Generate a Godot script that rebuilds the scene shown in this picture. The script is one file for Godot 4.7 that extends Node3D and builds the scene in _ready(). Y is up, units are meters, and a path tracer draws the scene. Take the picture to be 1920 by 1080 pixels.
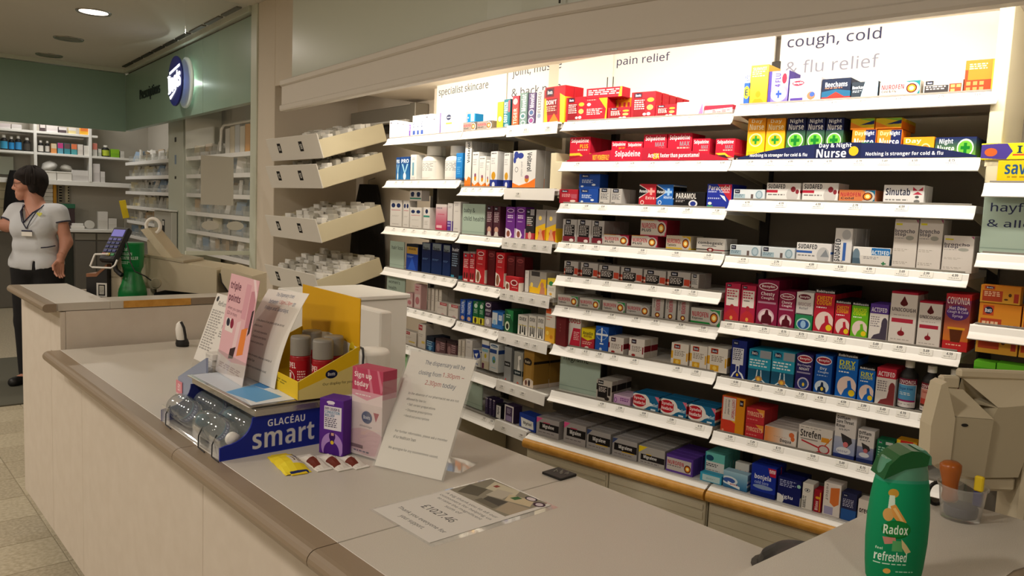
extends Node3D
# A pharmacy counter seen from the shop: wall of medicine shelves, white counters, dispensary behind glass.

var taken := {}
var mats := {}
var dz := {}
var cartons := {}
var glyphs := {}
var FM := Transform3D()
var FL := Transform3D(Basis(Vector3.UP, deg_to_rad(-11.5)), Vector3(-2.07, 0, 0.40))
var FC := Transform3D(Basis(Vector3.UP, deg_to_rad(-8)), Vector3(-2, 0, 2))
var FB := Transform3D(Basis(Vector3.UP, deg_to_rad(78.5)), FL * Vector3(-9.2, 0, 0))
var FT := Transform3D(Basis(Vector3.UP, deg_to_rad(40.3)), FC * Vector3(-1.5, 0, -0.4))
var FR := Transform3D(Basis(Vector3.UP, deg_to_rad(40.3)), FC * Vector3(1.74, 0, -0.62))
var rng := RandomNumberGenerator.new()


class B:
	var v := PackedVector3Array()
	var n := PackedVector3Array()
	var u := PackedVector2Array()
	var uvr := Rect2(0, 0, 1, 1)

	func tri(a: Vector3, b: Vector3, c: Vector3, ua := Vector2(), ub := Vector2(), uc := Vector2(), out := Vector3.ZERO):
		var nn := (b - a).cross(c - a)
		if out != Vector3.ZERO and nn.dot(out) < 0:
			tri(a, c, b, ua, uc, ub)
			return
		nn = nn.normalized()
		v.append_array([a, c, b])
		n.append_array([nn, nn, nn])
		u.append_array([ua, uc, ub])

	func quad(a: Vector3, b: Vector3, c: Vector3, d: Vector3, out := Vector3.ZERO, uv := false):
		var z := Vector2()
		if uv:  # a, b, c, d run bottom left, bottom right, top right, top left
			var p := uvr.position
			var e := uvr.end
			tri(a, b, c, Vector2(p.x, e.y), e, Vector2(e.x, p.y), out)
			tri(a, c, d, Vector2(p.x, e.y), Vector2(e.x, p.y), p, out)
		else:
			tri(a, b, c, z, z, z, out)
			tri(a, c, d, z, z, z, out)

	func sm(a: Vector3, b: Vector3, c: Vector3, na: Vector3, nb: Vector3, nc: Vector3, ua := Vector2(), ub := Vector2(), uc := Vector2()):
		if (b - a).cross(c - a).dot(na + nb + nc) < 0:
			v.append_array([a, b, c]); n.append_array([na, nb, nc]); u.append_array([ua, ub, uc])
		else:
			v.append_array([a, c, b]); n.append_array([na, nc, nb]); u.append_array([ua, uc, ub])

	func box(lo: Vector3, hi: Vector3, bv := 0.001, front := false, xf := Transform3D()):
		var c := (lo + hi) / 2
		var h := (hi - lo) / 2
		bv = minf(bv, minf(h.x, minf(h.y, h.z)) * 0.45)
		var pt := func(s: Vector3, ax: int) -> Vector3:
			var q := Vector3(s.x * (h.x - bv), s.y * (h.y - bv), s.z * (h.z - bv))
			q[ax] = s[ax] * h[ax]
			return q
		var e := uvr.grow(-0.0004)
		var put := func(ps: Array):
			var cc := Vector3.ZERO
			for p in ps:
				cc += p
			var us := []
			var face: bool = front and ps.size() == 4 and ps.all(func(p): return p.z > h.z - 0.00001)
			for p in ps:
				var ty: float = 0.5 - p.y / (2 * h.y)
				if front:
					us.append(Vector2(lerpf(e.position.x, e.end.x, 0.5 + p.x / (2 * h.x)) if face else uvr.position.x - 0.0011, lerpf(e.position.y, e.end.y, ty)))
				else:
					us.append(e.position)
			var o: Vector3 = xf.basis * cc
			var w := ps.map(func(p): return xf * (c + p))
			tri(w[0], w[1], w[2], us[0], us[1], us[2], o)
			if ps.size() == 4:
				tri(w[0], w[2], w[3], us[0], us[2], us[3], o)
		for ax in 3:
			var b1 := (ax + 1) % 3
			var b2 := (ax + 2) % 3
			for s in [-1, 1]:
				var f := []
				for k in [[-1, -1], [1, -1], [1, 1], [-1, 1]]:
					var q := Vector3()
					q[ax] = s; q[b1] = k[0]; q[b2] = k[1]
					f.append(pt.call(q, ax))
				put.call(f)
			for s in [-1, 1]:
				for t in [-1, 1]:
					var a := Vector3(); var b := Vector3()
					a[ax] = -1; b[ax] = 1
					a[b1] = s; b[b1] = s; a[b2] = t; b[b2] = t
					put.call([pt.call(a, b1), pt.call(b, b1), pt.call(b, b2), pt.call(a, b2)])
		for i in 8:
			var q := Vector3(1 if i & 1 else -1, 1 if i & 2 else -1, 1 if i & 4 else -1)
			put.call([pt.call(q, 0), pt.call(q, 1), pt.call(q, 2)])

	func cbox(x: float, y: float, z: float, w: float, h: float, d: float, bv := 0.001, front := false):  # centre x, base y, front z
		box(Vector3(x - w / 2, y, z - d), Vector3(x + w / 2, y + h, z), bv, front)

	func lathe(pf: Array, seg := 24, xf := Transform3D(), arc := TAU, a0 := 0.0, uv := false):  # pf: [r, y] up the outside
		var m := pf.size()
		var nr := []
		for i in m:
			var a: Vector2 = Vector2(pf[maxi(i - 1, 0)][0], pf[maxi(i - 1, 0)][1])
			var b: Vector2 = Vector2(pf[mini(i + 1, m - 1)][0], pf[mini(i + 1, m - 1)][1])
			var t := (b - a).normalized()
			nr.append(Vector2(t.y, -t.x))
		for j in seg:
			var t0 := a0 + arc * j / seg
			var t1 := a0 + arc * (j + 1) / seg
			for i in m - 1:
				var P := []
				var N := []
				var U := []
				for k in [[i, t0, j], [i, t1, j + 1], [i + 1, t1, j + 1], [i + 1, t0, j]]:
					var r: float = pf[k[0]][0]
					P.append(xf * Vector3(sin(k[1]) * r, pf[k[0]][1], cos(k[1]) * r))
					N.append((xf.basis * Vector3(sin(k[1]) * nr[k[0]].x, nr[k[0]].y, cos(k[1]) * nr[k[0]].x)).normalized())
					U.append(Vector2(uvr.position.x + uvr.size.x * k[2] / seg, uvr.end.y - uvr.size.y * (pf[k[0]][1] - pf[0][1]) / (pf[m - 1][1] - pf[0][1])) if uv else Vector2())
				if pf[i][0] > 0.00001:
					sm(P[0], P[1], P[2], N[0], N[1], N[2], U[0], U[1], U[2])
				if pf[i + 1][0] > 0.00001:
					sm(P[0], P[2], P[3], N[0], N[2], N[3], U[0], U[2], U[3])

	func tube(pts: Array, r: float, seg := 8, closed := false):
		var m := pts.size()
		var rings := []
		var side := Vector3.ZERO
		for i in m:
			var a: Vector3 = pts[(i - 1 + m) % m] if closed else pts[maxi(i - 1, 0)]
			var b: Vector3 = pts[(i + 1) % m] if closed else pts[mini(i + 1, m - 1)]
			var t := (b - a).normalized()
			if side == Vector3.ZERO:
				side = t.cross(Vector3.UP if absf(t.y) < 0.9 else Vector3.RIGHT).normalized()
			side = (side - t * side.dot(t)).normalized()
			var o := t.cross(side)
			var ring := []
			for k in seg:
				ring.append(side * cos(TAU * k / seg) + o * sin(TAU * k / seg))
			rings.append(ring)
		for i in (m if closed else m - 1):
			var i2 := (i + 1) % m
			for k in seg:
				var k2 := (k + 1) % seg
				var p: Vector3 = pts[i]; var q: Vector3 = pts[i2]
				var A: Vector3 = rings[i][k]; var C: Vector3 = rings[i][k2]; var D: Vector3 = rings[i2][k2]; var E: Vector3 = rings[i2][k]
				sm(p + A * r, p + C * r, q + D * r, A, C, D)
				sm(p + A * r, q + D * r, q + E * r, A, D, E)
		if not closed:
			for e in [[0, -1], [m - 1, 1]]:
				var c: Vector3 = pts[e[0]]
				for k in seg:
					tri(c, c + rings[e[0]][k] * r, c + rings[e[0]][(k + 1) % seg] * r, Vector2(), Vector2(), Vector2(), (c - pts[1 if e[0] == 0 else m - 2]))

	func prism(poly: Array, z0: float, z1: float, xf := Transform3D(), front := false):  # outline in x, y, extruded along z
		var pp := PackedVector2Array(poly)
		var mn := Vector2(1e9, 1e9); var mx := -mn
		for p in pp:
			mn = mn.min(p); mx = mx.max(p)
		var um := func(p: Vector2) -> Vector2:
			return Vector2(lerpf(uvr.position.x, uvr.end.x, (p.x - mn.x) / (mx.x - mn.x)), lerpf(uvr.end.y, uvr.position.y, (p.y - mn.y) / (mx.y - mn.y))) if front else Vector2()
		var ix := Geometry2D.triangulate_polygon(pp)
		for i in range(0, ix.size(), 3):
			var a := pp[ix[i]]; var b := pp[ix[i + 1]]; var c := pp[ix[i + 2]]
			tri(xf * Vector3(a.x, a.y, z1), xf * Vector3(b.x, b.y, z1), xf * Vector3(c.x, c.y, z1), um.call(a), um.call(b), um.call(c), xf.basis.z * (z1 - z0))
			tri(xf * Vector3(a.x, a.y, z0), xf * Vector3(b.x, b.y, z0), xf * Vector3(c.x, c.y, z0), um.call(a), um.call(a), um.call(a), xf.basis.z * (z0 - z1))
		for i in pp.size():
			var a := pp[i]; var b := pp[(i + 1) % pp.size()]
			var o := Vector3(b.y - a.y, a.x - b.x, 0)
			var sgn := 1.0 if _area(pp) > 0 else -1.0
			var ua: Vector2 = um.call(a)
			var A := xf * Vector3(a.x, a.y, z0); var Bq := xf * Vector3(b.x, b.y, z0); var C := xf * Vector3(b.x, b.y, z1); var D := xf * Vector3(a.x, a.y, z1)
			tri(A, Bq, C, ua, ua, ua, xf.basis * (o * sgn)); tri(A, C, D, ua, ua, ua, xf.basis * (o * sgn))

	func _area(pp: PackedVector2Array) -> float:
		var s := 0.0
		for i in pp.size():
			s += pp[i].cross(pp[(i + 1) % pp.size()])
		return s

	func sheet(rows: Array, th: float, uv := false):  # rows of [left, right] points, bottom to top, given a thickness
		var m := rows.size()
		for i in m - 1:
			var a: Vector3 = rows[i][0]; var b: Vector3 = rows[i][1]; var c: Vector3 = rows[i + 1][1]; var d: Vector3 = rows[i + 1][0]
			var nn := (b - a).cross(d - a).normalized() * th
			var k := uvr
			var y0 := lerpf(k.end.y, k.position.y, float(i) / (m - 1)); var y1 := lerpf(k.end.y, k.position.y, float(i + 1) / (m - 1))
			if uv:
				tri(a, b, c, Vector2(k.position.x, y0), Vector2(k.end.x, y0), Vector2(k.end.x, y1), nn)
				tri(a, c, d, Vector2(k.position.x, y0), Vector2(k.end.x, y1), Vector2(k.position.x, y1), nn)
			else:
				quad(a, b, c, d, nn)
			var w := Vector2(k.position.x, k.position.y) + k.size * 0.004
			for s in [[a, b, c], [a, c, d]]:
				tri(s[0] - nn, s[1] - nn, s[2] - nn, w, w, w, -nn)
			tri(a, a - nn, d - nn, w, w, w, a - b); tri(a, d - nn, d, w, w, w, a - b)
			tri(b, b - nn, c - nn, w, w, w, b - a); tri(b, c - nn, c, w, w, w, b - a)
			if i == 0:
				tri(a, b, b - nn, w, w, w, a - d); tri(a, b - nn, a - nn, w, w, w, a - d)
			if i == m - 2:
				tri(d, c, c - nn, w, w, w, d - a); tri(d, c - nn, d - nn, w, w, w, d - a)

	func mesh() -> ArrayMesh:
		var arr := []
		arr.resize(Mesh.ARRAY_MAX)
		arr[Mesh.ARRAY_VERTEX] = v
		arr[Mesh.ARRAY_NORMAL] = n
		arr[Mesh.ARRAY_TEX_UV] = u
		var m := ArrayMesh.new()
		m.add_surface_from_arrays(Mesh.PRIMITIVE_TRIANGLES, arr)
		return m


# ---------- naming and placing
func numbered(s: String) -> String:
	if not taken.has(s):
		taken[s] = 0
		return s
	taken[s] += 1
	return "%s_%03d" % [s, taken[s]]

func obj(called: String, b, mat: Material, parent: Node = null, at := Vector3.ZERO, turn := 0.0) -> MeshInstance3D:
	var o := MeshInstance3D.new()
	o.mesh = b.mesh() if b is B else b
	o.material_override = mat
	o.position = at
	o.rotation.y = turn
	if parent:
		o.name = called
		parent.add_child(o, true)
	else:
		o.name = numbered(called)
		add_child(o)
	return o

func tag(o: Node, label: String, category: String, group := "") -> Node:
	o.set_meta("label", label)
	o.set_meta("category", category)
	if group:
		o.set_meta("group", group)
	return o

func thing(called: String, label: String, category: String, fr := Transform3D(), at := Vector3.ZERO, group := "", turn := 0.0) -> Node3D:
	var o := Node3D.new()
	o.name = numbered(called)
	add_child(o)
	o.transform = fr * Transform3D(Basis(Vector3.UP, turn), at)
	tag(o, label, category, group)
	return o

func one(called: String, label: String, category: String, b, mat: Material, fr := Transform3D(), at := Vector3.ZERO, group := "") -> MeshInstance3D:
	var o := obj(called, b, mat)
	o.transform = fr * Transform3D(Basis(), at)
	tag(o, label, category, group)
	return o

func struct(called: String, b, mat: Material, fr := Transform3D(), at := Vector3.ZERO) -> MeshInstance3D:
	var o := obj(called, b, mat)
	o.transform = fr * Transform3D(Basis(), at)
	o.set_meta("kind", "structure")
	return o

func mk(lo: Vector3, hi: Vector3, bv := 0.002) -> B:
	var b := B.new()
	b.box(lo, hi, bv)
	return b

# ---------- materials
func mat(called: String, hex: String, rough := 0.6, metal := 0.0) -> StandardMaterial3D:
	if mats.has(called):
		return mats[called]
	var m := StandardMaterial3D.new()
	m.resource_name = called
	m.albedo_color = Color(hex)
	m.roughness = rough
	m.metallic = metal
	mats[called] = m
	return m

func speckle(m: StandardMaterial3D, freq: float, c0: String, c1: String, scale: float, seed_ := 1):
	var t := NoiseTexture2D.new()
	t.width = 256; t.height = 256; t.seamless = true
	var nz := FastNoiseLite.new()
	nz.seed = seed_; nz.frequency = freq; nz.fractal_octaves = 4
	t.noise = nz
	var g := Gradient.new()
	g.set_color(0, Color(c0)); g.set_color(1, Color(c1))
	t.color_ramp = g
	m.albedo_texture = t
	m.albedo_color = Color.WHITE
	m.uv1_triplanar = true
	m.uv1_world_triplanar = true
	m.uv1_scale = Vector3.ONE * scale

func glass(called: String, hex: String, a: float, rough := 0.04) -> StandardMaterial3D:
	var m := mat(called, hex, rough)
	m.transparency = BaseMaterial3D.TRANSPARENCY_ALPHA
	m.albedo_color.a = a
	return m

func glow(called: String, hex: String, e: float) -> StandardMaterial3D:
	var m := mat(called, hex, 0.5)
	m.emission_enabled = true
	m.emission = Color(hex)
	m.emission_energy_multiplier = e
	return m

# ---------- print: flat lettering and pictures on packs and signs, painted into atlases
func word(s: String, kind: String) -> Image:
	var f := SystemFont.new()
	f.font_names = PackedStringArray(["Droid Serif" if kind == "s" else "Droid Sans"])
	f.font_weight = 400 if kind == "n" else 700
	var ts := TextServerManager.get_primary_interface()
	var sh := ts.create_shaped_text()
	ts.shaped_text_add_string(sh, s, f.get_rids(), 44)
	ts.shaped_text_shape(sh)
	var im := Image.create_empty(int(ts.shaped_text_get_size(sh).x) + 16, 80, false, Image.FORMAT_RGBA8)
	var x := 6.0
	var sz := Vector2i(44, 0)
	for g in ts.shaped_text_get_glyphs(sh):
		var rid: RID = g.font_rid
		if rid.is_valid():
			var key := "%s%d" % [kind, g.index]
			if not glyphs.has(key):
				ts.font_render_glyph(rid, sz, g.index)
				var r := ts.font_get_glyph_uv_rect(rid, sz, g.index)
				var gi: Image = null
				if r.size.x > 0:
					gi = ts.font_get_texture_image(rid, sz, ts.font_get_glyph_texture_idx(rid, sz, g.index)).get_region(Rect2i(r))
					gi.convert(Image.FORMAT_RGBA8)
				glyphs[key] = [gi, ts.font_get_glyph_offset(rid, sz, g.index)]
			var e: Array = glyphs[key]
			if e[0]:
				im.blend_rect(e[0], Rect2i(Vector2i.ZERO, e[0].get_size()), Vector2i(Vector2(x + g.offset.x, 52 + g.offset.y) + e[1]))
		x += g.advance
	ts.free_rid(sh)
	var ur := im.get_used_rect()
	return im.get_region(ur) if ur.size.x > 0 else im

func stamp(im: Image, r: Rect2i, s: String, kind: String, col: Color):
	if r.size.x < 1 or r.size.y < 1:
		return
	var w := word(s, kind if kind in ["n", "s"] else "t")
	if kind == "v":
		w.rotate_90(CLOCKWISE)
	elif kind == "V":
		w.rotate_90(COUNTERCLOCKWISE)
	w.resize(r.size.x, r.size.y, Image.INTERPOLATE_LANCZOS if r.size.x * 2 > w.get_width() else Image.INTERPOLATE_BILINEAR)
	var data := w.get_data()
	var cr := col.r8; var cg := col.g8; var cb := col.b8
	for i in range(0, data.size(), 4):
		data[i] = cr; data[i + 1] = cg; data[i + 2] = cb
	w = Image.create_from_data(r.size.x, r.size.y, false, Image.FORMAT_RGBA8, data)
	im.blend_rect(w, Rect2i(Vector2i.ZERO, r.size), r.position)

func spans(im: Image, pts: PackedVector2Array, col: Color, clip: Rect2i):
	var y0 := 1e9; var y1 := -1e9
	for p in pts:
		y0 = minf(y0, p.y); y1 = maxf(y1, p.y)
	for y in range(maxi(int(y0), clip.position.y), mini(int(ceil(y1)), clip.end.y)):
		var xs := []
		for i in pts.size():
			var a := pts[i]; var b := pts[(i + 1) % pts.size()]
			if (a.y <= y + 0.5) != (b.y <= y + 0.5):
				xs.append(a.x + (y + 0.5 - a.y) / (b.y - a.y) * (b.x - a.x))
		xs.sort()
		for i in range(0, xs.size() - 1, 2):
			var xa := maxi(roundi(xs[i]), clip.position.x); var xb := mini(roundi(xs[i + 1]), clip.end.x)
			if xb > xa:
				im.fill_rect(Rect2i(xa, y, xb - xa, 1), col)

func ell(c: Vector2, r: Vector2) -> PackedVector2Array:
	var p := PackedVector2Array()
	for i in 40:
		p.append(c + Vector2(cos(TAU * i / 40), sin(TAU * i / 40)) * r)
	return p

func paint(im: Image, cell: Rect2i, ops: String):
	var W := float(cell.size.x); var H := float(cell.size.y)
	var o := Vector2(cell.position)
	var clip := cell
	for raw in ops.split(";", false):
		var t := raw.split(" ", false)
		var k := t[0]
		if k == "b":
			im.fill_rect(cell.grow(1), Color(t[1]))
		elif k == "g" and t.size() > 2:
			for y in range(-1, cell.size.y + 1):
				im.fill_rect(Rect2i(cell.position.x - 1, cell.position.y + y, cell.size.x + 2, 1), Color(t[1]).lerp(Color(t[2]), clampf(y / H, 0, 1)))
		elif k == "p":
			var pts := PackedVector2Array()
			for i in range(2, t.size() - 1, 2):
				pts.append(o + Vector2(float(t[i]) * W, float(t[i + 1]) * H))
			spans(im, pts, Color(t[1]), clip)
		elif t.size() >= 6:
			var rf := Rect2(o.x + float(t[1]) * W, o.y + float(t[2]) * H, float(t[3]) * W, float(t[4]) * H)
			var r := Rect2i(roundi(rf.position.x), roundi(rf.position.y), maxi(1, roundi(rf.size.x)), maxi(1, roundi(rf.size.y)))
			var c := Color(t[5])
			match k:
				"r": im.fill_rect(r.intersection(clip), c)
				"e": spans(im, ell(rf.get_center(), rf.size / 2), c, clip)
				"o":
					var th := float(t[6]) * rf.size.x
					var outer := ell(rf.get_center(), rf.size / 2); var inner := ell(rf.get_center(), rf.size / 2 - Vector2(th, th))
					for i in 40:
						spans(im, PackedVector2Array([outer[i], outer[(i + 1) % 40], inner[(i + 1) % 40], inner[i]]), c, clip)
				"x":
					im.fill_rect(Rect2i(r.position.x + r.size.x / 3, r.position.y, r.size.x / 3, r.size.y).intersection(clip), c)
					im.fill_rect(Rect2i(r.position.x, r.position.y + r.size.y / 3, r.size.x, r.size.y / 3).intersection(clip), c)
				"H":
					for x in r.size.x:
						im.fill_rect(Rect2i(r.position.x + x, r.position.y, 1, r.size.y).intersection(clip), c.lerp(Color(t[6]), float(x) / r.size.x))
				"l":
					var nn := int(t[6])
					for i in nn:
						var h := r.size.y / (nn * 1.8)
						var x := 0.0
						while x < r.size.x * (1.0 if i % 2 == 0 else 0.8):
							var w := minf(rng.randf_range(0.08, 0.24) * r.size.x + 1, r.size.x - x)
							im.fill_rect(Rect2i(int(r.position.x + x), int(r.position.y + i * h * 1.8), maxi(1, int(w)), maxi(1, int(h))).intersection(clip), c)
							x += w + r.size.x * 0.04 + 1
				_: stamp(im, r, " ".join(t.slice(6)), k, c)

func make_prints(list: String, side: int, called: String):
	var jobs := []
	for line in list.split("\n", false):
		var f := line.split("|")
		if f.size() < 4:
			continue
		jobs.append([f[0].strip_edges(), maxi(10, int(f[1])), maxi(10, int(f[2])), f[3]])
	jobs.sort_custom(func(a, b): return a[2] > b[2])
	var im := Image.create_empty(side, side, false, Image.FORMAT_RGBA8)
	im.fill(Color(0.8, 0.8, 0.8))
	var m := mat(called, "ffffff", 0.55)
	m.metallic_specular = 0.3
	var x := 3; var y := 3; var rowh := 0
	for j in jobs:
		if x + j[1] + 9 > side:
			x = 3; y += rowh + 5; rowh = 0
		var cell := Rect2i(x + 4, y, j[1], j[2])
		rng.seed = hash(j[0])
		paint(im, cell, j[3])
		for yy in j[2]:  # a strip beside the print that colours the other faces
			im.fill_rect(Rect2i(x, y + yy, 4, 1), im.get_pixel(x + 6, y + yy))
		var sat: int = j[3].find(";S ")
		if sat >= 0:
			im.fill_rect(Rect2i(x, y, 4, j[2]), Color(j[3].substr(sat + 3, 6)))
		dz[j[0]] = [m, Rect2(Vector2(cell.position) / side, Vector2(cell.size) / side)]
		x += j[1] + 9
		rowh = maxi(rowh, j[2])
	if y + rowh > side:
		push_error("atlas full " + called)
	m.albedo_texture = ImageTexture.create_from_image(im)

func pb(des: String) -> B:
	var b := B.new()
	b.uvr = dz[des][1]
	return b

func carton(w: float, h: float, d: float, des: String) -> ArrayMesh:
	var key := "%s %.3f %.3f %.3f" % [des, w, h, d]
	if not cartons.has(key):
		var b := pb(des)
		b.box(Vector3(-w / 2, 0, -d), Vector3(w / 2, h, 0), 0.0009, true)
		cartons[key] = b.mesh()
	return cartons[key]

func _ready():
	rng.seed = 7
	# camera
	var cam := Camera3D.new()
	cam.name = "camera"
	cam.transform = Transform3D(Basis(Vector3(0.76064, 0.04235, -0.64779), Vector3(-0.09677, 0.99412, -0.04864), Vector3(0.64192, 0.09968, 0.76026)).orthonormalized(), Vector3(0, 1.52, 2.988))
	cam.fov = 40.595
	cam.near = 0.05
	add_child(cam)
	# environment: a closed room, lit only by its lamps
	var we := WorldEnvironment.new()
	we.name = "environment"
	var e := Environment.new()
	e.background_mode = Environment.BG_COLOR
	e.background_color = Color(0, 0, 0)
	e.tonemap_mode = Environment.TONE_MAPPER_LINEAR
	e.tonemap_exposure = 1.0
	e.sdfgi_enabled = true
	e.ssao_enabled = true
	e.ssil_enabled = true
	we.environment = e
	add_child(we)
	# large lights: the fluorescent tubes behind the pelmet and the downlights of the shop
	area("pelmet_tube_light", Vector2(2.0, 0.04), Vector3(-0.95, 2.105, 0.655), 0.0, "fff6e6", E_PEL, 42.0)
	area("pelmet_tube_light", Vector2(1.6, 0.04), Vector3(-3.02, 2.105, 0.43), -13.5, "fff2de", E_PEL * 0.8, 42.0)
	materials()
	paint_all()
	room()
	ceiling_lights()
	pelmet()
	shelving()
	stock()
	alcove()
	counters()
	display_goods()
	till_goods()
	near_goods()
	dispensary()
	staff()


const E_PEL := 1.35
const E_DOWN := 2.15

func area(called: String, size: Vector2, at: Vector3, yaw: float, hex: String, energy: float, tilt := 90.0):
	var l := AreaLight3D.new()
	l.name = numbered(called)
	l.area_size = size
	l.area_range = 12.0
	l.area_attenuation = 2.0
	l.light_color = Color(hex)
	l.light_energy = energy
	l.shadow_enabled = true
	l.transform = Transform3D(Basis(Vector3.UP, deg_to_rad(yaw)) * Basis(Vector3.RIGHT, deg_to_rad(-tilt)), at)
	add_child(l)


func materials():
	speckle(mat("laminate", "c8c2b8", 0.38), 0.25, "b9b2a6", "d2ccc2", 9.0, 3)
	speckle(mat("counter_panel", "cabdab", 0.55), 0.02, "cfc4b6", "d6ccbf", 2.0, 5)
	speckle(mat("tile", "b9b09c", 0.5), 0.06, "978b74", "c0b59c", 3.0, 8)
	speckle(mat("tile_pale", "c6bda8", 0.5), 0.06, "a4987f", "c6bca4", 2.6, 9)
	mat("grout", "6e6450", 0.9)
	mat("mat_rib", "565448", 0.95)
	mat("edge_trim", "8d7c68", 0.35)
	mat("cream_wall", "dacfbf", 0.8)
	mat("pelmet_white", "d9d2c8", 0.6)
	mat("ceiling_white", "dcd7cd", 0.9)
	mat("fascia_green", "88a492", 0.34)
	mat("panel_grey", "c6cbbd", 0.3)
	mat("frame_white", "cfd4c4", 0.4)
	mat("white_metal", "e8e6e0", 0.4)
	mat("rail_white", "f0eeea", 0.35)
	mat("back_panel", "8a8276", 0.75)
	mat("strip_grey", "8f8a82", 0.4)
	mat("post_dark", "2c2926", 0.6)
	mat("cream_plastic", "ddd3b4", 0.45)
	mat("cabinet_cream", "cdc5ae", 0.5)
	speckle(mat("bullnose_wood", "c8943c", 0.35), 0.03, "b8822e", "d39c48", 3.0, 12)
	mat("black", "141212", 0.55)
	mat("black_cloth", "100e10", 0.95)
	mat("grey_metal", "9a958a", 0.35, 0.4)
	mat("dark_metal", "3a362f", 0.5, 0.3)
	mat("white_plain", "e6e2da", 0.55)
	mat("packet_white", "ece9e2", 0.6)
	mat("packet_grey", "bdb9ae", 0.6)
	mat("packet_cream", "cfc6a8", 0.6)
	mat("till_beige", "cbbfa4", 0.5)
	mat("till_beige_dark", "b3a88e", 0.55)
	mat("pot_green", "0d7a3a", 0.35)
	mat("navy", "1a2470", 0.45)
	mat("yellow", "e8c81e", 0.5)
	glass("pane_glass", "dfe8e2", 0.06, 0.02)
	glass("acrylic", "e8ecec", 0.07, 0.03)
	glass("tub_plastic", "d8dad4", 0.16, 0.1)
	glass("bottle_clear", "9aa4a6", 0.26, 0.03)
	mat("chrome", "b8b4ac", 0.2, 0.8)
	mat("purple_sign", "8f8cab", 0.4)


func room():
	var tl: StandardMaterial3D = mats["tile"]
	var fl := struct("floor", mk(Vector3(-13, -0.2, -5), Vector3(4, -0.006, 7)), mats["grout"])
	# vinyl tiles, as far as they can be told apart
	var tm := mk(Vector3(-0.148, -0.006, -0.148), Vector3(0.148, 0.0, 0.148), 0.0015).mesh()
	for i in 16:
		for j in 9:
			var at := FC * Vector3(-2.42 + 0.3 * (i - 8), 0, 0.12 + 0.3 * (j - 2))
			var t := obj("tile", tm, mats["tile"] if (i * 7 + j * 3) % 5 < 3 else mats["tile_pale"], fl, at, deg_to_rad(-8))
			t.set_meta("kind", "structure")
	var rest := B.new()
	rest.box(Vector3(-13, -0.01, -5), Vector3(4, -0.0055, 7), 0.001)
	obj("tile_bed", rest, tl, fl)
	struct("ceiling", mk(Vector3(-13, 2.95, -5), Vector3(4, 3.1, 7)), mats["ceiling_white"])
	struct("wall_back", mk(Vector3(-2.35, 0, -0.1), Vector3(4, 2.95, 0.0)), mats["cream_wall"])
	struct("wall_left_bay", mk(Vector3(-1.45, 0, -0.52), Vector3(0.0, 2.95, -0.41)), mats["cream_wall"], FL)
	struct("wall_alcove_back", mk(Vector3(-2.96, 0, -0.75), Vector3(-1.40, 2.95, -0.65)), mats["cream_wall"], FL)
	struct("wall_alcove_side", mk(Vector3(-1.47, 0, -0.66), Vector3(-1.37, 2.95, -0.40)), mats["cream_wall"], FL)
	struct("wall_pillar", mk(Vector3(-3.28, 0, -0.72), Vector3(-2.95, 2.95, 0.0), 0.004), mats["cream_wall"], FL)
	struct("wall_bulkhead", mk(Vector3(-2.95, 2.32, -0.6), Vector3(-2.6, 2.95, -0.002)), mats["cream_wall"], FL)
	struct("trim_pillar_frame", mk(Vector3(-3.4, 0, -0.1), Vector3(-3.28, 2.95, 0.012), 0.004), mats["frame_white"], FL)
	# outer walls of the shop, out of view
	struct("wall_shop_front", mk(Vector3(-13, 0, 6.9), Vector3(4, 2.95, 7.05)), mats["cream_wall"])
	struct("wall_shop_right", mk(Vector3(3.9, 0, -0.1), Vector3(4.05, 2.95, 7)), mats["cream_wall"])
	struct("wall_shop_left", mk(Vector3(-13.1, 0, -5), Vector3(-12.95, 2.95, 7)), mats["cream_wall"])
	struct("wall_far", mk(Vector3(-13, 0, -5.1), Vector3(4, 2.95, -4.95)), mats["cream_wall"])


func ceiling_lights():
	var spots := [[-6.74, 0.32, true], [-8.12, 0.0, false], [-9.3, -0.24, false], [-3.6, 3.4, true], [-1.2, 3.6, true], [-5.6, 3.2, true], [-1.6, 5.4, true], [1.4, 4.0, true], [-4.2, 5.2, true], [-7.6, 3.0, true]]
	var nm := ["lit round downlight nearest the logo sign", "unlit round downlight, middle of three in a row", "unlit round downlight farthest along the ceiling"]
	for i in spots.size():
		var s: Array = spots[i]
		var p := Vector3(s[0], 2.95, s[1])
		var o := thing("ceiling_downlight", (nm[i] + " set in the white ceiling") if i < 3 else ("round ceiling downlight over the %s" % (["shop floor near the left", "shop floor in the middle", "shop floor far left", "rear shop floor in the middle", "shop floor on the right", "rear shop floor on the left", "shop floor by the left fascia"][i - 3])), "light", Transform3D(), p, "" if i < 3 else "downlights over the shop floor")
		var rim := B.new()
		rim.lathe([[0.105, -0.004], [0.125, -0.010], [0.13, 0.0]], 28)
		obj("rim", rim, mats["chrome"], o)
		var dsk := B.new()
		dsk.lathe([[0.0, -0.002], [0.107, -0.003]], 28)
		obj("lamp_disc", dsk, glow("lamp_lit", "fff2e0", 4.0) if s[2] else mats["grey_metal"], o)
		if s[2]:
			area("downlight_light", Vector2(0.2, 0.2), p - Vector3(0, 0.03, 0), 0.0, "fff4e6", E_DOWN * (0.5 if i == 0 else (1.8 if s[0] < -5.0 else 1.0)))


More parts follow.
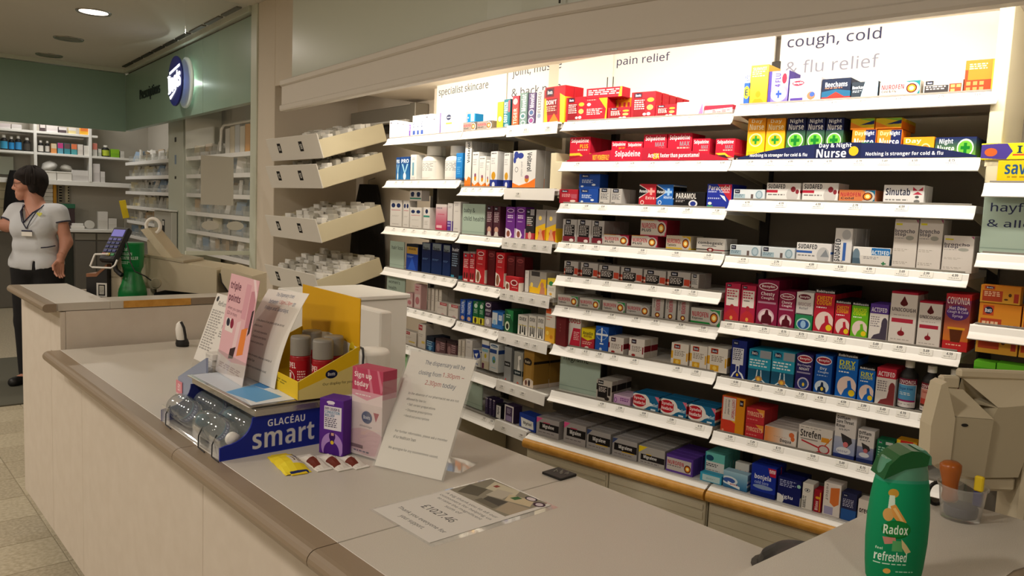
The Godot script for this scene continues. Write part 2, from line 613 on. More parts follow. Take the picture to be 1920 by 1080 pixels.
func sweep(b: B, path: Array, pf: Array):  # pf: outline [outwards, y]; path in plan, outwards to its left-hand normal (towards the room)
	var m := path.size()
	var nr := []
	for i in m:
		var t: Vector2 = (path[mini(i + 1, m - 1)] - path[maxi(i - 1, 0)]).normalized()
		nr.append(Vector2(-t.y, t.x))
	for i in m - 1:
		for k in pf.size():
			var a: Array = pf[k]
			var c: Array = pf[(k + 1) % pf.size()]
			var P := func(j: int, q: Array) -> Vector3: return Vector3(path[j].x + nr[j].x * q[0], q[1], path[j].y + nr[j].y * q[0])
			var n2 := Vector2(c[1] - a[1], a[0] - c[0])
			var o := Vector3(nr[i].x * n2.x, n2.y, nr[i].y * n2.x)
			b.quad(P.call(i, a), P.call(i + 1, a), P.call(i + 1, c), P.call(i, c), o)
	for ee in [0, m - 1]:
		var t2: Vector2 = (path[1] - path[0]) if ee == 0 else (path[m - 1] - path[m - 2])
		var o2 := Vector3(t2.x, 0, t2.y) * (-1.0 if ee == 0 else 1.0)
		for k in range(1, pf.size() - 1):
			var Q := func(q: Array) -> Vector3: return Vector3(path[ee].x + nr[ee].x * q[0], q[1], path[ee].y + nr[ee].y * q[0])
			b.tri(Q.call(pf[0]), Q.call(pf[k]), Q.call(pf[k + 1]), Vector2(), Vector2(), Vector2(), o2)


func canopy_path() -> Array:
	var path := []
	var c := Curve2D.new()
	var pts := [Vector2(-4.155, 0.267), Vector2(-2.979, 0.534), Vector2(-2.407, 0.666), Vector2(-2.103, 0.731), Vector2(-1.881, 0.763), Vector2(-1.624, 0.774), Vector2(-1.026, 0.777), Vector2(-0.316, 0.801), Vector2(0.6, 0.83)]
	for i in pts.size():
		var t: Vector2 = (pts[mini(i + 1, pts.size() - 1)] - pts[maxi(i - 1, 0)]) / 6.0
		c.add_point(pts[i], -t if i > 0 else Vector2.ZERO, t if i < pts.size() - 1 else Vector2.ZERO)
	for i in 49:
		path.append(c.sample_baked(c.get_baked_length() * i / 48.0))
	return path


func pelmet():
	var path := canopy_path()
	var o := Node3D.new()
	o.name = "trim_1"
	o.set_meta("kind", "structure")
	add_child(o)
	var specs := [["lower_moulding", [[-0.02, 2.0501], [0.02, 2.0501], [0.024, 2.0587], [0.024, 2.08], [0.016, 2.086], [-0.02, 2.086]]], ["fascia_board", [[-0.012, 2.0843], [0.012, 2.0843], [0.012, 2.1972], [-0.012, 2.1972]]], ["upper_moulding", [[-0.02, 2.1955], [0.016, 2.1955], [0.024, 2.2023], [0.024, 2.2254], [0.018, 2.2314], [-0.02, 2.2314]]]]
	for s in specs:
		var b := B.new()
		sweep(b, path, s[1])
		obj(s[0], b, mats["pelmet_white"], o)
	# board added to keep the tube light from leaking up behind the pelmet
	var top := B.new()
	for i in 48:
		var a: Vector2 = path[i]; var d: Vector2 = path[i + 1]
		top.quad(Vector3(a.x, 2.215, a.y), Vector3(d.x, 2.215, d.y), Vector3(d.x + 0.2, 2.215, d.y - 1.15), Vector3(a.x + 0.2, 2.215, a.y - 1.15), Vector3.UP)
	obj("light_block_board", top, mats["cream_wall"], o)
	# glazed panel above it and the lilac sign board
	var up := B.new()
	var pan := []
	for i in range(1, 49):
		pan.append(path[i])
	sweep(up, pan, [[-0.05, 2.2], [-0.012, 2.2], [-0.012, 2.95], [-0.05, 2.95]])
	var ps := struct("wall_upper_panel", up, mats["panel_grey"])
	var jn := B.new()
	var jp: Vector2 = path[25]
	jn.box(Vector3(jp.x - 0.003, 2.24, jp.y + 0.006), Vector3(jp.x + 0.003, 2.95, jp.y + 0.0125), 0.001)
	obj("panel_joint", jn, mats["dark_metal"], ps)
	var sg := B.new()
	var sp2 := []
	for i in range(26, 49):
		sp2.append(path[i])
	sweep(sg, sp2, [[-0.011, 2.262], [0.004, 2.262], [0.004, 2.8], [-0.011, 2.8]])
	one("overhead_sign", "lilac overhead sign board with a dark edge above the pelmet", "sign", sg, mats["purple_sign"])
	var tubes := [[Transform3D(), Vector3(-0.95, 2.135, 0.655), 2.0, "long fluorescent tube hidden behind the pelmet over pain relief"], [Transform3D(Basis(Vector3.UP, deg_to_rad(-13.5)), Vector3(-3.02, 2.135, 0.43)), Vector3.ZERO, 1.6, "fluorescent tube hidden behind the pelmet over skincare"]]
	for t in tubes:
		var tb := thing("tube_lamp", t[3], "light", t[0], t[1])
		var b := B.new()
		b.tube([Vector3(-t[2] / 2, 0, 0), Vector3(t[2] / 2, 0, 0)], 0.013, 12)
		obj("tube", b, glow("tube_glow", "fff0d8", 3.0), tb)
		obj("batten", mk(Vector3(-t[2] / 2 - 0.03, 0.025, -0.03), Vector3(t[2] / 2 + 0.03, 0.06, 0.03)), mats["white_metal"], tb)


func ord_shelf(fr: Transform3D, zl: float, x0: float, x1: float, ys: float, label: String, tickets: Array, upright := false, group := "shelves with white price rails"):
	var o := thing("shelf", label, "shelf", fr, Vector3((x0 + x1) / 2, ys, zl), group)
	var w := x1 - x0
	obj("shelf_board", mk(Vector3(-w / 2 + 0.004, -0.022, -0.33), Vector3(w / 2 - 0.004, 0, -0.036)), mats["white_metal"], o)
	var b := B.new()
	var xf := Transform3D(Basis(Vector3(0, 0, 1), Vector3(0, 1, 0), Vector3(1, 0, 0)), Vector3.ZERO)
	if upright:
		b.prism([Vector2(-0.034, 0.002), Vector2(-0.010, 0.002), Vector2(-0.008, 0.004), Vector2(-0.006, -0.045), Vector2(-0.009, -0.046), Vector2(-0.012, -0.006), Vector2(-0.034, -0.004)], -w / 2, w / 2, xf)
	else:
		b.prism([Vector2(-0.035, -0.001), Vector2(-0.031, -0.001), Vector2(-0.0285, -0.004), Vector2(-0.021, -0.022), Vector2(-0.015, -0.0295), Vector2(0.0, -0.0395), Vector2(-0.002, -0.042), Vector2(-0.018, -0.032), Vector2(-0.024, -0.024), Vector2(-0.035, -0.006)], -w / 2, w / 2, xf)
	obj("price_rail", b, mats["rail_white"], o)
	obj("toothed_strip", mk(Vector3(-w / 2 + 0.012, 0.0, -0.0345), Vector3(w / 2 - 0.012, 0.0055, -0.0325), 0.0005), mats["strip_grey"], o)
	for s in [-1, 1]:
		var k := B.new()
		k.prism([Vector2(-0.33, -0.022), Vector2(-0.04, -0.022), Vector2(-0.04, -0.034), Vector2(-0.33, -0.075)], s * (w / 2 - 0.010) - 0.0015, s * (w / 2 - 0.010) + 0.0015, xf)
		obj("bracket", k, mats["cream_plastic"], o)
	for i in tickets.size():
		var t := pb("price%d" % (int(absf(tickets[i]) * 1000.0) % 12))
		t.box(Vector3(-0.019, -0.010, 0), Vector3(0.019, 0.010, 0.0008), 0.0002, true)
		var m := obj("price_ticket", t, dz["price0"][0], o)
		m.position = Vector3(tickets[i] - (x0 + x1) / 2, -0.024, -0.0065) if upright else Vector3(tickets[i] - (x0 + x1) / 2, -0.0125, -0.0242)
		m.rotation.x = 0.0 if upright else deg_to_rad(-22.5)


func shelving():
	var o := struct("wall_shelf_back_pain", mk(Vector3(-1.96, 0.5, 0.0), Vector3(-1.212, 1.89, 0.05)), mats["back_panel"])
	struct("wall_shelf_back_cough", mk(Vector3(-1.21, 0.5, 0.0), Vector3(-0.44, 1.89, 0.05)), mats["back_panel"])
	struct("wall_shelf_back_hayfever", mk(Vector3(-0.44, 0.5, 0.0), Vector3(0.6, 1.89, 0.05)), mats["back_panel"])
	struct("wall_shelf_back_skincare", mk(Vector3(-1.36, 0.56, -0.41), Vector3(0.12, 1.89, -0.36)), mats["back_panel"], FL)
	for x in [-1.956, -1.211, -0.438]:
		struct("trim_slotted_post", mk(Vector3(x - 0.017, 0.5, 0.03), Vector3(x + 0.017, 2.12, 0.066)), mats["post_dark"])
	for x in [-1.36, -0.612, 0.10]:
		struct("trim_slotted_post", mk(Vector3(x - 0.015, 0.5, -0.37), Vector3(x + 0.015, 1.9, -0.335)), mats["post_dark"], FL)
	struct("trim_end_panel", mk(Vector3(-0.437, 1.70, 0.05), Vector3(-0.40, 2.16, 0.40)), mats["cream_plastic"])
	# white sign panels behind the top shelves
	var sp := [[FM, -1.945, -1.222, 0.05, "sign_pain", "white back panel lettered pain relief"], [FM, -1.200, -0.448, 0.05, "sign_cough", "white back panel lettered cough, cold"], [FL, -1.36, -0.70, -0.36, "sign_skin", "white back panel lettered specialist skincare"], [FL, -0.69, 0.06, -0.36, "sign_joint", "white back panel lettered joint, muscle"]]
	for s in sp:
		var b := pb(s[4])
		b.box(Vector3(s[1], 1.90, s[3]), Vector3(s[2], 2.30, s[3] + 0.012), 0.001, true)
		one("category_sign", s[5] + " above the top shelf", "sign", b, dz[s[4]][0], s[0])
	ord_shelf(FM, 0.42, -1.951, -1.213, 1.888, "white shelf with sloped price rail, top in pain relief bay", [-1.9017, -1.8013, -1.7354, -1.5862, -1.4877, -1.3884, -1.2769])
	ord_shelf(FM, 0.42, -1.951, -1.213, 1.726, "white shelf with sloped price rail, second in pain relief bay", [-1.8704, -1.6839, -1.6126, -1.5242, -1.4211, -1.3339, -1.243])
	ord_shelf(FM, 0.42, -1.951, -1.213, 1.557, "white shelf with sloped price rail, third in pain relief bay", [-1.9163, -1.8163, -1.7379, -1.5435, -1.469, -1.3671, -1.2513])
	ord_shelf(FM, 0.42, -1.951, -1.213, 1.396, "white shelf with sloped price rail, fourth in pain relief bay", [-1.9008, -1.8283, -1.7617, -1.6738, -1.5458, -1.4012, -1.2716])
	ord_shelf(FM, 0.42, -1.951, -1.213, 1.258, "white shelf with sloped price rail, fifth in pain relief bay", [-1.8841, -1.7934, -1.6983, -1.5946, -1.4918, -1.3901, -1.3232])
	ord_shelf(FM, 0.42, -1.951, -1.213, 1.132, "white shelf with sloped price rail, sixth in pain relief bay", [-1.8931, -1.7829, -1.6675, -1.5562, -1.4701, -1.3631, -1.2733])
	ord_shelf(FM, 0.42, -1.951, -1.213, 0.968, "white shelf with sloped price rail, seventh in pain relief bay", [-1.8539, -1.7828, -1.7149, -1.6464, -1.552, -1.366, -1.2896])
	ord_shelf(FM, 0.42, -1.951, -1.213, 0.769, "white shelf with sloped price rail, eighth in pain relief bay", [-1.6906, -1.6047, -1.4971, -1.3769, -1.2606])
	ord_shelf(FM, 0.42, -1.208, -0.42, 1.915, "white shelf with sloped price rail, top in cough, cold bay", [-1.1761, -1.0652, -0.9749, -0.8747, -0.7866, -0.6847, -0.5663, -0.4737])
	ord_shelf(FM, 0.42, -1.208, -0.448, 1.728, "white shelf with sloped price rail, second in cough, cold bay", [-1.1389, -1.0706, -1.0009, -0.936, -0.8749, -0.7824, -0.7071, -0.6223, -0.5222])
	ord_shelf(FM, 0.42, -1.208, -0.448, 1.589, "white shelf with sloped price rail, third in cough, cold bay", [-1.1405, -1.021, -0.8986, -0.7824, -0.6464])
	ord_shelf(FM, 0.42, -1.208, -0.448, 1.3915, "white shelf with sloped price rail, fourth in cough, cold bay", [-1.1401, -1.0221, -0.9043, -0.8116, -0.7242, -0.629, -0.5605, -0.4842])
	ord_shelf(FM, 0.42, -1.208, -0.448, 1.158, "white shelf with sloped price rail, fifth in cough, cold bay", [-1.1746, -1.1159, -1.0466, -0.9784, -0.9186, -0.8546, -0.795, -0.685, -0.616, -0.541, -0.478])
	ord_shelf(FM, 0.42, -1.208, -0.448, 0.956, "white shelf with sloped price rail, sixth in cough, cold bay", [-1.1353, -1.0579, -0.9756, -0.9035, -0.8409, -0.7668, -0.7049, -0.6475, -0.5886, -0.5256])
	ord_shelf(FM, 0.42, -1.208, -0.448, 0.756, "white shelf with sloped price rail, seventh in cough, cold bay", [-1.1417, -1.059, -0.966, -0.849, -0.7554, -0.6907, -0.6314, -0.5716])
	ord_shelf(FM, 0.44, -0.43, 0.5, 1.655, "white shelf with sloped price rail, top in hayfever bay", [])
	ord_shelf(FM, 0.44, -0.43, 0.5, 1.455, "white shelf with sloped price rail, second in hayfever bay", [])
	ord_shelf(FM, 0.44, -0.43, 0.5, 1.248, "white shelf with sloped price rail, third in hayfever bay", [])
	ord_shelf(FM, 0.44, -0.43, 0.5, 1.04, "white shelf with sloped price rail, fourth in hayfever bay", [])
	ord_shelf(FM, 0.44, -0.43, 0.5, 0.84, "white shelf with sloped price rail, fifth in hayfever bay", [])
	ord_shelf(FL, 0.0, -1.35, -0.618, 1.885, "white shelf with sloped price rail, top in left skincare run", [-1.3063, -1.2388, -1.1787, -1.1226, -1.0353, -0.9355, -0.8692, -0.7477, -0.6642])
	ord_shelf(FL, 0.0, -1.35, -0.618, 1.653, "white shelf with sloped price rail, second in left skincare run", [-1.2376, -1.1631, -1.0736, -1.002, -0.7473, -0.648])
	ord_shelf(FL, 0.0, -1.35, -0.618, 1.398, "white shelf with sloped price rail, third in left skincare run", [-1.2476, -1.1372, -1.0375, -0.9274, -0.79, -0.709, -0.648])
	ord_shelf(FL, 0.0, -1.35, -0.618, 1.17, "white shelf with sloped price rail, fourth in left skincare run", [-1.0602, -0.9193, -0.8188, -0.7266, -0.648])
	ord_shelf(FL, 0.0, -1.35, -0.618, 0.972, "white shelf with sloped price rail, fifth in left skincare run", [-1.0735, -0.9933, -0.9135, -0.8409, -0.754, -0.6517])
	ord_shelf(FL, 0.0, -1.35, -0.618, 0.767, "white shelf with sloped price rail, sixth in left skincare run", [-1.2916, -1.2312, -1.0684, -0.9381, -0.8534, -0.754, -0.6533])
	ord_shelf(FL, 0.0, -0.607, -0.25, 1.885, "short white shelf with sloped price rail, top in middle skincare run", [-0.5669, -0.4457, -0.3277])
	ord_shelf(FL, 0.0, -0.607, -0.25, 1.619, "short white shelf with sloped price rail, second in middle skincare run", [-0.5673, -0.5051, -0.4489, -0.3587, -0.28])
	ord_shelf(FL, 0.0, -0.607, -0.25, 1.391, "short white shelf with sloped price rail, third in middle skincare run", [-0.3766])
	ord_shelf(FL, 0.0, -0.607, -0.25, 1.16, "short white shelf with sloped price rail, fourth in middle skincare run", [-0.5537, -0.434, -0.367, -0.2809])
	ord_shelf(FL, 0.0, -0.607, -0.25, 0.965, "short white shelf with sloped price rail, fifth in middle skincare run", [-0.567, -0.4587, -0.3594, -0.2847])
	ord_shelf(FL, 0.0, -0.607, -0.25, 0.743, "short white shelf with sloped price rail, sixth in middle skincare run", [])
	ord_shelf(FL, 0.0, -0.607, -0.25, 0.545, "short white shelf with sloped price rail, seventh in middle skincare run", [-0.3424, -0.2854])
	ord_shelf(FL, 0.0, -0.238, 0.1, 1.885, "short white shelf with upright ticket strip, top in right skincare run", [-0.208, -0.1027, 0.0452], true)
	ord_shelf(FL, 0.0, -0.238, 0.1, 1.611, "short white shelf with upright ticket strip, second in right skincare run", [-0.1368], true)
	ord_shelf(FL, 0.0, -0.238, 0.1, 1.391, "short white shelf with upright ticket strip, third in right skincare run", [-0.208, -0.146, -0.0789, -0.0086, 0.0612], true)
	ord_shelf(FL, 0.0, -0.238, 0.1, 1.16, "short white shelf with upright ticket strip, fourth in right skincare run", [-0.208, -0.1507, -0.0847, -0.0087, 0.07], true)
	ord_shelf(FL, 0.0, -0.238, 0.1, 0.965, "short white shelf with upright ticket strip, fifth in right skincare run", [-0.1997, -0.0994, -0.0324, 0.0236], true)
	ord_shelf(FL, 0.0, -0.238, 0.1, 0.743, "short white shelf with upright ticket strip, sixth in right skincare run", [-0.1943, -0.1182, -0.0446], true)
	ord_shelf(FL, 0.0, -0.238, -0.01, 0.556, "short white shelf with upright ticket strip, seventh in right skincare run", [-0.1698, -0.04], true)
	# base cabinets with a rounded wooden edge
	var cabs := [[FM, -2.07, -1.213, 0.40, "cream drawer cabinet with wooden bullnose under pain relief"], [FM, -1.208, 0.2, 0.40, "cream drawer cabinet with wooden bullnose under cough, cold"], [FL, -1.36, -0.615, -0.02, "cream drawer cabinet with wooden bullnose under specialist skincare"]]
	for s in cabs:
		var t := thing("base_cabinet", s[4], "cabinet", s[0], Vector3((s[1] + s[2]) / 2, 0, s[3]), "base cabinets under the medicine wall")
		var w: float = s[2] - s[1] - 0.004
		obj("body", mk(Vector3(-w / 2, 0.06, -0.36), Vector3(w / 2, 0.53, -0.02)), mats["cabinet_cream"], t)
		obj("top_ledge", mk(Vector3(-w / 2, 0.53, -0.36), Vector3(w / 2, 0.552, -0.012)), mats["white_metal"], t)
		var st := B.new()
		st.quad(Vector3(-w / 2, 0.552, -0.022), Vector3(w / 2, 0.552, -0.022), Vector3(w / 2, 0.538, 0.012), Vector3(-w / 2, 0.538, 0.012), Vector3.UP)
		st.box(Vector3(-w / 2, 0.536, -0.012), Vector3(w / 2, 0.539, 0.012), 0.0005)
		obj("price_strip", st, mats["rail_white"], t)
		var rl := B.new()
		var pf := []
		for i in 13:
			var a := lerpf(-PI / 2, PI / 2, i / 12.0)
			pf.append(Vector2(0.008 + cos(a) * 0.02, 0.516 + sin(a) * 0.021))
		pf.append(Vector2(-0.014, 0.537)); pf.append(Vector2(-0.014, 0.495))
		rl.prism(pf, -w / 2, w / 2, Transform3D(Basis(Vector3(0, 0, 1), Vector3(0, 1, 0), Vector3(1, 0, 0)), Vector3.ZERO))
		obj("wooden_bullnose", rl, mats["bullnose_wood"], t)
		var n := maxi(2, int(round(w / 0.42)))
		for i in n:
			var d := B.new()
			var dw := w / n
			var x := -w / 2 + dw * (i + 0.5)
			d.box(Vector3(x - dw / 2 + 0.002, 0.075, -0.02), Vector3(x + dw / 2 - 0.002, 0.488, -0.006), 0.003)
			var dr := obj("drawer_front", d, mats["cabinet_cream"], t)
			obj("groove_lip", mk(Vector3(x - dw / 2 + 0.01, 0.452, -0.006), Vector3(x + dw / 2 - 0.01, 0.474, -0.001), 0.002), mats["cabinet_cream"], dr)
			obj("groove_lip", mk(Vector3(x - dw / 2 + 0.01, 0.415, -0.006), Vector3(x + dw / 2 - 0.01, 0.444, -0.002), 0.002), mats["cabinet_cream"], dr)
		if s[1] == -1.208:
			var lb := pb("label_gh")
			lb.box(Vector3(-w / 2 + 0.03, 0.33, -0.006), Vector3(-w / 2 + 0.10, 0.40, -0.0045), 0.0003, true)
			obj("drawer_label", lb, dz["label_gh"][0], t)


const NTH := ["first", "second", "third", "fourth", "fifth", "sixth", "seventh", "eighth", "ninth", "tenth", "eleventh", "twelfth"]

func stock():
	var places := {2: ["left one of two", "right one of two"], 3: ["leftmost of three", "middle one of three", "rightmost of three"], 4: ["leftmost of four", "second from left of four", "third from left of four", "rightmost of four"], 6: ["leftmost of six", "second from left of six", "third from left of six", "third from right of six", "second from right of six", "rightmost of six"]}
	var fr := FM
	var shelf := ""
	var kind := "medicine_box"
	for line in STOCK.split("\n", false):
		var f := line.split("|")
		if line.begins_with("@"):
			fr = FM if f[0] == "@M" else FL
			shelf = f[1]
			for q in [["pain", "pain_relief_box"], ["cough", "cough_remedy_box"], ["skincare", "skincare_box"], ["hayfever", "hayfever_box"]]:
				if shelf.contains(q[0]):
					kind = q[1]
		if f.size() < 9:
			continue
		var n := int(f[2][1])
		var rows := int(f[9]) if f.size() > 9 else 0
		var label: String = f[1] + (", " + places[n][int(f[2][0])] if n > 1 else "") + " on the " + shelf + " shelf"
		var group := f[1] + " on the " + shelf + " shelf" if n > 1 or rows else ""
		var xc := float(f[3]); var w := float(f[4]); var y := float(f[5]); var z := float(f[6]); var h := float(f[7])
		if f[8] != "b" and f[8] != "w":
			var m := carton(w, h, float(f[8]), f[0])
			for k in rows + 1:
				var at := Vector3(xc, y, z - (float(f[10]) * k if k else 0.0))
				if k:
					at.x += rng.randf_range(-0.001, 0.001)
				one(kind, label if k == 0 else "%s, %s deep%s, %s shelf" % [f[1], NTH[k], (" behind " + ["left one", "right one", "", "left one", "middle one", "right one", "first one", "second one", "third one", "fourth one", "", "", "first one", "second one", "third one", "fourth one", "fifth one", "sixth one"][[0, 0, 0, 3, 6, 0, 12][n] + int(f[2][0])]) if n > 1 else "", shelf], "box", m, dz[f[0]][0], fr, at, group)
		elif f[8] == "b":
			var o := thing("medicine_bottle", label, "bottle", fr, Vector3(xc, y, z - w / 2), group)
			var r := w / 2
			var b := B.new()
			b.lathe([[0, 0], [r * 0.9, 0], [r, 0.004], [r, h * 0.66], [r * 0.93, h * 0.73], [r * 0.5, h * 0.82], [r * 0.42, h * 0.86], [r * 0.42, h * 0.88], [0, h * 0.88]], 24)
			obj("bottle_body", b, mats["black"], o)
			var cp := B.new()
			cp.lathe([[r * 0.5, h * 0.86], [r * 0.52, h * 0.87], [r * 0.52, h * 0.99], [r * 0.48, h], [0, h]], 20)
			obj("cap", cp, mats["white_plain"], o)
			var lb := pb(f[0])
			lb.lathe([[r + 0.0005, h * 0.05], [r + 0.0005, h * 0.64]], 16, Transform3D(), 2.6, -1.3, true)
			obj("label_print", lb, dz[f[0]][0], o)
		else:
			var o := thing("lotion_bottle", label, "bottle", fr, Vector3(xc, y, z - w / 2), group)
			var r := w / 2
			var b := B.new()
			b.lathe([[0, 0], [r * 0.92, 0], [r, 0.004], [r, h * 0.58], [r * 0.9, h * 0.66], [r * 0.55, h * 0.72], [r * 0.5, h * 0.74], [0, h * 0.74]], 24)
			obj("bottle_body", b, mats["white_plain"], o)
			var cp := B.new()
			cp.lathe([[r * 0.62, h * 0.73], [r * 0.64, h * 0.74], [r * 0.62, h * 0.985], [r * 0.58, h], [0, h]], 20)
			obj("cap", cp, mats["white_metal"], o)
			var lb := pb("lotion_label")
			lb.lathe([[r + 0.0005, h * 0.08], [r + 0.0005, h * 0.55]], 14, Transform3D(), 2.4, -1.2, true)
			obj("label_print", lb, dz["lotion_label"][0], o)
	# curved promotional strips along two shelf edges
	var bn := [["solp_banner", -1.93, -1.225, 1.726, 0.05, "long curved crimson advertising strip on second pain relief shelf"], ["nurse_banner", -1.19, -0.46, 1.728, 0.05, "long curved navy advertising strip on second cough shelf"]]
	for s in bn:
		var b := pb(s[0])
		var poly := [Vector2(s[1], s[3] + 0.001), Vector2(s[2], s[3] + 0.001)]
		for i in 17:
			var t := 1.0 - i / 16.0
			poly.append(Vector2(lerpf(s[1], s[2], t), s[3] + 0.006 + s[4] * (1.0 - pow(absf(t - 0.5) * 2.0, 2.0)) * 0.9))
		b.prism(poly, 0.3865, 0.3880, Transform3D(), true)
		one("shelf_strip", s[5], "sign", b, dz[s[0]][0])
	# hanging category cards
	var cd := [[FL, "card_hair", -1.310, 1.170, -0.04, 0.155, 0.150, "pale green card lettered hair loss"], [FL, "card_women", -1.335, 0.972, -0.04, 0.20, 0.150, "pale green card lettered women's health"], [FL, "card_baby", -0.604, 1.391, -0.038, 0.185, 0.150, "pale green card lettered baby and child health"], [FL, "card_age", -0.590, 0.556, -0.05, 0.19, 0.15, "pale green card partly hidden behind the tilted notice"], [FM, "card_migraine", -1.945, 0.769, 0.345, 0.205, 0.172, "pale green card lettered migraine"], [FM, "card_hay", -0.428, 1.455, 0.40, 0.40, 0.165, "pale green card lettered hayfever and allergy"]]
	for s in cd:
		var b := pb(s[1])
		b.box(Vector3(s[2], s[3] + 0.0005, s[4] - 0.006), Vector3(s[2] + s[5], s[3] + s[6], s[4]), 0.001, true)
		one("category_card", s[7] + " standing on a shelf", "sign", b, dz[s[1]][0], s[0])
	var sv := thing("offer_card", "yellow save card in cream frame on hayfever bay shelf edge", "sign", FM, Vector3(-0.432, 1.655, 0.40))
	var b2 := pb("card_save")
	b2.box(Vector3(0.03, 0.004, 0), Vector3(0.44, 0.062, 0.004), 0.0005, true)
	obj("card_print", b2, dz["card_save"][0], sv)
	obj("card_frame", mk(Vector3(0, 0, -0.012), Vector3(0.46, 0.066, 0)), mats["cream_plastic"], sv)
	# cream acrylic risers left of the pain relief bay
	var rs := thing("display_riser", "cream stepped display riser beside the large white box", "stand", FL, Vector3(0.02, 1.611, -0.05))
	obj("upright", mk(Vector3(-0.005, 0, -0.16), Vector3(0.03, 0.155, -0.005)), mats["cream_plastic"], rs)
	obj("step", mk(Vector3(0.03, 0, -0.16), Vector3(0.075, 0.118, 0.0)), mats["cream_plastic"], rs)


func coat(w: float, h: float) -> B:
	var cb := B.new()
	var rows := []
	for k in 9:
		var t := k / 8.0
		rows.append([lerpf(w, w * 0.37, pow(t, 2.5)), 0.03 + 0.04 * sin(t * 2.4), t * h])
	for k in 8:
		for j in 20:
			var A := []
			for q in [[k, j], [k, j + 1], [k + 1, j + 1], [k + 1, j]]:
				var an: float = TAU * q[1] / 20.0
				var rr: Array = rows[q[0]]
				var fold: float = 1.0 + 0.12 * sin(an * 5.0) * (1.0 - q[0] / 8.0)
				A.append(Vector3(cos(an) * rr[0], rr[2], sin(an) * rr[1] * fold))
			cb.quad(A[0], A[1], A[2], A[3], (A[0] + A[2]) * Vector3(1, 0, 1))
	return cb


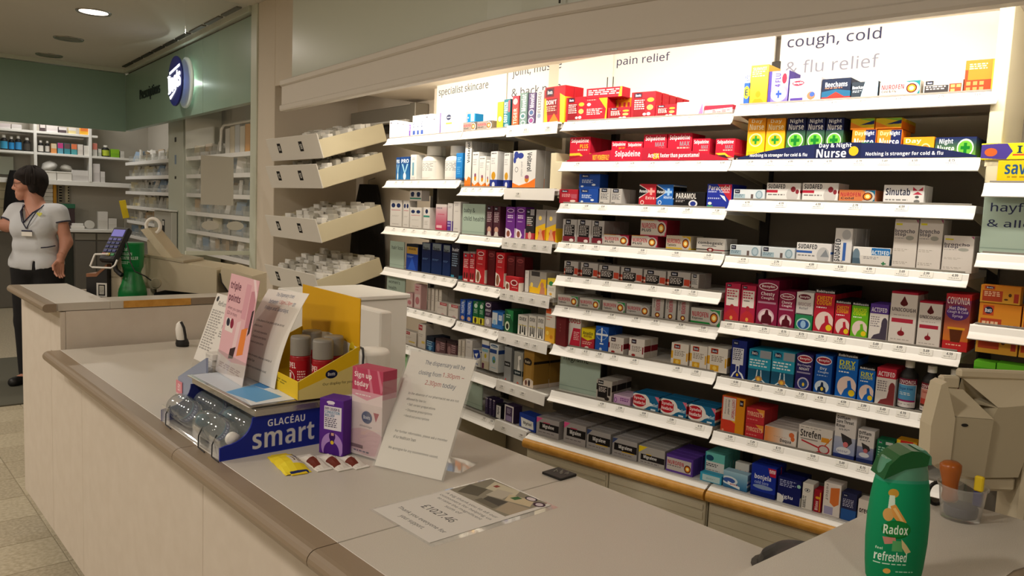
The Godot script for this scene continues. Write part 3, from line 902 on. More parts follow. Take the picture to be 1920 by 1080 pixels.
func alcove():
	# four tilted trays of white prescription packets
	var hs := [1.787, 1.602, 1.264, 0.919]
	var nm := ["topmost", "second", "third", "lowest"]
	var pk := mk(Vector3(-0.044, 0, -0.016), Vector3(0.044, 0.085, 0.016), 0.002).mesh()
	for i in 4:
		var o := thing("tilted_tray", "%s of four tilted cream trays by the pillar" % nm[i], "tray", FL, Vector3(-2.42, hs[i], 0.055), "tilted trays of packets by the pillar")
		o.rotation.x = 0.0
		o.transform = o.transform * Transform3D(Basis(Vector3.RIGHT, deg_to_rad(18)), Vector3.ZERO)
		obj("front_plate", mk(Vector3(-0.42, 0, -0.006), Vector3(0.42, 0.155, 0), 0.002), mats["white_plain"], o)
		obj("side_plate", mk(Vector3(0.409, 0.0, -0.46), Vector3(0.415, 0.115, -0.006)), mats["cream_plastic"], o)
		obj("side_plate", mk(Vector3(-0.415, 0.0, -0.46), Vector3(-0.409, 0.115, -0.006)), mats["cream_plastic"], o)
		obj("tray_floor", mk(Vector3(-0.415, 0.0, -0.46), Vector3(0.415, 0.005, -0.006)), mats["cream_plastic"], o)
		obj("back_plate", mk(Vector3(-0.415, 0.0, -0.466), Vector3(0.415, 0.115, -0.46)), mats["cream_plastic"], o)
		for s in 2:
			var lb := pb("tray%d%d" % [i, s])
			lb.box(Vector3(-0.027, -0.032, 0), Vector3(0.027, 0.032, 0.001), 0.0003, true)
			obj("number_label", lb, dz["tray00"][0], o, Vector3(-0.22 + s * 0.36, 0.085, 0))
		for a in 8:
			for r in 9:
				if (a * 5 + r * 3 + i) % 11 == 0:
					continue
				var m := one("prescription_packet", "white prescription packet in the %s tilted tray, %s row, %s from left" % [nm[i], NTH[r], NTH[a]], "packet", pk, mats["packet_white"] if (a + r) % 3 else mats["packet_grey"], Transform3D(), Vector3.ZERO, "packets in the %s tilted tray" % nm[i])
				m.transform = o.transform * Transform3D(Basis(Vector3.RIGHT, deg_to_rad(rng.randf_range(-24, -6))) * Basis(Vector3.UP, rng.randf_range(-0.06, 0.06)), Vector3(-0.36 + a * 0.102 + rng.randf_range(-0.004, 0.004), 0.012 + rng.randf_range(0.015, 0.05), -0.045 - r * 0.045))
	var ct := thing("hanging_coat", "black coat hanging in the alcove behind the tilted trays", "coat", FL, Vector3(-2.62, 0.74, -0.585))
	obj("coat_body", coat(0.27, 0.92), mats["black_cloth"], ct)
	var hk := B.new()
	hk.tube([Vector3(0, 0.9, 0), Vector3(0, 0.95, 0), Vector3(0, 0.97, -0.05)], 0.005)
	obj("coat_hook", hk, mats["grey_metal"], ct)
	var sh := thing("metal_hood", "grey metal shutter hood high in the alcove left of skincare", "hood", FL, Vector3(-2.42, 2.03, -0.60))
	obj("hood_face", mk(Vector3(-0.44, 0.05, -0.04), Vector3(0.42, 0.155, 0.05), 0.004), mats["grey_metal"], sh)
	obj("hood_lip", mk(Vector3(-0.45, 0.042, -0.04), Vector3(0.43, 0.054, 0.09), 0.003), mats["white_metal"], sh)
	obj("dark_slot", mk(Vector3(-0.44, 0.0, -0.045), Vector3(0.42, 0.042, 0.03), 0.003), mats["dark_metal"], sh)
	obj("end_bracket", mk(Vector3(0.43, 0.02, -0.04), Vector3(0.5, 0.16, 0.06), 0.003), mats["grey_metal"], sh)
	var wc := thing("drawer_unit", "white drawer unit with green number label behind the notice", "cabinet", FC, Vector3(-0.78, 0, -0.80))
	obj("body", mk(Vector3(-0.29, 0.0, -0.4), Vector3(0.1, 1.12, 0), 0.004), mats["white_plain"], wc)
	obj("lid_edge", mk(Vector3(-0.30, 1.12, -0.41), Vector3(0.11, 1.14, 0.01), 0.004), mats["white_metal"], wc)
	var gl := pb("label_3b")
	gl.box(Vector3(-0.25, 1.05, 0), Vector3(-0.19, 1.105, 0.0015), 0.0004, true)
	obj("green_label", gl, dz["label_3b"][0], wc)
	obj("side_box", mk(Vector3(0.24, 0.9, -0.05), Vector3(0.52, 1.135, 0.0), 0.006), mats["white_plain"], wc)
	obj("side_base", mk(Vector3(0.24, 0.0, -0.05), Vector3(0.52, 0.895, 0.0), 0.006), mats["white_plain"], wc)
	var pr := thing("label_roll_printer", "white rounded printer with black cable left of tilted notice", "printer", FC, Vector3(-0.19, 0.0, -0.72))
	var pbm := B.new()
	pbm.lathe([[0, 0.93], [0.062, 0.93], [0.068, 0.94], [0.068, 1.005], [0.06, 1.018], [0.02, 1.022], [0, 1.022]], 28)
	obj("body", pbm, mats["white_plain"], pr)
	obj("stand", mk(Vector3(-0.07, 0, -0.07), Vector3(0.07, 0.93, 0.07)), mats["white_plain"], pr)
	var cbl := B.new()
	cbl.tube([Vector3(-0.02, 1.024, 0.03), Vector3(0.03, 1.03, 0.05), Vector3(0.06, 1.01, 0.065), Vector3(0.064, 0.96, 0.07), Vector3(0.062, 0.90, 0.08)], 0.004)
	obj("cable", cbl, mats["black"], pr)

func counters():
	# main counter: worktop in three lengths, rounded brown edge, cream front
	var c := thing("shop_counter", "long white-topped counter with rounded brown front edge and cream panels", "counter", FC, Vector3.ZERO)
	var cuts := [-1.125, 0.28, 0.955, 2.6]
	for i in 3:
		var a: float = cuts[i] + 0.001; var b: float = cuts[i + 1] - 0.0015
		obj("worktop", mk(Vector3(a, 0.895, -0.56), Vector3(b, 0.93, 0.041), 0.001), mats["laminate"], c)
		var e := B.new()
		var pf := [Vector2(0.0415, 0.93), Vector2(0.0415, 0.893)]
		for k in 9:
			var t := lerpf(-PI / 2, PI / 2, k / 8.0)
			pf.append(Vector2(0.08 + cos(t) * 0.02, 0.9113 + sin(t) * 0.0187))
		e.prism(pf, a, b, Transform3D(Basis(Vector3(0, 0, 1), Vector3(0, 1, 0), Vector3(1, 0, 0)), Vector3.ZERO))
		obj("edge_trim", e, mats["edge_trim"], c)
	obj("carcass", mk(Vector3(-1.12, 0.16, -0.52), Vector3(2.6, 0.894, 0.012)), mats["cabinet_cream"], c)
	obj("kick_board", mk(Vector3(-1.12, 0.0, -0.48), Vector3(2.6, 0.158, -0.05)), mats["post_dark"], c)
	var pc := [-1.332, -0.86, 0.29, 1.05, 1.8, 2.6]
	for i in 5:
		obj("front_panel", mk(Vector3(pc[i] + 0.0012, 0.155, 0.013), Vector3(pc[i + 1] - 0.0012, 0.889, 0.031), 0.001), mats["counter_panel"], c)
	# raised till counter at the far end
	var t := thing("till_counter", "raised white till counter at the far end with brown chipped edge", "counter", FC, Vector3(-1.5, 0, 0))
	obj("worktop", mk(Vector3(-0.375, 1.07, -0.142), Vector3(0.333, 1.1, 0.045), 0.001), mats["laminate"], t)
	var e2 := B.new()
	var pf2 := [Vector2(0.0455, 1.1), Vector2(0.0455, 1.068)]
	for k in 9:
		var a2 := lerpf(-PI / 2, PI / 2, k / 8.0)
		pf2.append(Vector2(0.075 + cos(a2) * 0.016, 1.084 + sin(a2) * 0.016))
	e2.prism(pf2, -0.38, 0.345, Transform3D(Basis(Vector3(0, 0, 1), Vector3(0, 1, 0), Vector3(1, 0, 0)), Vector3.ZERO))
	obj("edge_trim", e2, mats["edge_trim"], t)
	obj("rim_board", mk(Vector3(0.20, 1.07, -0.66), Vector3(0.333, 1.1, -0.1425), 0.001), mats["laminate"], t)
	obj("bare_edge", mk(Vector3(0.3332, 1.071, -0.45), Vector3(0.336, 1.099, -0.19), 0.0005), mats["bullnose_wood"], t)
	obj("bare_edge", mk(Vector3(0.3332, 1.071, -0.66), Vector3(0.336, 1.099, -0.452), 0.0005), mats["edge_trim"], t)
	obj("end_panel", mk(Vector3(0.335 - 0.02, 0.16, -0.66), Vector3(0.331, 1.068, 0.012)), mats["counter_panel"], t)
	obj("front_panel", mk(Vector3(-0.415, 0.155, 0.013), Vector3(0.165, 1.066, 0.031), 0.001), mats["counter_panel"], t)
	obj("front_panel", mk(Vector3(0.1675, 0.895, 0.013), Vector3(0.331, 1.066, 0.031), 0.001), mats["counter_panel"], t)
	obj("left_panel", mk(Vector3(-0.415, 0.155, -0.66), Vector3(-0.40, 1.066, 0.012)), mats["counter_panel"], t)
	obj("well_floor", mk(Vector3(-0.39, 0.93, -0.66), Vector3(0.314, 0.95, 0.010)), mats["black"], t)
	obj("carcass", mk(Vector3(-0.39, 0.16, -0.62), Vector3(0.31, 0.925, 0.008)), mats["cabinet_cream"], t)
	obj("kick_board", mk(Vector3(-0.36, 0.0, -0.55), Vector3(0.31, 0.158, -0.05)), mats["post_dark"], t)
	# raised ledge on the right, nearest the camera
	var r := thing("raised_counter", "raised white counter at lower right carrying the green bottle", "counter", FC, Vector3(1.74, 0, -0.2))
	var top := B.new()
	var poly := [Vector2(-0.110, -0.5), Vector2(-0.088, 0.30), Vector2(-0.02, 0.405), Vector2(0.5, 0.405), Vector2(0.5, 0.2), Vector2(0.125, 0.262), Vector2(0.109, 0.2), Vector2(0.09, -0.5)]
	top.prism(poly, 1.068, 1.1, Transform3D(Basis(Vector3(1, 0, 0), Vector3(0, 0, -1), Vector3(0, 1, 0)), Vector3.ZERO))
	obj("worktop", top, mats["laminate"], r)
	var ed := B.new()
	ed.tube([Vector3(0.094, 1.084, 0.5), Vector3(0.113, 1.084, -0.2), Vector3(0.129, 1.084, -0.258), Vector3(0.5, 1.084, -0.196)], 0.016, 12)
	obj("edge_trim", ed, mats["edge_trim"], r)
	obj("carcass", mk(Vector3(-0.075, 0.932, -0.36), Vector3(0.07, 1.067, 0.45)), mats["counter_panel"], r)
	var dm := thing("black_dome_cradle", "black rounded plastic cradle tucked beside the raised counter's left edge", "holder", FC, Vector3(1.545, 0.93, -0.515))
	var b := B.new()
	b.lathe([[0, 0], [0.075, 0], [0.078, 0.006], [0.072, 0.025], [0.055, 0.043], [0.03, 0.053], [0, 0.056]], 28, Transform3D(Basis.from_scale(Vector3(1.3, 1, 0.9)), Vector3.ZERO))
	obj("dome", b, mat("dome_black", "0a0909", 0.4), dm)
	var bb := B.new()
	bb.lathe([[0, 0.0], [0.084, 0.0], [0.086, 0.003], [0.078, 0.007]], 28, Transform3D(Basis.from_scale(Vector3(1.3, 1, 0.9)), Vector3.ZERO))
	obj("base_ring", bb, mats["dark_metal"], dm)


func lean(o: Node3D, deg: float):
	o.transform = o.transform * Transform3D(Basis(Vector3.RIGHT, deg_to_rad(-deg)), Vector3.ZERO)


func acrylic_box(lo: Vector3, hi: Vector3) -> B:
	return mk(lo, hi, 0.0006)


func display_goods():
	var W := 0.93
	# bottled water stand
	var s := thing("water_display", "blue-sided display tray holding clear water bottles on the counter", "display stand", FC, Vector3(0, W, 0))
	var side := pb("water_side")
	var pf := [Vector2(0.044, 0), Vector2(0.044, 0.030)]
	for k in 9:
		var t := k / 8.0
		pf.append(Vector2(0.030 - 0.062 * sin(t * PI / 2), 0.034 + 0.056 * (1 - cos(t * PI / 2))))
	pf.append_array([Vector2(-0.235, 0.090), Vector2(-0.235, 0)])
	var fx := Transform3D(Basis(Vector3(0, 0, -1), Vector3(0, 1, 0), Vector3(1, 0, 0)), Vector3.ZERO)
	var pm := []
	for p in pf:
		pm.append(Vector2(-p.x, p.y))
	side.prism(pm, 0.422, 0.427, fx, true)
	obj("side_panel", side, dz["water_side"][0], s)
	var side2 := B.new()
	side2.prism(pm, 0.026, 0.030, fx)
	obj("side_panel", side2, mats["navy"], s)
	obj("top_rim", mk(Vector3(0.024, 0.0905, -0.24), Vector3(0.43, 0.108, -0.036), 0.002), mats["chrome"], s)
	obj("bed", mk(Vector3(0.031, 0.0, -0.235), Vector3(0.421, 0.008, 0.04)), mats["acrylic"], s)
	obj("back_panel", mk(Vector3(0.031, 0.008, -0.235), Vector3(0.421, 0.09, -0.230)), mats["navy"], s)
	for f in [[0.031, 0.085], [0.255, 0.30], [0.36, 0.421]]:
		obj("front_fence", acrylic_box(Vector3(f[0], 0.0, 0.041), Vector3(f[1], 0.046, 0.044)), mats["acrylic"], s)
	for u in [0.07, 0.30, 0.385]:
		var wr := B.new()
		wr.tube([Vector3(u, 0.05, 0.035), Vector3(u + 0.004, 0.03, 0.047), Vector3(u + 0.01, 0.004, 0.05), Vector3(u + 0.05, 0.003, 0.05)], 0.0015, 6)
		obj("wire_clip", wr, mats["black"], s)
	var lid := thing("leaflet_tray", "glossy grey lid with blue leaflets on the water display", "tray", FC, Vector3(0.215, W + 0.109, -0.145))
	obj("plate", mk(Vector3(-0.20, 0, -0.115), Vector3(0.20, 0.004, 0.118), 0.0015), mats["chrome"], lid)
	var lf := pb("leaflets")
	lf.box(Vector3(-0.19, 0.2, 0), Vector3(0.19, 0.41, 0.001), 0.0003, true)
	var lm := obj("leaflet_sheet", lf, dz["leaflets"][0], lid)
	lm.transform = Transform3D(Basis(Vector3.RIGHT, -PI / 2), Vector3(0, 0.0042, 0.308))
	# four bottles on their sides
	var bn := ["front left", "front right", "rear left", "rear right"]
	for i in 4:
		var u := 0.045 + (i % 2) * 0.188
		var zz := 0.006 if i < 2 else -0.062
		var yy := W + (0.0405 if i < 2 else 0.0415)
		var o := thing("water_bottle", "clear water bottle lying in the tray, %s of four" % bn[i], "bottle", FC, Vector3(u, yy, zz), "water bottles lying in the display tray")
		o.transform = o.transform * Transform3D(Basis(Vector3(0, 0, 1), -PI / 2 if i % 2 == 0 else -PI / 2), Vector3.ZERO)
		var b := B.new()
		var r := 0.0335
		b.lathe([[0, 0.002], [r * 0.8, 0], [r, 0.006], [r, 0.03], [r * 0.96, 0.035], [r, 0.04], [r, 0.072], [r * 0.95, 0.078], [r, 0.085], [r, 0.11], [r * 0.85, 0.135], [r * 0.5, 0.155], [r * 0.42, 0.16], [r * 0.42, 0.166], [0, 0.166]], 24)
		obj("bottle_body", b, mats["bottle_clear"], o)
		var cp := B.new()
		cp.lathe([[r * 0.44, 0.164], [r * 0.47, 0.166], [r * 0.47, 0.18], [0, 0.181]], 18)
		obj("cap", cp, mats["white_metal"] if i % 2 else mat("cap_teal", "2a6a80", 0.4), o)
		var lb := pb("water_label")
		lb.lathe([[r + 0.0006, 0.042 if i else 0.008], [r + 0.0006, 0.07 if i else 0.05]], 18, Transform3D(), PI, PI * 0.35, true)
		obj("label_print", lb, dz["water_label"][0], o)
	var LT := W + 0.1145
	# yellow carton with spray cans
	var y := thing("yellow_display_carton", "yellow cardboard display carton holding red spray cans", "carton", FC, Vector3(0.255, LT, -0.235))
	y.rotation.y += deg_to_rad(-4)
	var fr := pb("carton_front")
	fr.box(Vector3(-0.185, 0, 0.076), Vector3(0.175, 0.045, 0.079), 0.0006, true)
	obj("front_flap", fr, dz["carton_front"][0], y)
	var sp := pb("carton_side")
	sp.prism([Vector2(-0.079, 0), Vector2(0.079, 0), Vector2(0.079, 0.120), Vector2(-0.079, 0.045)], 0.172, 0.175, Transform3D(Basis(Vector3(0, 0, -1), Vector3(0, 1, 0), Vector3(1, 0, 0)), Vector3.ZERO), true)
	obj("side_flap", sp, dz["carton_side"][0], y)
	var sp2 := B.new()
	sp2.prism([Vector2(-0.079, 0), Vector2(0.079, 0), Vector2(0.079, 0.120), Vector2(-0.079, 0.045)], -0.185, -0.182, Transform3D(Basis(Vector3(0, 0, -1), Vector3(0, 1, 0), Vector3(1, 0, 0)), Vector3.ZERO))
	obj("side_flap", sp2, mats["yellow"], y)
	var bk := pb("carton_back")
	bk.box(Vector3(-0.185, 0, -0.082), Vector3(0.175, 0.24, -0.079), 0.0006, true)
	obj("back_board", bk, dz["carton_back"][0], y)
	obj("carton_floor", mk(Vector3(-0.184, 0, -0.079), Vector3(0.174, 0.003, 0.076)), mats["yellow"], y)
	var cn := [[0.07, 0.03, "front right"], [0.137, 0.0, "rightmost"], [0.10, -0.045, "rear right"], [0.0, -0.03, "hidden rear"], [-0.16, 0.02, "dark, leftmost"]]
	for k in cn.size():
		var q: Array = cn[k]
		var o := thing("spray_can", "red and grey spray can in the yellow carton, %s" % q[2] if k < 4 else "slim dark brown spray bottle at left end of the yellow carton", "can", FC, y.transform.origin * 0 + Vector3(0.255, LT + 0.0035, -0.235) + Basis(Vector3.UP, deg_to_rad(-4)) * Vector3(q[0], 0, q[1]), "spray cans in the yellow carton" if k < 4 else "")
		var r := 0.026 if k < 4 else 0.017
		var b := B.new()
		b.lathe([[0, 0], [r * 0.94, 0], [r, 0.003], [r, 0.082], [r * 0.95, 0.086], [0, 0.087]], 24)
		obj("can_body", b, mat("can_red", "a01420", 0.3) if k < 4 else mat("can_brown", "2a1814", 0.35), o)
		var cp := B.new()
		if k < 4:
			cp.lathe([[r * 0.97, 0.0865], [r * 0.98, 0.088], [r * 0.98, 0.128], [r * 0.9, 0.134], [0, 0.135]], 24)
		else:
			cp.lathe([[r * 0.8, 0.0865], [r * 0.8, 0.10], [r * 0.5, 0.102], [r * 0.5, 0.13], [r * 0.3, 0.133], [0, 0.134]], 20)
		obj("cap", cp, mat("can_cap", "8c8880", 0.4) if k < 4 else mats["black"], o)
		if k < 4:
			var lb := pb("can_label")
			lb.lathe([[r + 0.0004, 0.01], [r + 0.0004, 0.075]], 14, Transform3D(), 2.6, -0.9, true)
			obj("label_print", lb, dz["can_label"][0], o)
	# curved notice in front of it
	var n1 := pb("notice1")
	var rows := []
	for i in 13:
		var t := i / 12.0
		var back := 0.03 * t + 0.055 * t * t
		rows.append([Vector3(0.066 - 0.0 * t, LT + 0.001 + 0.248 * t - 0.02 * t * t, -0.145 - back), Vector3(0.292 + 0.012 * t, LT + 0.001 + 0.248 * t - 0.02 * t * t + 0.012 * t, -0.146 - back)])
	n1.sheet(rows, 0.0008, true)
	one("dispensary_notice", "curved white notice leaning on the yellow carton", "notice", n1, dz["notice1"][0], FC)
	# pink leaflet card
	var tp := thing("leaflet_card", "tall pink triple points card in a clear holder", "leaflet", FC, Vector3(0.112, LT, -0.100))
	tp.rotation.y += deg_to_rad(-4)
	lean(tp, 9)
	var tb := pb("triple")
	tb.box(Vector3(-0.108, 0, 0), Vector3(0.112, 0.272, 0.0015), 0.0004, true)
	obj("card_print", tb, dz["triple"][0], tp)
	obj("holder_sheet", acrylic_box(Vector3(-0.110, 0.0, 0.002), Vector3(0.114, 0.06, 0.0035)), mats["acrylic"], tp)
	obj("foot", acrylic_box(Vector3(-0.110, 0.0, -0.03), Vector3(0.114, 0.003, 0.002)), mats["acrylic"], tp)
	var ti := thing("refund_notice", "white refund guarantee notice leaning behind the pink card", "notice", FC, Vector3(-0.165, W + 0.10, -0.140))
	lean(ti, 20)
	var rb := pb("refund")
	rb.box(Vector3(-0.09, 0, 0), Vector3(0.085, 0.21, 0.001), 0.0004, true)
	obj("notice_print", rb, dz["refund"][0], ti)
	obj("holder_foot", acrylic_box(Vector3(-0.092, -0.085, -0.004), Vector3(0.088, 0.0, -0.001)), mats["acrylic"], ti)
	var tr := thing("triangle_holder", "blue-grey triangular sweet holder with pink price label", "holder", FC, Vector3(-0.06, W, -0.075))
	var wd := B.new()
	wd.prism([Vector2(-0.14, 0), Vector2(0.08, 0), Vector2(0.08, 0.155), Vector2(-0.14, 0.062)], -0.006, 0.0, Transform3D(Basis(), Vector3.ZERO))
	obj("side_wall", wd, mat("holder_blue", "8f9ab4", 0.35), tr)
	var wd2 := B.new()
	wd2.prism([Vector2(-0.14, 0), Vector2(0.08, 0), Vector2(0.08, 0.16), Vector2(-0.14, 0.045)], -0.15, -0.144, Transform3D(Basis(), Vector3.ZERO))
	obj("side_wall", wd2, mats["holder_blue"], tr)
	obj("holder_floor", mk(Vector3(-0.14, 0.0, -0.144), Vector3(0.08, 0.004, -0.006)), mats["holder_blue"], tr)
	obj("shelf_plate", mk(Vector3(-0.02, 0.085, -0.142), Vector3(0.08, 0.088, -0.007)), mats["holder_blue"], tr)
	obj("front_lip", mk(Vector3(-0.143, 0.0, -0.15), Vector3(-0.1405, 0.062, 0.0)), mats["acrylic"], tr)
	var pl := pb("pink_price")
	pl.box(Vector3(-0.15, 0.012, 0.001), Vector3(-0.10, 0.052, 0.0025), 0.0003, true)
	obj("price_label", pl, dz["pink_price"][0], tr)
	for k in 4:
		var m := one("small_carton", "small white carton stacked beside the pink card, %s of four" % ["lowest", "second", "third", "topmost"][k], "box", carton(0.052, 0.017, 0.036, "white_plain_flat"), dz["white_plain_flat"][0], FC, Vector3(-0.03 + (k % 2) * 0.004, W + 0.0885 + 0.0175 * k, -0.1), "white cartons stacked in the triangular holder")
	# purple carton
	var pu := one("medicine_carton", "purple medicine carton standing before the leaflet holder", "box", carton(0.068, 0.132, 0.052, "purple_cough"), dz["purple_cough"][0], FC, Vector3(0.522, W + 0.0015, -0.180))
	pu.rotation.y += deg_to_rad(24)
	var bar := pb("barcode")
	bar.box(Vector3(-0.0352, 0.045, -0.036), Vector3(-0.0342, 0.075, -0.008), 0.0002, false)
	obj("side_label", bar, dz["barcode"][0], pu)
	# leaflets in a clear box
	var su := thing("leaflet_box", "clear box of pink sign up today leaflets", "leaflet holder", FC, Vector3(0.588, W, -0.232))
	su.rotation.y += deg_to_rad(14)
	var sl := pb("signup")
	sl.box(Vector3(-0.049, 0.004, -0.05), Vector3(0.049, 0.212, -0.003), 0.0006, true)
	obj("leaflet_stack", sl, dz["signup"][0], su)
	obj("holder_front", acrylic_box(Vector3(-0.051, 0, -0.002), Vector3(0.051, 0.13, 0.0)), mats["acrylic"], su)
	obj("holder_side", acrylic_box(Vector3(0.050, 0, -0.055), Vector3(0.0525, 0.19, 0.0)), mats["acrylic"], su)
	obj("holder_side", acrylic_box(Vector3(-0.0525, 0, -0.055), Vector3(-0.050, 0.19, 0.0)), mats["acrylic"], su)
	obj("holder_floor", acrylic_box(Vector3(-0.052, 0, -0.055), Vector3(0.052, 0.003, 0.0)), mats["acrylic"], su)
	# snack bars laid in a row
	var bars := [[0.53, -0.072, -8.0, "bar_yellow", "yellow wrapped snack bar, nearest the water display", 0.14], [0.552, -0.122, -4.0, "bar_white", "white wrapped bar with brown window, middle of three", 0.11], [0.575, -0.158, -2.0, "bar_white", "white wrapped bar with brown window, behind the middle one", 0.11], [0.60, -0.192, 2.0, "bar_white", "white wrapped bar half under the leaflet box", 0.08]]
	for q in bars:
		var o := thing("snack_bar", q[4], "snack bar", FC, Vector3(q[0], W, q[1]), "wrapped bars beside the water display")
		o.rotation.y += deg_to_rad(q[2])
		var b := pb(q[3])
		var L: float = q[5]
		var rr := []
		for i in 9:
			var t := i / 8.0
			var bulge := 0.013 * pow(sin(clampf((t - 0.1) / 0.8, 0, 1) * PI), 0.5)
			rr.append([t, 0.002 + bulge])
		for i in 8:
			for k in 6:
				var pts := []
				var uvs := []
				for c in [[i, k], [i + 1, k], [i + 1, k + 1], [i, k + 1]]:
					var an: float = PI * c[1] / 6.0
					var hgt: float = rr[c[0]][1]
					pts.append(Vector3((rr[c[0]][0] - 0.5) * L, hgt * sin(an) + 0.0006 + 0.0008 * sin(c[0] * 2.4 + c[1]), cos(an) * (0.029 if q[3] == "bar_yellow" else 0.0175)))
					uvs.append(Vector2(b.uvr.position.x + b.uvr.size.x * c[0] / 8.0, b.uvr.end.y - b.uvr.size.y * c[1] / 6.0))
				b.tri(pts[0], pts[1], pts[2], uvs[0], uvs[1], uvs[2], Vector3(0, 1, pts[0].z * 20))
				b.tri(pts[0], pts[2], pts[3], uvs[0], uvs[2], uvs[3], Vector3(0, 1, pts[0].z * 20))
		obj("wrapper", b, dz[q[3]][0], o)
		for sgn in [-1, 1]:
			obj("crimped_end", mk(Vector3(sgn * L * 0.5 - 0.006, 0.0005, -0.018), Vector3(sgn * L * 0.5 + 0.006, 0.0028, 0.018), 0.0008), mats["yellow"] if q[3] == "bar_yellow" else mats["white_plain"], o)
	# tilted acrylic notice
	var n2 := thing("tilted_notice", "large tilted acrylic stand with dispensary closing notice", "notice", FC, Vector3(0.733, W + 0.001, -0.252))
	n2.rotation.y += deg_to_rad(21.5)
	lean(n2, 29)
	var nb := pb("notice2")
	nb.box(Vector3(-0.089, 0.003, -0.0005), Vector3(0.089, 0.281, 0.0005), 0.0002, true)
	obj("notice_print", nb, dz["notice2"][0], n2)
	obj("acrylic_front", acrylic_box(Vector3(-0.094, 0, 0.0008), Vector3(0.094, 0.285, 0.003)), mats["acrylic"], n2)
	obj("acrylic_back", acrylic_box(Vector3(-0.094, 0, -0.003), Vector3(0.094, 0.285, -0.0008)), mats["acrylic"], n2)
	var leg := B.new()
	leg.quad(Vector3(-0.094, 0.0, -0.003), Vector3(0.094, 0.0, -0.003), Vector3(0.094, 0.076, -0.138), Vector3(-0.094, 0.076, -0.138), Vector3(0, -1, 0))
	obj("foot", leg, mats["acrylic"], n2)
	# flat poster, pad
	var po := thing("flat_poster", "printed thank you poster in plastic pocket lying on the counter", "poster", FC, Vector3(0.957, W, -0.236))
	var pob := pb("poster")
	pob.box(Vector3(-0.094, -0.150, 0), Vector3(0.094, 0.150, 0.0006), 0.0002, true)
	var pm2 := obj("poster_print", pob, dz["poster"][0], po)
	pm2.transform = Transform3D(Basis(Vector3.RIGHT, -PI / 2), Vector3(0, 0.0006, 0))
	for q in [[-0.1, -0.155, -0.0945, 0.156], [0.0945, -0.155, 0.110, 0.156], [-0.094, -0.155, 0.094, -0.1505], [-0.094, 0.1505, 0.094, 0.156]]:
		obj("pocket_margin", acrylic_box(Vector3(q[0], 0.0002, q[1]), Vector3(q[2], 0.0009, q[3])), mats["acrylic"], po)
	var pad := thing("black_pad", "small black square pad at the back edge of the counter", "pad", FC, Vector3(0.93, W, -0.53))
	pad.rotation.y += deg_to_rad(2)
	obj("pad_sheet", mk(Vector3(-0.029, 0, -0.027), Vector3(0.029, 0.006, 0.027), 0.003), mats["black"], pad)
	var pw := B.new()
	for i in 7:
		pw.tube([Vector3(-0.018 + i * 0.006, 0.0066, -0.012 + 0.008 * sin(i * 2.1)), Vector3(-0.012 + i * 0.005, 0.0068, 0.006 * cos(i * 1.7))], 0.0006, 5)
	obj("worn_pattern", pw, mats["packet_grey"], pad)
	var sc := thing("hand_scanner", "white and black hand scanner standing below the till counter", "scanner", FC, Vector3(-1.0, W, -0.36))
	sc.rotation.y += deg_to_rad(30)
	lean(sc, -8)
	var sb := B.new()
	sb.lathe([[0, 0.0], [0.024, 0.001], [0.026, 0.012], [0.022, 0.028], [0.021, 0.03]], 20, Transform3D(Basis.from_scale(Vector3(1.1, 1, 0.8)), Vector3.ZERO))
	obj("base", sb, mats["black"], sc)
	var sb2 := B.new()
	sb2.lathe([[0.0205, 0.029], [0.022, 0.045], [0.022, 0.07], [0.016, 0.092], [0.006, 0.101], [0, 0.102]], 20, Transform3D(Basis.from_scale(Vector3(1.0, 1, 0.8)), Vector3.ZERO))
	obj("body", sb2, mats["white_plain"], sc)
	var sb3 := B.new()
	sb3.tube([Vector3(0.022, 0.02, 0.004), Vector3(0.024, 0.05, 0.006), Vector3(0.021, 0.08, 0.006), Vector3(0.008, 0.1015, 0.004)], 0.005, 8)
	obj("grip_strip", sb3, mats["black"], sc)


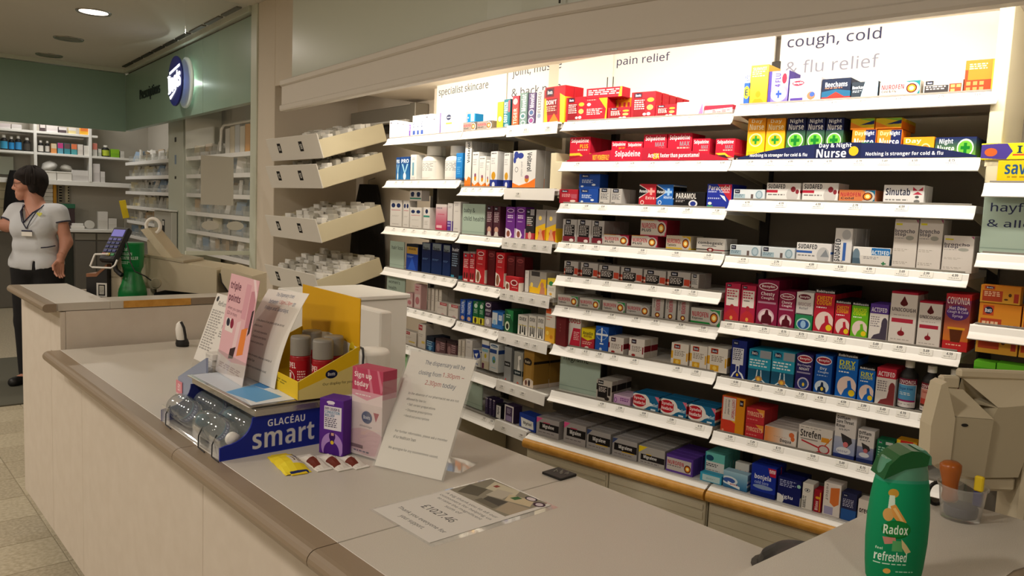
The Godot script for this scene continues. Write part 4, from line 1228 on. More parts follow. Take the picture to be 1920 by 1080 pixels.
func till_goods():
	var BASE := 0.951
	# card terminal on its stand
	var t := thing("card_terminal", "black card terminal with lit keypad on a white wire stand", "card reader", FT, Vector3(-0.14, BASE, 0.06))
	obj("post", mk(Vector3(-0.025, 0, -0.06), Vector3(0.025, 0.29, -0.02), 0.004), mats["till_beige"], t)
	var kb := B.new()
	var kx := Transform3D(Basis(Vector3.UP, deg_to_rad(-14)) * Basis(Vector3.RIGHT, deg_to_rad(-34)), Vector3(0.0, 0.352, 0.0))
	kb.box(Vector3(-0.042, -0.085, -0.03), Vector3(0.042, 0.085, 0.0), 0.008, false, kx)
	obj("body", kb, mats["black"], t)
	var sc := B.new()
	sc.box(Vector3(-0.030, 0.035, 0.0), Vector3(0.030, 0.070, 0.002), 0.001, false, kx)
	obj("screen", sc, glow("screen_glow", "6a66b8", 0.35), t)
	for r in 5:
		for c in 3:
			var k := B.new()
			k.box(Vector3(-0.032 + c * 0.022, 0.014 - r * 0.019, 0.0), Vector3(-0.014 + c * 0.022, 0.026 - r * 0.019, 0.003), 0.001, false, kx)
			obj("key", k, (mats["navy"] if r < 4 else [mat("key_red", "b03030"), mats["yellow"], mats["pot_green"]][c]) if r != 0 else mat("key_blue", "5a5aa8", 0.5), t)
	var w := B.new()
	w.tube([Vector3(-0.055, 0.305, 0.05), Vector3(-0.07, 0.255, 0.06), Vector3(-0.06, 0.25, 0.062), Vector3(0.02, 0.25, 0.062), Vector3(0.035, 0.262, 0.06), Vector3(0.04, 0.285, 0.05)], 0.004, 8)
	w.tube([Vector3(-0.055, 0.305, 0.05), Vector3(0.0, 0.308, 0.045)], 0.004, 8)
	obj("wire_guard", w, mats["white_metal"], t)
	var arm := B.new()
	arm.tube([Vector3(0.0, 0.33, -0.02), Vector3(0.0, 0.27, 0.0), Vector3(0.01, 0.235, 0.0), Vector3(0.04, 0.215, 0.01)], 0.010, 10)
	obj("arm", arm, mats["black"], t)
	var cable := B.new()
	cable.tube([Vector3(0.055, 0.36, 0.0), Vector3(0.085, 0.31, 0.03), Vector3(0.09, 0.28, 0.04), Vector3(0.12, 0.24, 0.06), Vector3(0.16, 0.22, 0.05), Vector3(0.17, 0.20, 0.02)], 0.003, 6)
	obj("cable", cable, mats["black"], t)
	var hd := thing("till_holder", "dark holder with brown curved top and white label", "holder", FT, Vector3(-0.21, BASE, 0.03))
	var hp := B.new()
	hp.prism([Vector2(-0.045, 0), Vector2(0.045, 0), Vector2(0.045, 0.245), Vector2(0.02, 0.225), Vector2(0.0, 0.205), Vector2(-0.045, 0.202)], -0.05, 0.04)
	obj("body", hp, mats["black"], hd)
	var hb := B.new()
	hb.prism([Vector2(-0.045, 0.202), Vector2(0.0, 0.205), Vector2(0.02, 0.225), Vector2(0.045, 0.247), Vector2(0.045, 0.262), Vector2(0.012, 0.232), Vector2(-0.004, 0.219), Vector2(-0.045, 0.217)], -0.05, 0.041)
	obj("curved_top", hb, mat("holder_brown", "8a5a3c", 0.5), hd)
	var lb := pb("frame_label")
	lb.box(Vector3(0.0, 0.118, 0.041), Vector3(0.045, 0.178, 0.0425), 0.0004, true)
	obj("white_label", lb, dz["frame_label"][0], hd)
	# green pot
	var g := thing("green_collection_pot", "green waisted pot with white lettering beside the card terminal", "pot", FT, Vector3(-0.09, BASE, 0.0))
	var gb := B.new()
	gb.lathe([[0, 0], [0.058, 0], [0.06, 0.004], [0.060, 0.135], [0.057, 0.152], [0.042, 0.20], [0.036, 0.225], [0.038, 0.232], [0.046, 0.25], [0.049, 0.30], [0.050, 0.352], [0.047, 0.356], [0, 0.356]], 28)
	obj("pot_body", gb, mats["pot_green"], g)
	var gp := pb("pot_print")
	gp.lathe([[0.0465, 0.25], [0.0496, 0.30], [0.0506, 0.35]], 14, Transform3D(), 1.9, -0.8, true)
	obj("pot_lettering", gp, dz["pot_print"][0], g)
	var ring := B.new()
	ring.lathe([[0.0615, 0.05], [0.0625, 0.053], [0.0615, 0.056]], 28)
	obj("ring", ring, mats["pot_green"], g)
	# beige till
	var b := thing("till_machine", "beige till machine with raised tilted screen on till counter", "till", FT, Vector3(0.08, BASE, -0.12))
	var bp := B.new()
	bp.prism([Vector2(-0.18, 0.155), Vector2(-0.165, 0.145), Vector2(0.17, 0.125), Vector2(0.17, 0.24), Vector2(0.155, 0.248), Vector2(-0.155, 0.288), Vector2(-0.18, 0.275)], -0.22, 0.03)
	obj("body", bp, mats["till_beige"], b)
	var lidb := B.new()
	lidb.prism([Vector2(-0.178, 0.2765), Vector2(-0.155, 0.2895), Vector2(0.02, 0.267), Vector2(0.02, 0.277), Vector2(-0.15, 0.299), Vector2(-0.175, 0.291)], -0.2, 0.034)
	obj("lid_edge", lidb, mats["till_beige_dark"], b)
	obj("dark_plinth", mk(Vector3(-0.13, 0.0, -0.2), Vector3(0.18, 0.122, 0.0), 0.003), mats["black"], b)
	var vent := B.new()
	vent.lathe([[0, 0], [0.024, 0.0], [0.024, 0.004], [0.02, 0.006], [0, 0.006]], 20, Transform3D(Basis(Vector3.RIGHT, PI / 2), Vector3(-0.105, 0.17, 0.03)))
	obj("round_vent", vent, mats["till_beige_dark"], b)
	var scn := B.new()
	scn.prism([Vector2(-0.19, 0.408), Vector2(-0.155, 0.418), Vector2(-0.035, 0.275), Vector2(-0.075, 0.268)], -0.12, 0.0)
	obj("screen_back", scn, mats["till_beige"], b)
	var scn2 := B.new()
	scn2.prism([Vector2(-0.165, 0.362), Vector2(-0.125, 0.335), Vector2(-0.08, 0.27), Vector2(-0.16, 0.285)], -0.1, -0.01)
	obj("screen_stand", scn2, mats["till_beige_dark"], b)
	var q := thing("receipt_printer", "beige rounded receipt printer right of the till machine", "printer", FT, Vector3(0.318, BASE, -0.15))
	var qp := B.new()
	qp.prism([Vector2(-0.055, 0.225), Vector2(-0.048, 0.185), Vector2(-0.02, 0.145), Vector2(0.03, 0.115), Vector2(0.09, 0.105), Vector2(0.09, 0.218), Vector2(-0.05, 0.255)], -0.16, 0.05)
	obj("body", qp, mats["till_beige"], q)
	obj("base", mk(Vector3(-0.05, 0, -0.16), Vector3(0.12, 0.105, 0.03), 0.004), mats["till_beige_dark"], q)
	var gap := B.new()
	gap.tube([Vector3(-0.056, 0.226, 0.051), Vector3(-0.049, 0.185, 0.051), Vector3(-0.02, 0.145, 0.051), Vector3(0.03, 0.117, 0.051)], 0.003, 6)
	obj("seam", gap, mats["black"], q)
	var np := thing("till_paper_holder", "white plastic ring holder above the green pot", "holder", FT, Vector3(-0.07, BASE, -0.16))
	var rg := B.new()
	var cp := []
	for i in 24:
		cp.append(Vector3(cos(TAU * i / 24) * 0.032, 0.425 + sin(TAU * i / 24) * 0.034, 0))
	rg.tube(cp, 0.008, 8, true)
	obj("ring", rg, mats["white_plain"], np)
	obj("stem", mk(Vector3(-0.012, 0.0, -0.01), Vector3(0.012, 0.39, 0.01)), mats["till_beige"], np)


func near_goods():
	var W := 1.1
	# green shower gel
	var o := thing("shower_gel_bottle", "green translucent shower gel bottle on the raised counter", "bottle", FR, Vector3.ZERO)
	o.transform = Transform3D(Basis(Vector3.UP, deg_to_rad(40.3)), FC * Vector3(1.765, W, -0.245))
	var body := pb("gel")
	var lv := [[0.0, 0.0285, 0.016], [0.004, 0.0305, 0.018], [0.02, 0.0325, 0.019], [0.05, 0.0345, 0.020], [0.08, 0.0345, 0.020], [0.105, 0.0325, 0.019], [0.120, 0.0305, 0.018], [0.1275, 0.029, 0.017]]
	loft(body, lv, true)
	obj("bottle_body", body, dz["gel"][0], o)
	var sh := B.new()
	loft(sh, [[0.1275, 0.029, 0.017], [0.136, 0.028, 0.0165], [0.146, 0.026, 0.0155], [0.150, 0.0245, 0.015]], false)
	var shx := obj("clear_shoulder", sh, mat("gel_shoulder", "5a9a80", 0.25), o)
	var cap := B.new()
	var cpf := [Vector2(-0.0295, 0.128), Vector2(-0.005, 0.141), Vector2(0.020, 0.146), Vector2(0.0215, 0.158), Vector2(0.012, 0.1625), Vector2(0.0, 0.163), Vector2(-0.013, 0.157), Vector2(-0.024, 0.145)]
	cap.prism(cpf, -0.017, 0.017)
	obj("cap", cap, mat("gel_cap", "075a2a", 0.3), o)
	var cap2 := B.new()
	cap2.prism([Vector2(0.0195, 0.146), Vector2(0.0265, 0.146), Vector2(0.0255, 0.156), Vector2(0.0185, 0.163), Vector2(0.010, 0.1635), Vector2(0.0215, 0.158)], -0.013, 0.013)
	obj("cap_hinge", cap2, mats["gel_shoulder"], o)
	# beige device head on a post, at the right edge
	var d := thing("till_display_head", "beige faceted till display head above the plastic tub", "till display", FR, Vector3(0, 0, 0.0))
	var sd := B.new()
	sd.prism([Vector2(-0.094, 1.170), Vector2(-0.062, 1.150), Vector2(-0.061, 1.238), Vector2(-0.079, 1.293), Vector2(-0.0865, 1.288), Vector2(-0.096, 1.225)], -0.012, 0.02)
	obj("side_wing", sd, mats["till_beige"], d)
	var bl := B.new()
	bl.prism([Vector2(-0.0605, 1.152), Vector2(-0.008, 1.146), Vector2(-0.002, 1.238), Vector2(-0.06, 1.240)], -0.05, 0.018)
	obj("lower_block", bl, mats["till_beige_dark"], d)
	var sl := B.new()
	sl.quad(Vector3(-0.06, 1.2405, 0.018), Vector3(-0.002, 1.2385, 0.018), Vector3(-0.024, 1.272, -0.03), Vector3(-0.058, 1.274, -0.03), Vector3(0, 1, 1))
	sl.quad(Vector3(-0.06, 1.24, -0.05), Vector3(-0.002, 1.238, -0.05), Vector3(-0.024, 1.272, -0.03), Vector3(-0.058, 1.274, -0.03), Vector3(0, 1, -1))
	sl.tri(Vector3(-0.06, 1.2405, 0.018), Vector3(-0.06, 1.24, -0.05), Vector3(-0.058, 1.274, -0.03), Vector2(), Vector2(), Vector2(), Vector3.LEFT)
	sl.tri(Vector3(-0.002, 1.2385, 0.018), Vector3(-0.002, 1.238, -0.05), Vector3(-0.024, 1.272, -0.03), Vector2(), Vector2(), Vector2(), Vector3.RIGHT)
	obj("sloped_top", sl, mats["till_beige"], d)
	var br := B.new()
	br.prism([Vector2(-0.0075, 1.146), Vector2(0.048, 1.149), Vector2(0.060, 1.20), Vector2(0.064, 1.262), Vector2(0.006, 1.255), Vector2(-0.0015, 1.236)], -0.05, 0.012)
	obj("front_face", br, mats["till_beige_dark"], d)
	var tl := B.new()
	tl.quad(Vector3(0.006, 1.2555, 0.012), Vector3(0.09, 1.262, 0.012), Vector3(0.09, 1.292, -0.04), Vector3(-0.022, 1.289, -0.04), Vector3(0, 1, 1))
	tl.quad(Vector3(0.006, 1.2545, 0.010), Vector3(0.09, 1.261, 0.010), Vector3(0.09, 1.25, -0.05), Vector3(-0.022, 1.25, -0.05), Vector3(0, -1, 0))
	tl.quad(Vector3(-0.022, 1.289, -0.04), Vector3(0.09, 1.292, -0.04), Vector3(0.09, 1.25, -0.05), Vector3(-0.022, 1.25, -0.05), Vector3(0, 0, -1))
	obj("paper_lid", tl, mats["till_beige"], d)
	obj("lid_ridge", mk(Vector3(-0.028, 1.289, -0.05), Vector3(0.10, 1.303, -0.035), 0.003), mats["till_beige"], d)
	obj("latch_block", mk(Vector3(-0.058, 1.272, -0.045), Vector3(-0.029, 1.292, -0.03), 0.003), mats["till_beige"], d)
	obj("neck", mk(Vector3(-0.012, 1.122, -0.05), Vector3(0.052, 1.146, 0.004), 0.005), mats["till_beige"], d)
	obj("post", mk(Vector3(0.055, 1.0, -0.05), Vector3(0.10, 1.26, 0.014), 0.006), mats["till_beige"], d)
	var hole := B.new()
	hole.lathe([[0, 0], [0.004, 0], [0.004, 0.001], [0, 0.0012]], 14, Transform3D(Basis(Vector3.RIGHT, PI / 2) * Basis.from_scale(Vector3(1.3, 1, 0.6)), Vector3(-0.045, 1.228, 0.018)))
	obj("screw_hole", hole, mats["black"], d)
	# clear tub with pen, brush and dark lid
	var tb := thing("plastic_tub", "clear plastic tub on the raised counter under the till head", "tub", FC, Vector3(1.742, W, -0.535))
	var tbb := B.new()
	tbb.lathe([[0, 0.001], [0.026, 0.0], [0.031, 0.046], [0.0335, 0.047], [0.0335, 0.050], [0.0305, 0.0495], [0.0255, 0.003], [0, 0.003]], 32)
	obj("tub_wall", tbb, mats["tub_plastic"], tb)
	var inn := one("ink_pad", "dark blue round ink pad lying in the clear tub", "ink pad", lath([[0, 0.0], [0.021, 0.0], [0.0225, 0.004], [0.0225, 0.014], [0.02, 0.016], [0, 0.016]]), mat("ink_blue", "24264a", 0.5), FC, Vector3(1.742, W + 0.0035, -0.535))
	var st := thing("wooden_handled_stamp", "amber wooden-handled brush standing in the clear tub", "brush", FR, Vector3.ZERO)
	st.transform = Transform3D(Basis(Vector3.UP, deg_to_rad(40.3)) * Basis(Vector3(0, 0, 1), deg_to_rad(4)), FC * Vector3(1.728, W + 0.021, -0.530))
	obj("handle", lath([[0, 0], [0.009, 0.001], [0.0115, 0.006], [0.010, 0.016], [0.011, 0.03], [0.0145, 0.048], [0.0145, 0.056], [0.01, 0.06], [0, 0.061]]), mat("amber_wood", "a5581c", 0.3), st)
	var pen := thing("yellow_blue_pen", "yellow and blue marker standing in the clear tub", "pen", FC, Vector3(1.760, W + 0.021, -0.543))
	obj("barrel", mk(Vector3(-0.006, 0, -0.004), Vector3(0.006, 0.022, 0.004), 0.002), mats["navy"], pen)
	obj("clip_top", mk(Vector3(-0.006, 0.0225, -0.004), Vector3(0.006, 0.045, 0.004), 0.002), mats["yellow"], pen)
	var gs := thing("spectacle_loop", "grey metal loop with black handle behind the green bottle", "tool", FR, Vector3(-0.075, 0, 0.015))
	var lp := []
	for i in 20:
		lp.append(Vector3(cos(TAU * i / 20) * 0.013, W + 0.02 + sin(TAU * i / 20) * 0.017, 0))
	var lpb := B.new()
	lpb.tube(lp, 0.0028, 8, true)
	obj("loop", lpb, mats["black"], gs)
	var hb := B.new()
	hb.tube([Vector3(0.012, W + 0.024, 0), Vector3(0.02, W + 0.03, 0), Vector3(0.028, W + 0.031, 0)], 0.003, 8)
	obj("handle", hb, mats["black"], gs)
	var cg := one("toothpaste_box", "red toothpaste box behind the tub at the right edge", "box", carton(0.16, 0.03, 0.04, "colgate"), dz["colgate"][0], FC, Vector3(1.83, 1.045, -0.72))
	var rk := one("rear_ledge", "white ledge behind the raised counter carrying the red box", "ledge", mk(Vector3(1.72, 0.93, -0.80), Vector3(2.2, 1.044, -0.69), 0.003), mats["white_metal"], FC)


func lath(pf: Array) -> B:
	var b := B.new()
	b.lathe(pf, 24)
	return b


func loft(b: B, lv: Array, uv: bool):  # stacked rounded ovals: [height, half width, half depth]
	var seg := 32
	var ring := func(l: Array, k: int) -> Vector3:
		var a := TAU * k / seg
		var c := cos(a); var s := sin(a)
		return Vector3(signf(c) * pow(absf(c), 0.75) * l[1], l[0], signf(s) * pow(absf(s), 0.75) * l[2])
	var h0: float = lv[0][0]; var h1: float = lv[lv.size() - 1][0]
	var wmax := 0.0
	for l in lv:
		wmax = maxf(wmax, l[1])
	var um := func(p: Vector3) -> Vector2:
		var x := (p.x / wmax + 1) / 2 if p.z > -0.002 else 0.01
		return Vector2(b.uvr.position.x + b.uvr.size.x * clampf(x, 0.005, 0.995), b.uvr.end.y - b.uvr.size.y * clampf((p.y - h0) / (h1 - h0), 0.003, 0.997)) if uv else Vector2()
	for i in lv.size() - 1:
		for k in seg:
			var P := [ring.call(lv[i], k), ring.call(lv[i], k + 1), ring.call(lv[i + 1], k + 1), ring.call(lv[i + 1], k)]
			var N := []
			for p in P:
				N.append(Vector3(p.x / pow(lv[i][1], 1.2), 0, p.z / pow(lv[i][2], 1.2)).normalized())
			b.sm(P[0], P[1], P[2], N[0], N[1], N[2], um.call(P[0]), um.call(P[1]), um.call(P[2]))
			b.sm(P[0], P[2], P[3], N[0], N[2], N[3], um.call(P[0]), um.call(P[2]), um.call(P[3]))
	for e in [[0, -1], [lv.size() - 1, 1]]:
		for k in seg:
			var c := Vector3(0, lv[e[0]][0], 0)
			var z := b.uvr.position + b.uvr.size * 0.01
			b.tri(c, ring.call(lv[e[0]], k), ring.call(lv[e[0]], k + 1), z, z, z, Vector3(0, e[1], 0))

func dispensary():
	# shell
	struct("wall_dispensary_back", mk(Vector3(-9.75, 0, -0.9), Vector3(-9.6, 2.95, 5.0)), mat("grey_wall", "c2bcb0", 0.8), FL)
	struct("wall_dispensary_side", mk(Vector3(-9.7, 0, -0.85), Vector3(-3.28, 2.95, -0.72)), mats["grey_wall"], FL)
	# green fascias under the ceiling
	var f1 := struct("trim_fascia_right", mk(Vector3(-7.55, 2.25, -0.06), Vector3(-4.62, 2.885, 0.0), 0.002), mats["fascia_green"], FL)
	obj("fascia_panel", mk(Vector3(-4.612, 2.25, -0.06), Vector3(-3.402, 2.885, 0.0), 0.002), mats["fascia_green"], f1)
	obj("ceiling_trim", mk(Vector3(-7.55, 2.905, -0.06), Vector3(-3.402, 2.95, 0.03)), mats["frame_white"], f1)
	obj("shadow_gap", mk(Vector3(-7.5, 2.885, -0.05), Vector3(-3.402, 2.906, -0.02)), mats["post_dark"], f1)
	var sl := B.new()
	for i in 9:
		sl.box(Vector3(-7.3 + i * 0.43, 2.938, 0.05), Vector3(-6.93 + i * 0.43, 2.9495, 0.09), 0.002)
	obj("slot_diffuser", sl, mats["dark_metal"], f1)
	var f2 := struct("trim_fascia_left", mk(Vector3(-7.61, 2.24, 0.0), Vector3(-7.55, 2.90, 4.2), 0.002), mats["fascia_green"], FL)
	obj("ceiling_trim", mk(Vector3(-7.60, 2.905, 0.0), Vector3(-7.51, 2.95, 4.2)), mats["frame_white"], f2)
	# lettering and the round logo sign
	var tm := TextMesh.new()
	tm.text = "Prescriptions"
	var fo := SystemFont.new()
	fo.font_names = PackedStringArray(["Droid Sans"])
	tm.font = fo
	tm.font_size = 48
	tm.pixel_size = 0.0030
	tm.depth = 0.01
	one("prescriptions_lettering", "dark raised lettering reading Prescriptions on the green fascia", "lettering", tm, mat("letter_dark", "20302a", 0.5), FL, Vector3(-6.44, 2.60, 0.006))
	var bs := thing("round_logo_sign", "round navy shop sign with white script on the green fascia", "sign", FL, Vector3(-5.03, 2.55, 0.0))
	var halo := B.new()
	halo.lathe([[0, 0.03], [0.22, 0.03], [0.225, 0.034], [0.225, 0.05], [0.205, 0.054], [0.2, 0.05], [0, 0.05]], 48, Transform3D(Basis(Vector3.RIGHT, PI / 2), Vector3(0.05, -0.01, 0)))
	obj("backlit_disc", halo, glow("halo_glow", "c8d6ca", 0.12), bs)
	var dsc := B.new()
	dsc.lathe([[0, 0.105], [0.218, 0.105], [0.222, 0.109], [0.222, 0.121], [0.218, 0.125], [0, 0.125]], 48, Transform3D(Basis(Vector3.RIGHT, PI / 2), Vector3.ZERO))
	obj("blue_disc", dsc, mats["navy"], bs)
	var t2 := TextMesh.new()
	t2.text = "Boots"
	var f3 := SystemFont.new()
	f3.font_names = PackedStringArray(["Droid Serif"])
	f3.font_weight = 700
	f3.font_italic = true
	t2.font = f3
	t2.font_size = 64
	t2.pixel_size = 0.0024
	t2.depth = 0.006
	var tx := obj("script_lettering", t2, glow("letter_glow", "f6faff", 1.6), bs)
	tx.transform = Transform3D(Basis(Vector3(0, 0, 1), deg_to_rad(8)) * Basis.from_scale(Vector3(0.95, 1.5, 1)), Vector3(0, 0.0, 0.129))
	var sw := B.new()
	sw.prism([Vector2(-0.15, 0.07), Vector2(0.17, 0.115), Vector2(0.17, 0.135), Vector2(-0.15, 0.09)], 0.126, 0.131)
	sw.prism([Vector2(-0.15, -0.13), Vector2(-0.02, -0.10), Vector2(0.06, -0.075), Vector2(0.02, -0.10), Vector2(-0.12, -0.155)], 0.126, 0.131)
	obj("script_stroke", sw, mats["letter_glow"], bs)
	var hl := OmniLight3D.new()
	hl.name = "halo_light"
	hl.light_color = Color("e8f4ea"); hl.light_energy = 0.05; hl.light_size = 0.012; hl.omni_range = 10.0; hl.omni_attenuation = 2.0; hl.shadow_enabled = true
	hl.position = FL * Vector3(-4.97, 2.55, 0.016)
	add_child(hl)
	area("dispensary_light", Vector2(1.2, 0.3), FL * Vector3(-8.6, 2.93, 0.6), -11.5, "fffaf4", E_DISP)
	var dl := one("dispensary_ceiling_panel", "ceiling light panel inside the dispensary behind the green fascia", "light", mk(Vector3(-9.2, 2.935, 0.45), Vector3(-8.0, 2.949, 0.75)), glow("panel_glow", "fff6ea", 2.0), FL)
	# shelving along the right wall with plastic tubs
	var tubm := B.new()
	for q in [[Vector3(-0.14, 0, -0.24), Vector3(0.14, 0.004, 0)], [Vector3(-0.14, 0, -0.004), Vector3(0.14, 0.055, 0)], [Vector3(-0.14, 0, -0.24), Vector3(-0.136, 0.10, 0)], [Vector3(0.136, 0, -0.24), Vector3(0.14, 0.10, 0)]]:
		tubm.box(q[0], q[1], 0.001)
	var tubmesh := tubm.mesh()
	var pks := [mk(Vector3(-0.06, 0, -0.011), Vector3(0.06, 0.155, 0.011), 0.002).mesh(), mk(Vector3(-0.045, 0, -0.016), Vector3(0.045, 0.135, 0.016), 0.002).mesh(), mk(Vector3(-0.07, 0, -0.008), Vector3(0.07, 0.125, 0.008), 0.002).mesh()]
	var pmat := [mats["packet_white"], mats["packet_grey"], mats["packet_cream"], mats["packet_white"], mat("packet_blue", "8aa0b8", 0.6), mat("packet_tan", "c0a888", 0.6)]
	var hs := [1.92, 1.735, 1.54, 1.35, 1.16, 0.965]
	var nm := ["top", "second", "third", "fourth", "fifth", "lowest"]
	for i in 6:
		for part in 2:
			var x0 := -9.0 if part == 0 else -6.17
			var x1 := -6.80 if part == 0 else -3.45
			if part == 0 and i > 3:
				x1 = -7.15
			var o := thing("dispensary_shelf", "%s white dispensary shelf %s the white upright" % [nm[i], "left of" if part == 0 else "right of"], "shelf", FL, Vector3((x0 + x1) / 2, hs[i], -0.3), "dispensary shelves along the right wall")
			obj("shelf_board", mk(Vector3((x0 - x1) / 2, -0.022, -0.4), Vector3((x1 - x0) / 2, 0, 0)), mats["white_metal"], o)
			obj("front_edge", mk(Vector3((x0 - x1) / 2, -0.028, 0.001), Vector3((x1 - x0) / 2, 0.012, 0.006)), mats["rail_white"], o)
			var n := int((x1 - x0) / 0.32)
			for k in n:
				var x := x0 + 0.17 + k * 0.32
				if part == 1 and i == 0 and x > -5.15:
					continue
				var spot: String = (NTH[k] + " from the far end") if part == 0 else (NTH[n - 1 - k] + " from the pillar")
				var tt := one("plastic_tub_tray", "clear plastic tub of packets, %s, %s dispensary shelf" % [spot, nm[i]], "tub", tubmesh, mats["tub_plastic"], FL, Vector3(x, hs[i] + 0.0005, -0.335), "clear tubs on the %s dispensary shelf" % nm[i])
				for p in 3:
					var ms: Mesh = pks[rng.randi() % 3]
					var oo := one("prescription_bag", "%s packet in the tub %s, %s dispensary shelf" % [["left", "middle", "right"][p], spot, nm[i]], "packet", ms, pmat[rng.randi() % 6], Transform3D(), Vector3.ZERO, "packets in the tubs of the %s dispensary shelf" % nm[i])
					oo.transform = FL * Transform3D(Basis(Vector3.UP, rng.randf_range(-0.5, 0.5)) * Basis(Vector3.RIGHT, rng.randf_range(-0.35, 0.1)) * Basis(Vector3(0, 0, 1), rng.randf_range(-0.2, 0.2)), Vector3(x - 0.07 + p * 0.07, hs[i] + 0.012, -0.385 - p * 0.05 - rng.randf() * 0.02))
	var up := thing("shelf_upright", "tall white upright between the two runs of dispensary shelves", "upright", FL, Vector3(-6.49, 0, -0.27))
	obj("post", mk(Vector3(-0.29, 0.0, -0.40), Vector3(0.29, 2.6, 0.0), 0.003), mats["frame_white"], up)
	for q in [[2.10, 0.05, "black"], [1.86, 0.1, "packet_blue"], [1.70, 0.03, "dark_metal"]]:
		obj("sticker", mk(Vector3(-0.03, q[0], 0.0), Vector3(0.03, q[0] + q[1], 0.002), 0.0005), mats[q[2]], up)
	var mc := thing("wall_machine", "grey white machine cabinet with a small window left of the upright", "cabinet", FL, Vector3(-6.75, 0, -0.20))
	obj("body", mk(Vector3(-0.36, 0.0, -0.06), Vector3(0.36, 1.34, 0.0), 0.006), mat("machine_grey", "b9b8ae", 0.5), mc)
	obj("window", mk(Vector3(0.0, 1.11, 0.0), Vector3(0.09, 1.25, 0.004), 0.001), mats["black"], mc)
	obj("window_label", mk(Vector3(0.02, 1.185, 0.0045), Vector3(0.075, 1.235, 0.006), 0.0005), mats["white_plain"], mc)
	obj("door_gap", mk(Vector3(-0.35, 0.86, 0.0), Vector3(0.35, 0.866, 0.002), 0.0005), mats["dark_metal"], mc)
	var bx := B.new()
	bx.box(Vector3(-0.5, -0.003, 0), Vector3(0.5, 0.003, 0.001), 0.0003)
	obj("top_tray", mk(Vector3(-0.38, 1.345, -0.06), Vector3(0.38, 1.36, 0.03), 0.003), mats["white_metal"], mc)
	# folders on the upper right shelf
	var fc := ["d8d4cc", "d4c8b0", "c8ccd0", "d8d2c4", "d89a4c", "d8c060", "e0c870"]
	for k in 7:
		one("document_wallet", "%s document wallet standing in the wire rack by the pillar" % ["white", "cream", "pale grey", "off-white", "orange", "mustard yellow", "pale yellow"][k], "folder", mk(Vector3(-0.06, 0, -0.13), Vector3(0.06, 0.25 + 0.012 * (k % 3), 0.0), 0.002), mat("wallet%d" % k, fc[k], 0.6), FL, Vector3(-5.0 + k * 0.135, hs[0] + 0.0005, -0.34), "document wallets in the rack")
	var wr := B.new()
	wr.tube([Vector3(-0.62, -0.02, 0), Vector3(-0.60, 0.18, 0), Vector3(-0.52, 0.22, 0), Vector3(0.35, 0.22, 0)], 0.012, 8)
	one("wire_rack", "white wire rack rail above the document wallets", "rack", wr, mats["white_metal"], FL, Vector3(-4.5, hs[0] + 0.06, -0.315))
	# glass screen in front
	var gs := thing("glass_screen", "tall clear glass screen beside the pillar above the till counter", "screen", FB, Vector3(0, 0, 5.8))
	obj("pane", mk(Vector3(-0.482, 1.102, -0.004), Vector3(0.0, 2.945, 0.004)), mats["pane_glass"], gs)
	obj("clamp_foot", mk(Vector3(-0.482, 1.09, -0.012), Vector3(0.0, 1.12, 0.012), 0.002), mats["frame_white"], gs)
	one("paper_notice", "blank-looking white paper notice taped to the glass screen", "notice", mk(Vector3(-0.375, 1.463, 0.0055), Vector3(-0.137, 1.823, 0.0065), 0.0003), mat("paper_grey", "c8c6bc", 0.7), FB, Vector3(0, 0, 5.8))
	for k in 2:
		one("oval_sticker", "white oval sticker low on the glass screen, %s one" % ["left", "right"][k], "sticker", oval(0.064, 0.034), mats["paper_grey"], FB, Vector3(-0.306 + k * 0.184, 1.311, 5.8055), "oval stickers on the glass screen")
	back_unit()


const E_DISP := 1.7

func oval(rx: float, ry: float) -> B:
	var b := B.new()
	b.lathe([[0, 0], [1, 0.0], [1, 0.001], [0, 0.0012]], 32, Transform3D(Basis(Vector3.RIGHT, PI / 2) * Basis.from_scale(Vector3(rx, 1, ry)), Vector3.ZERO))
	return b


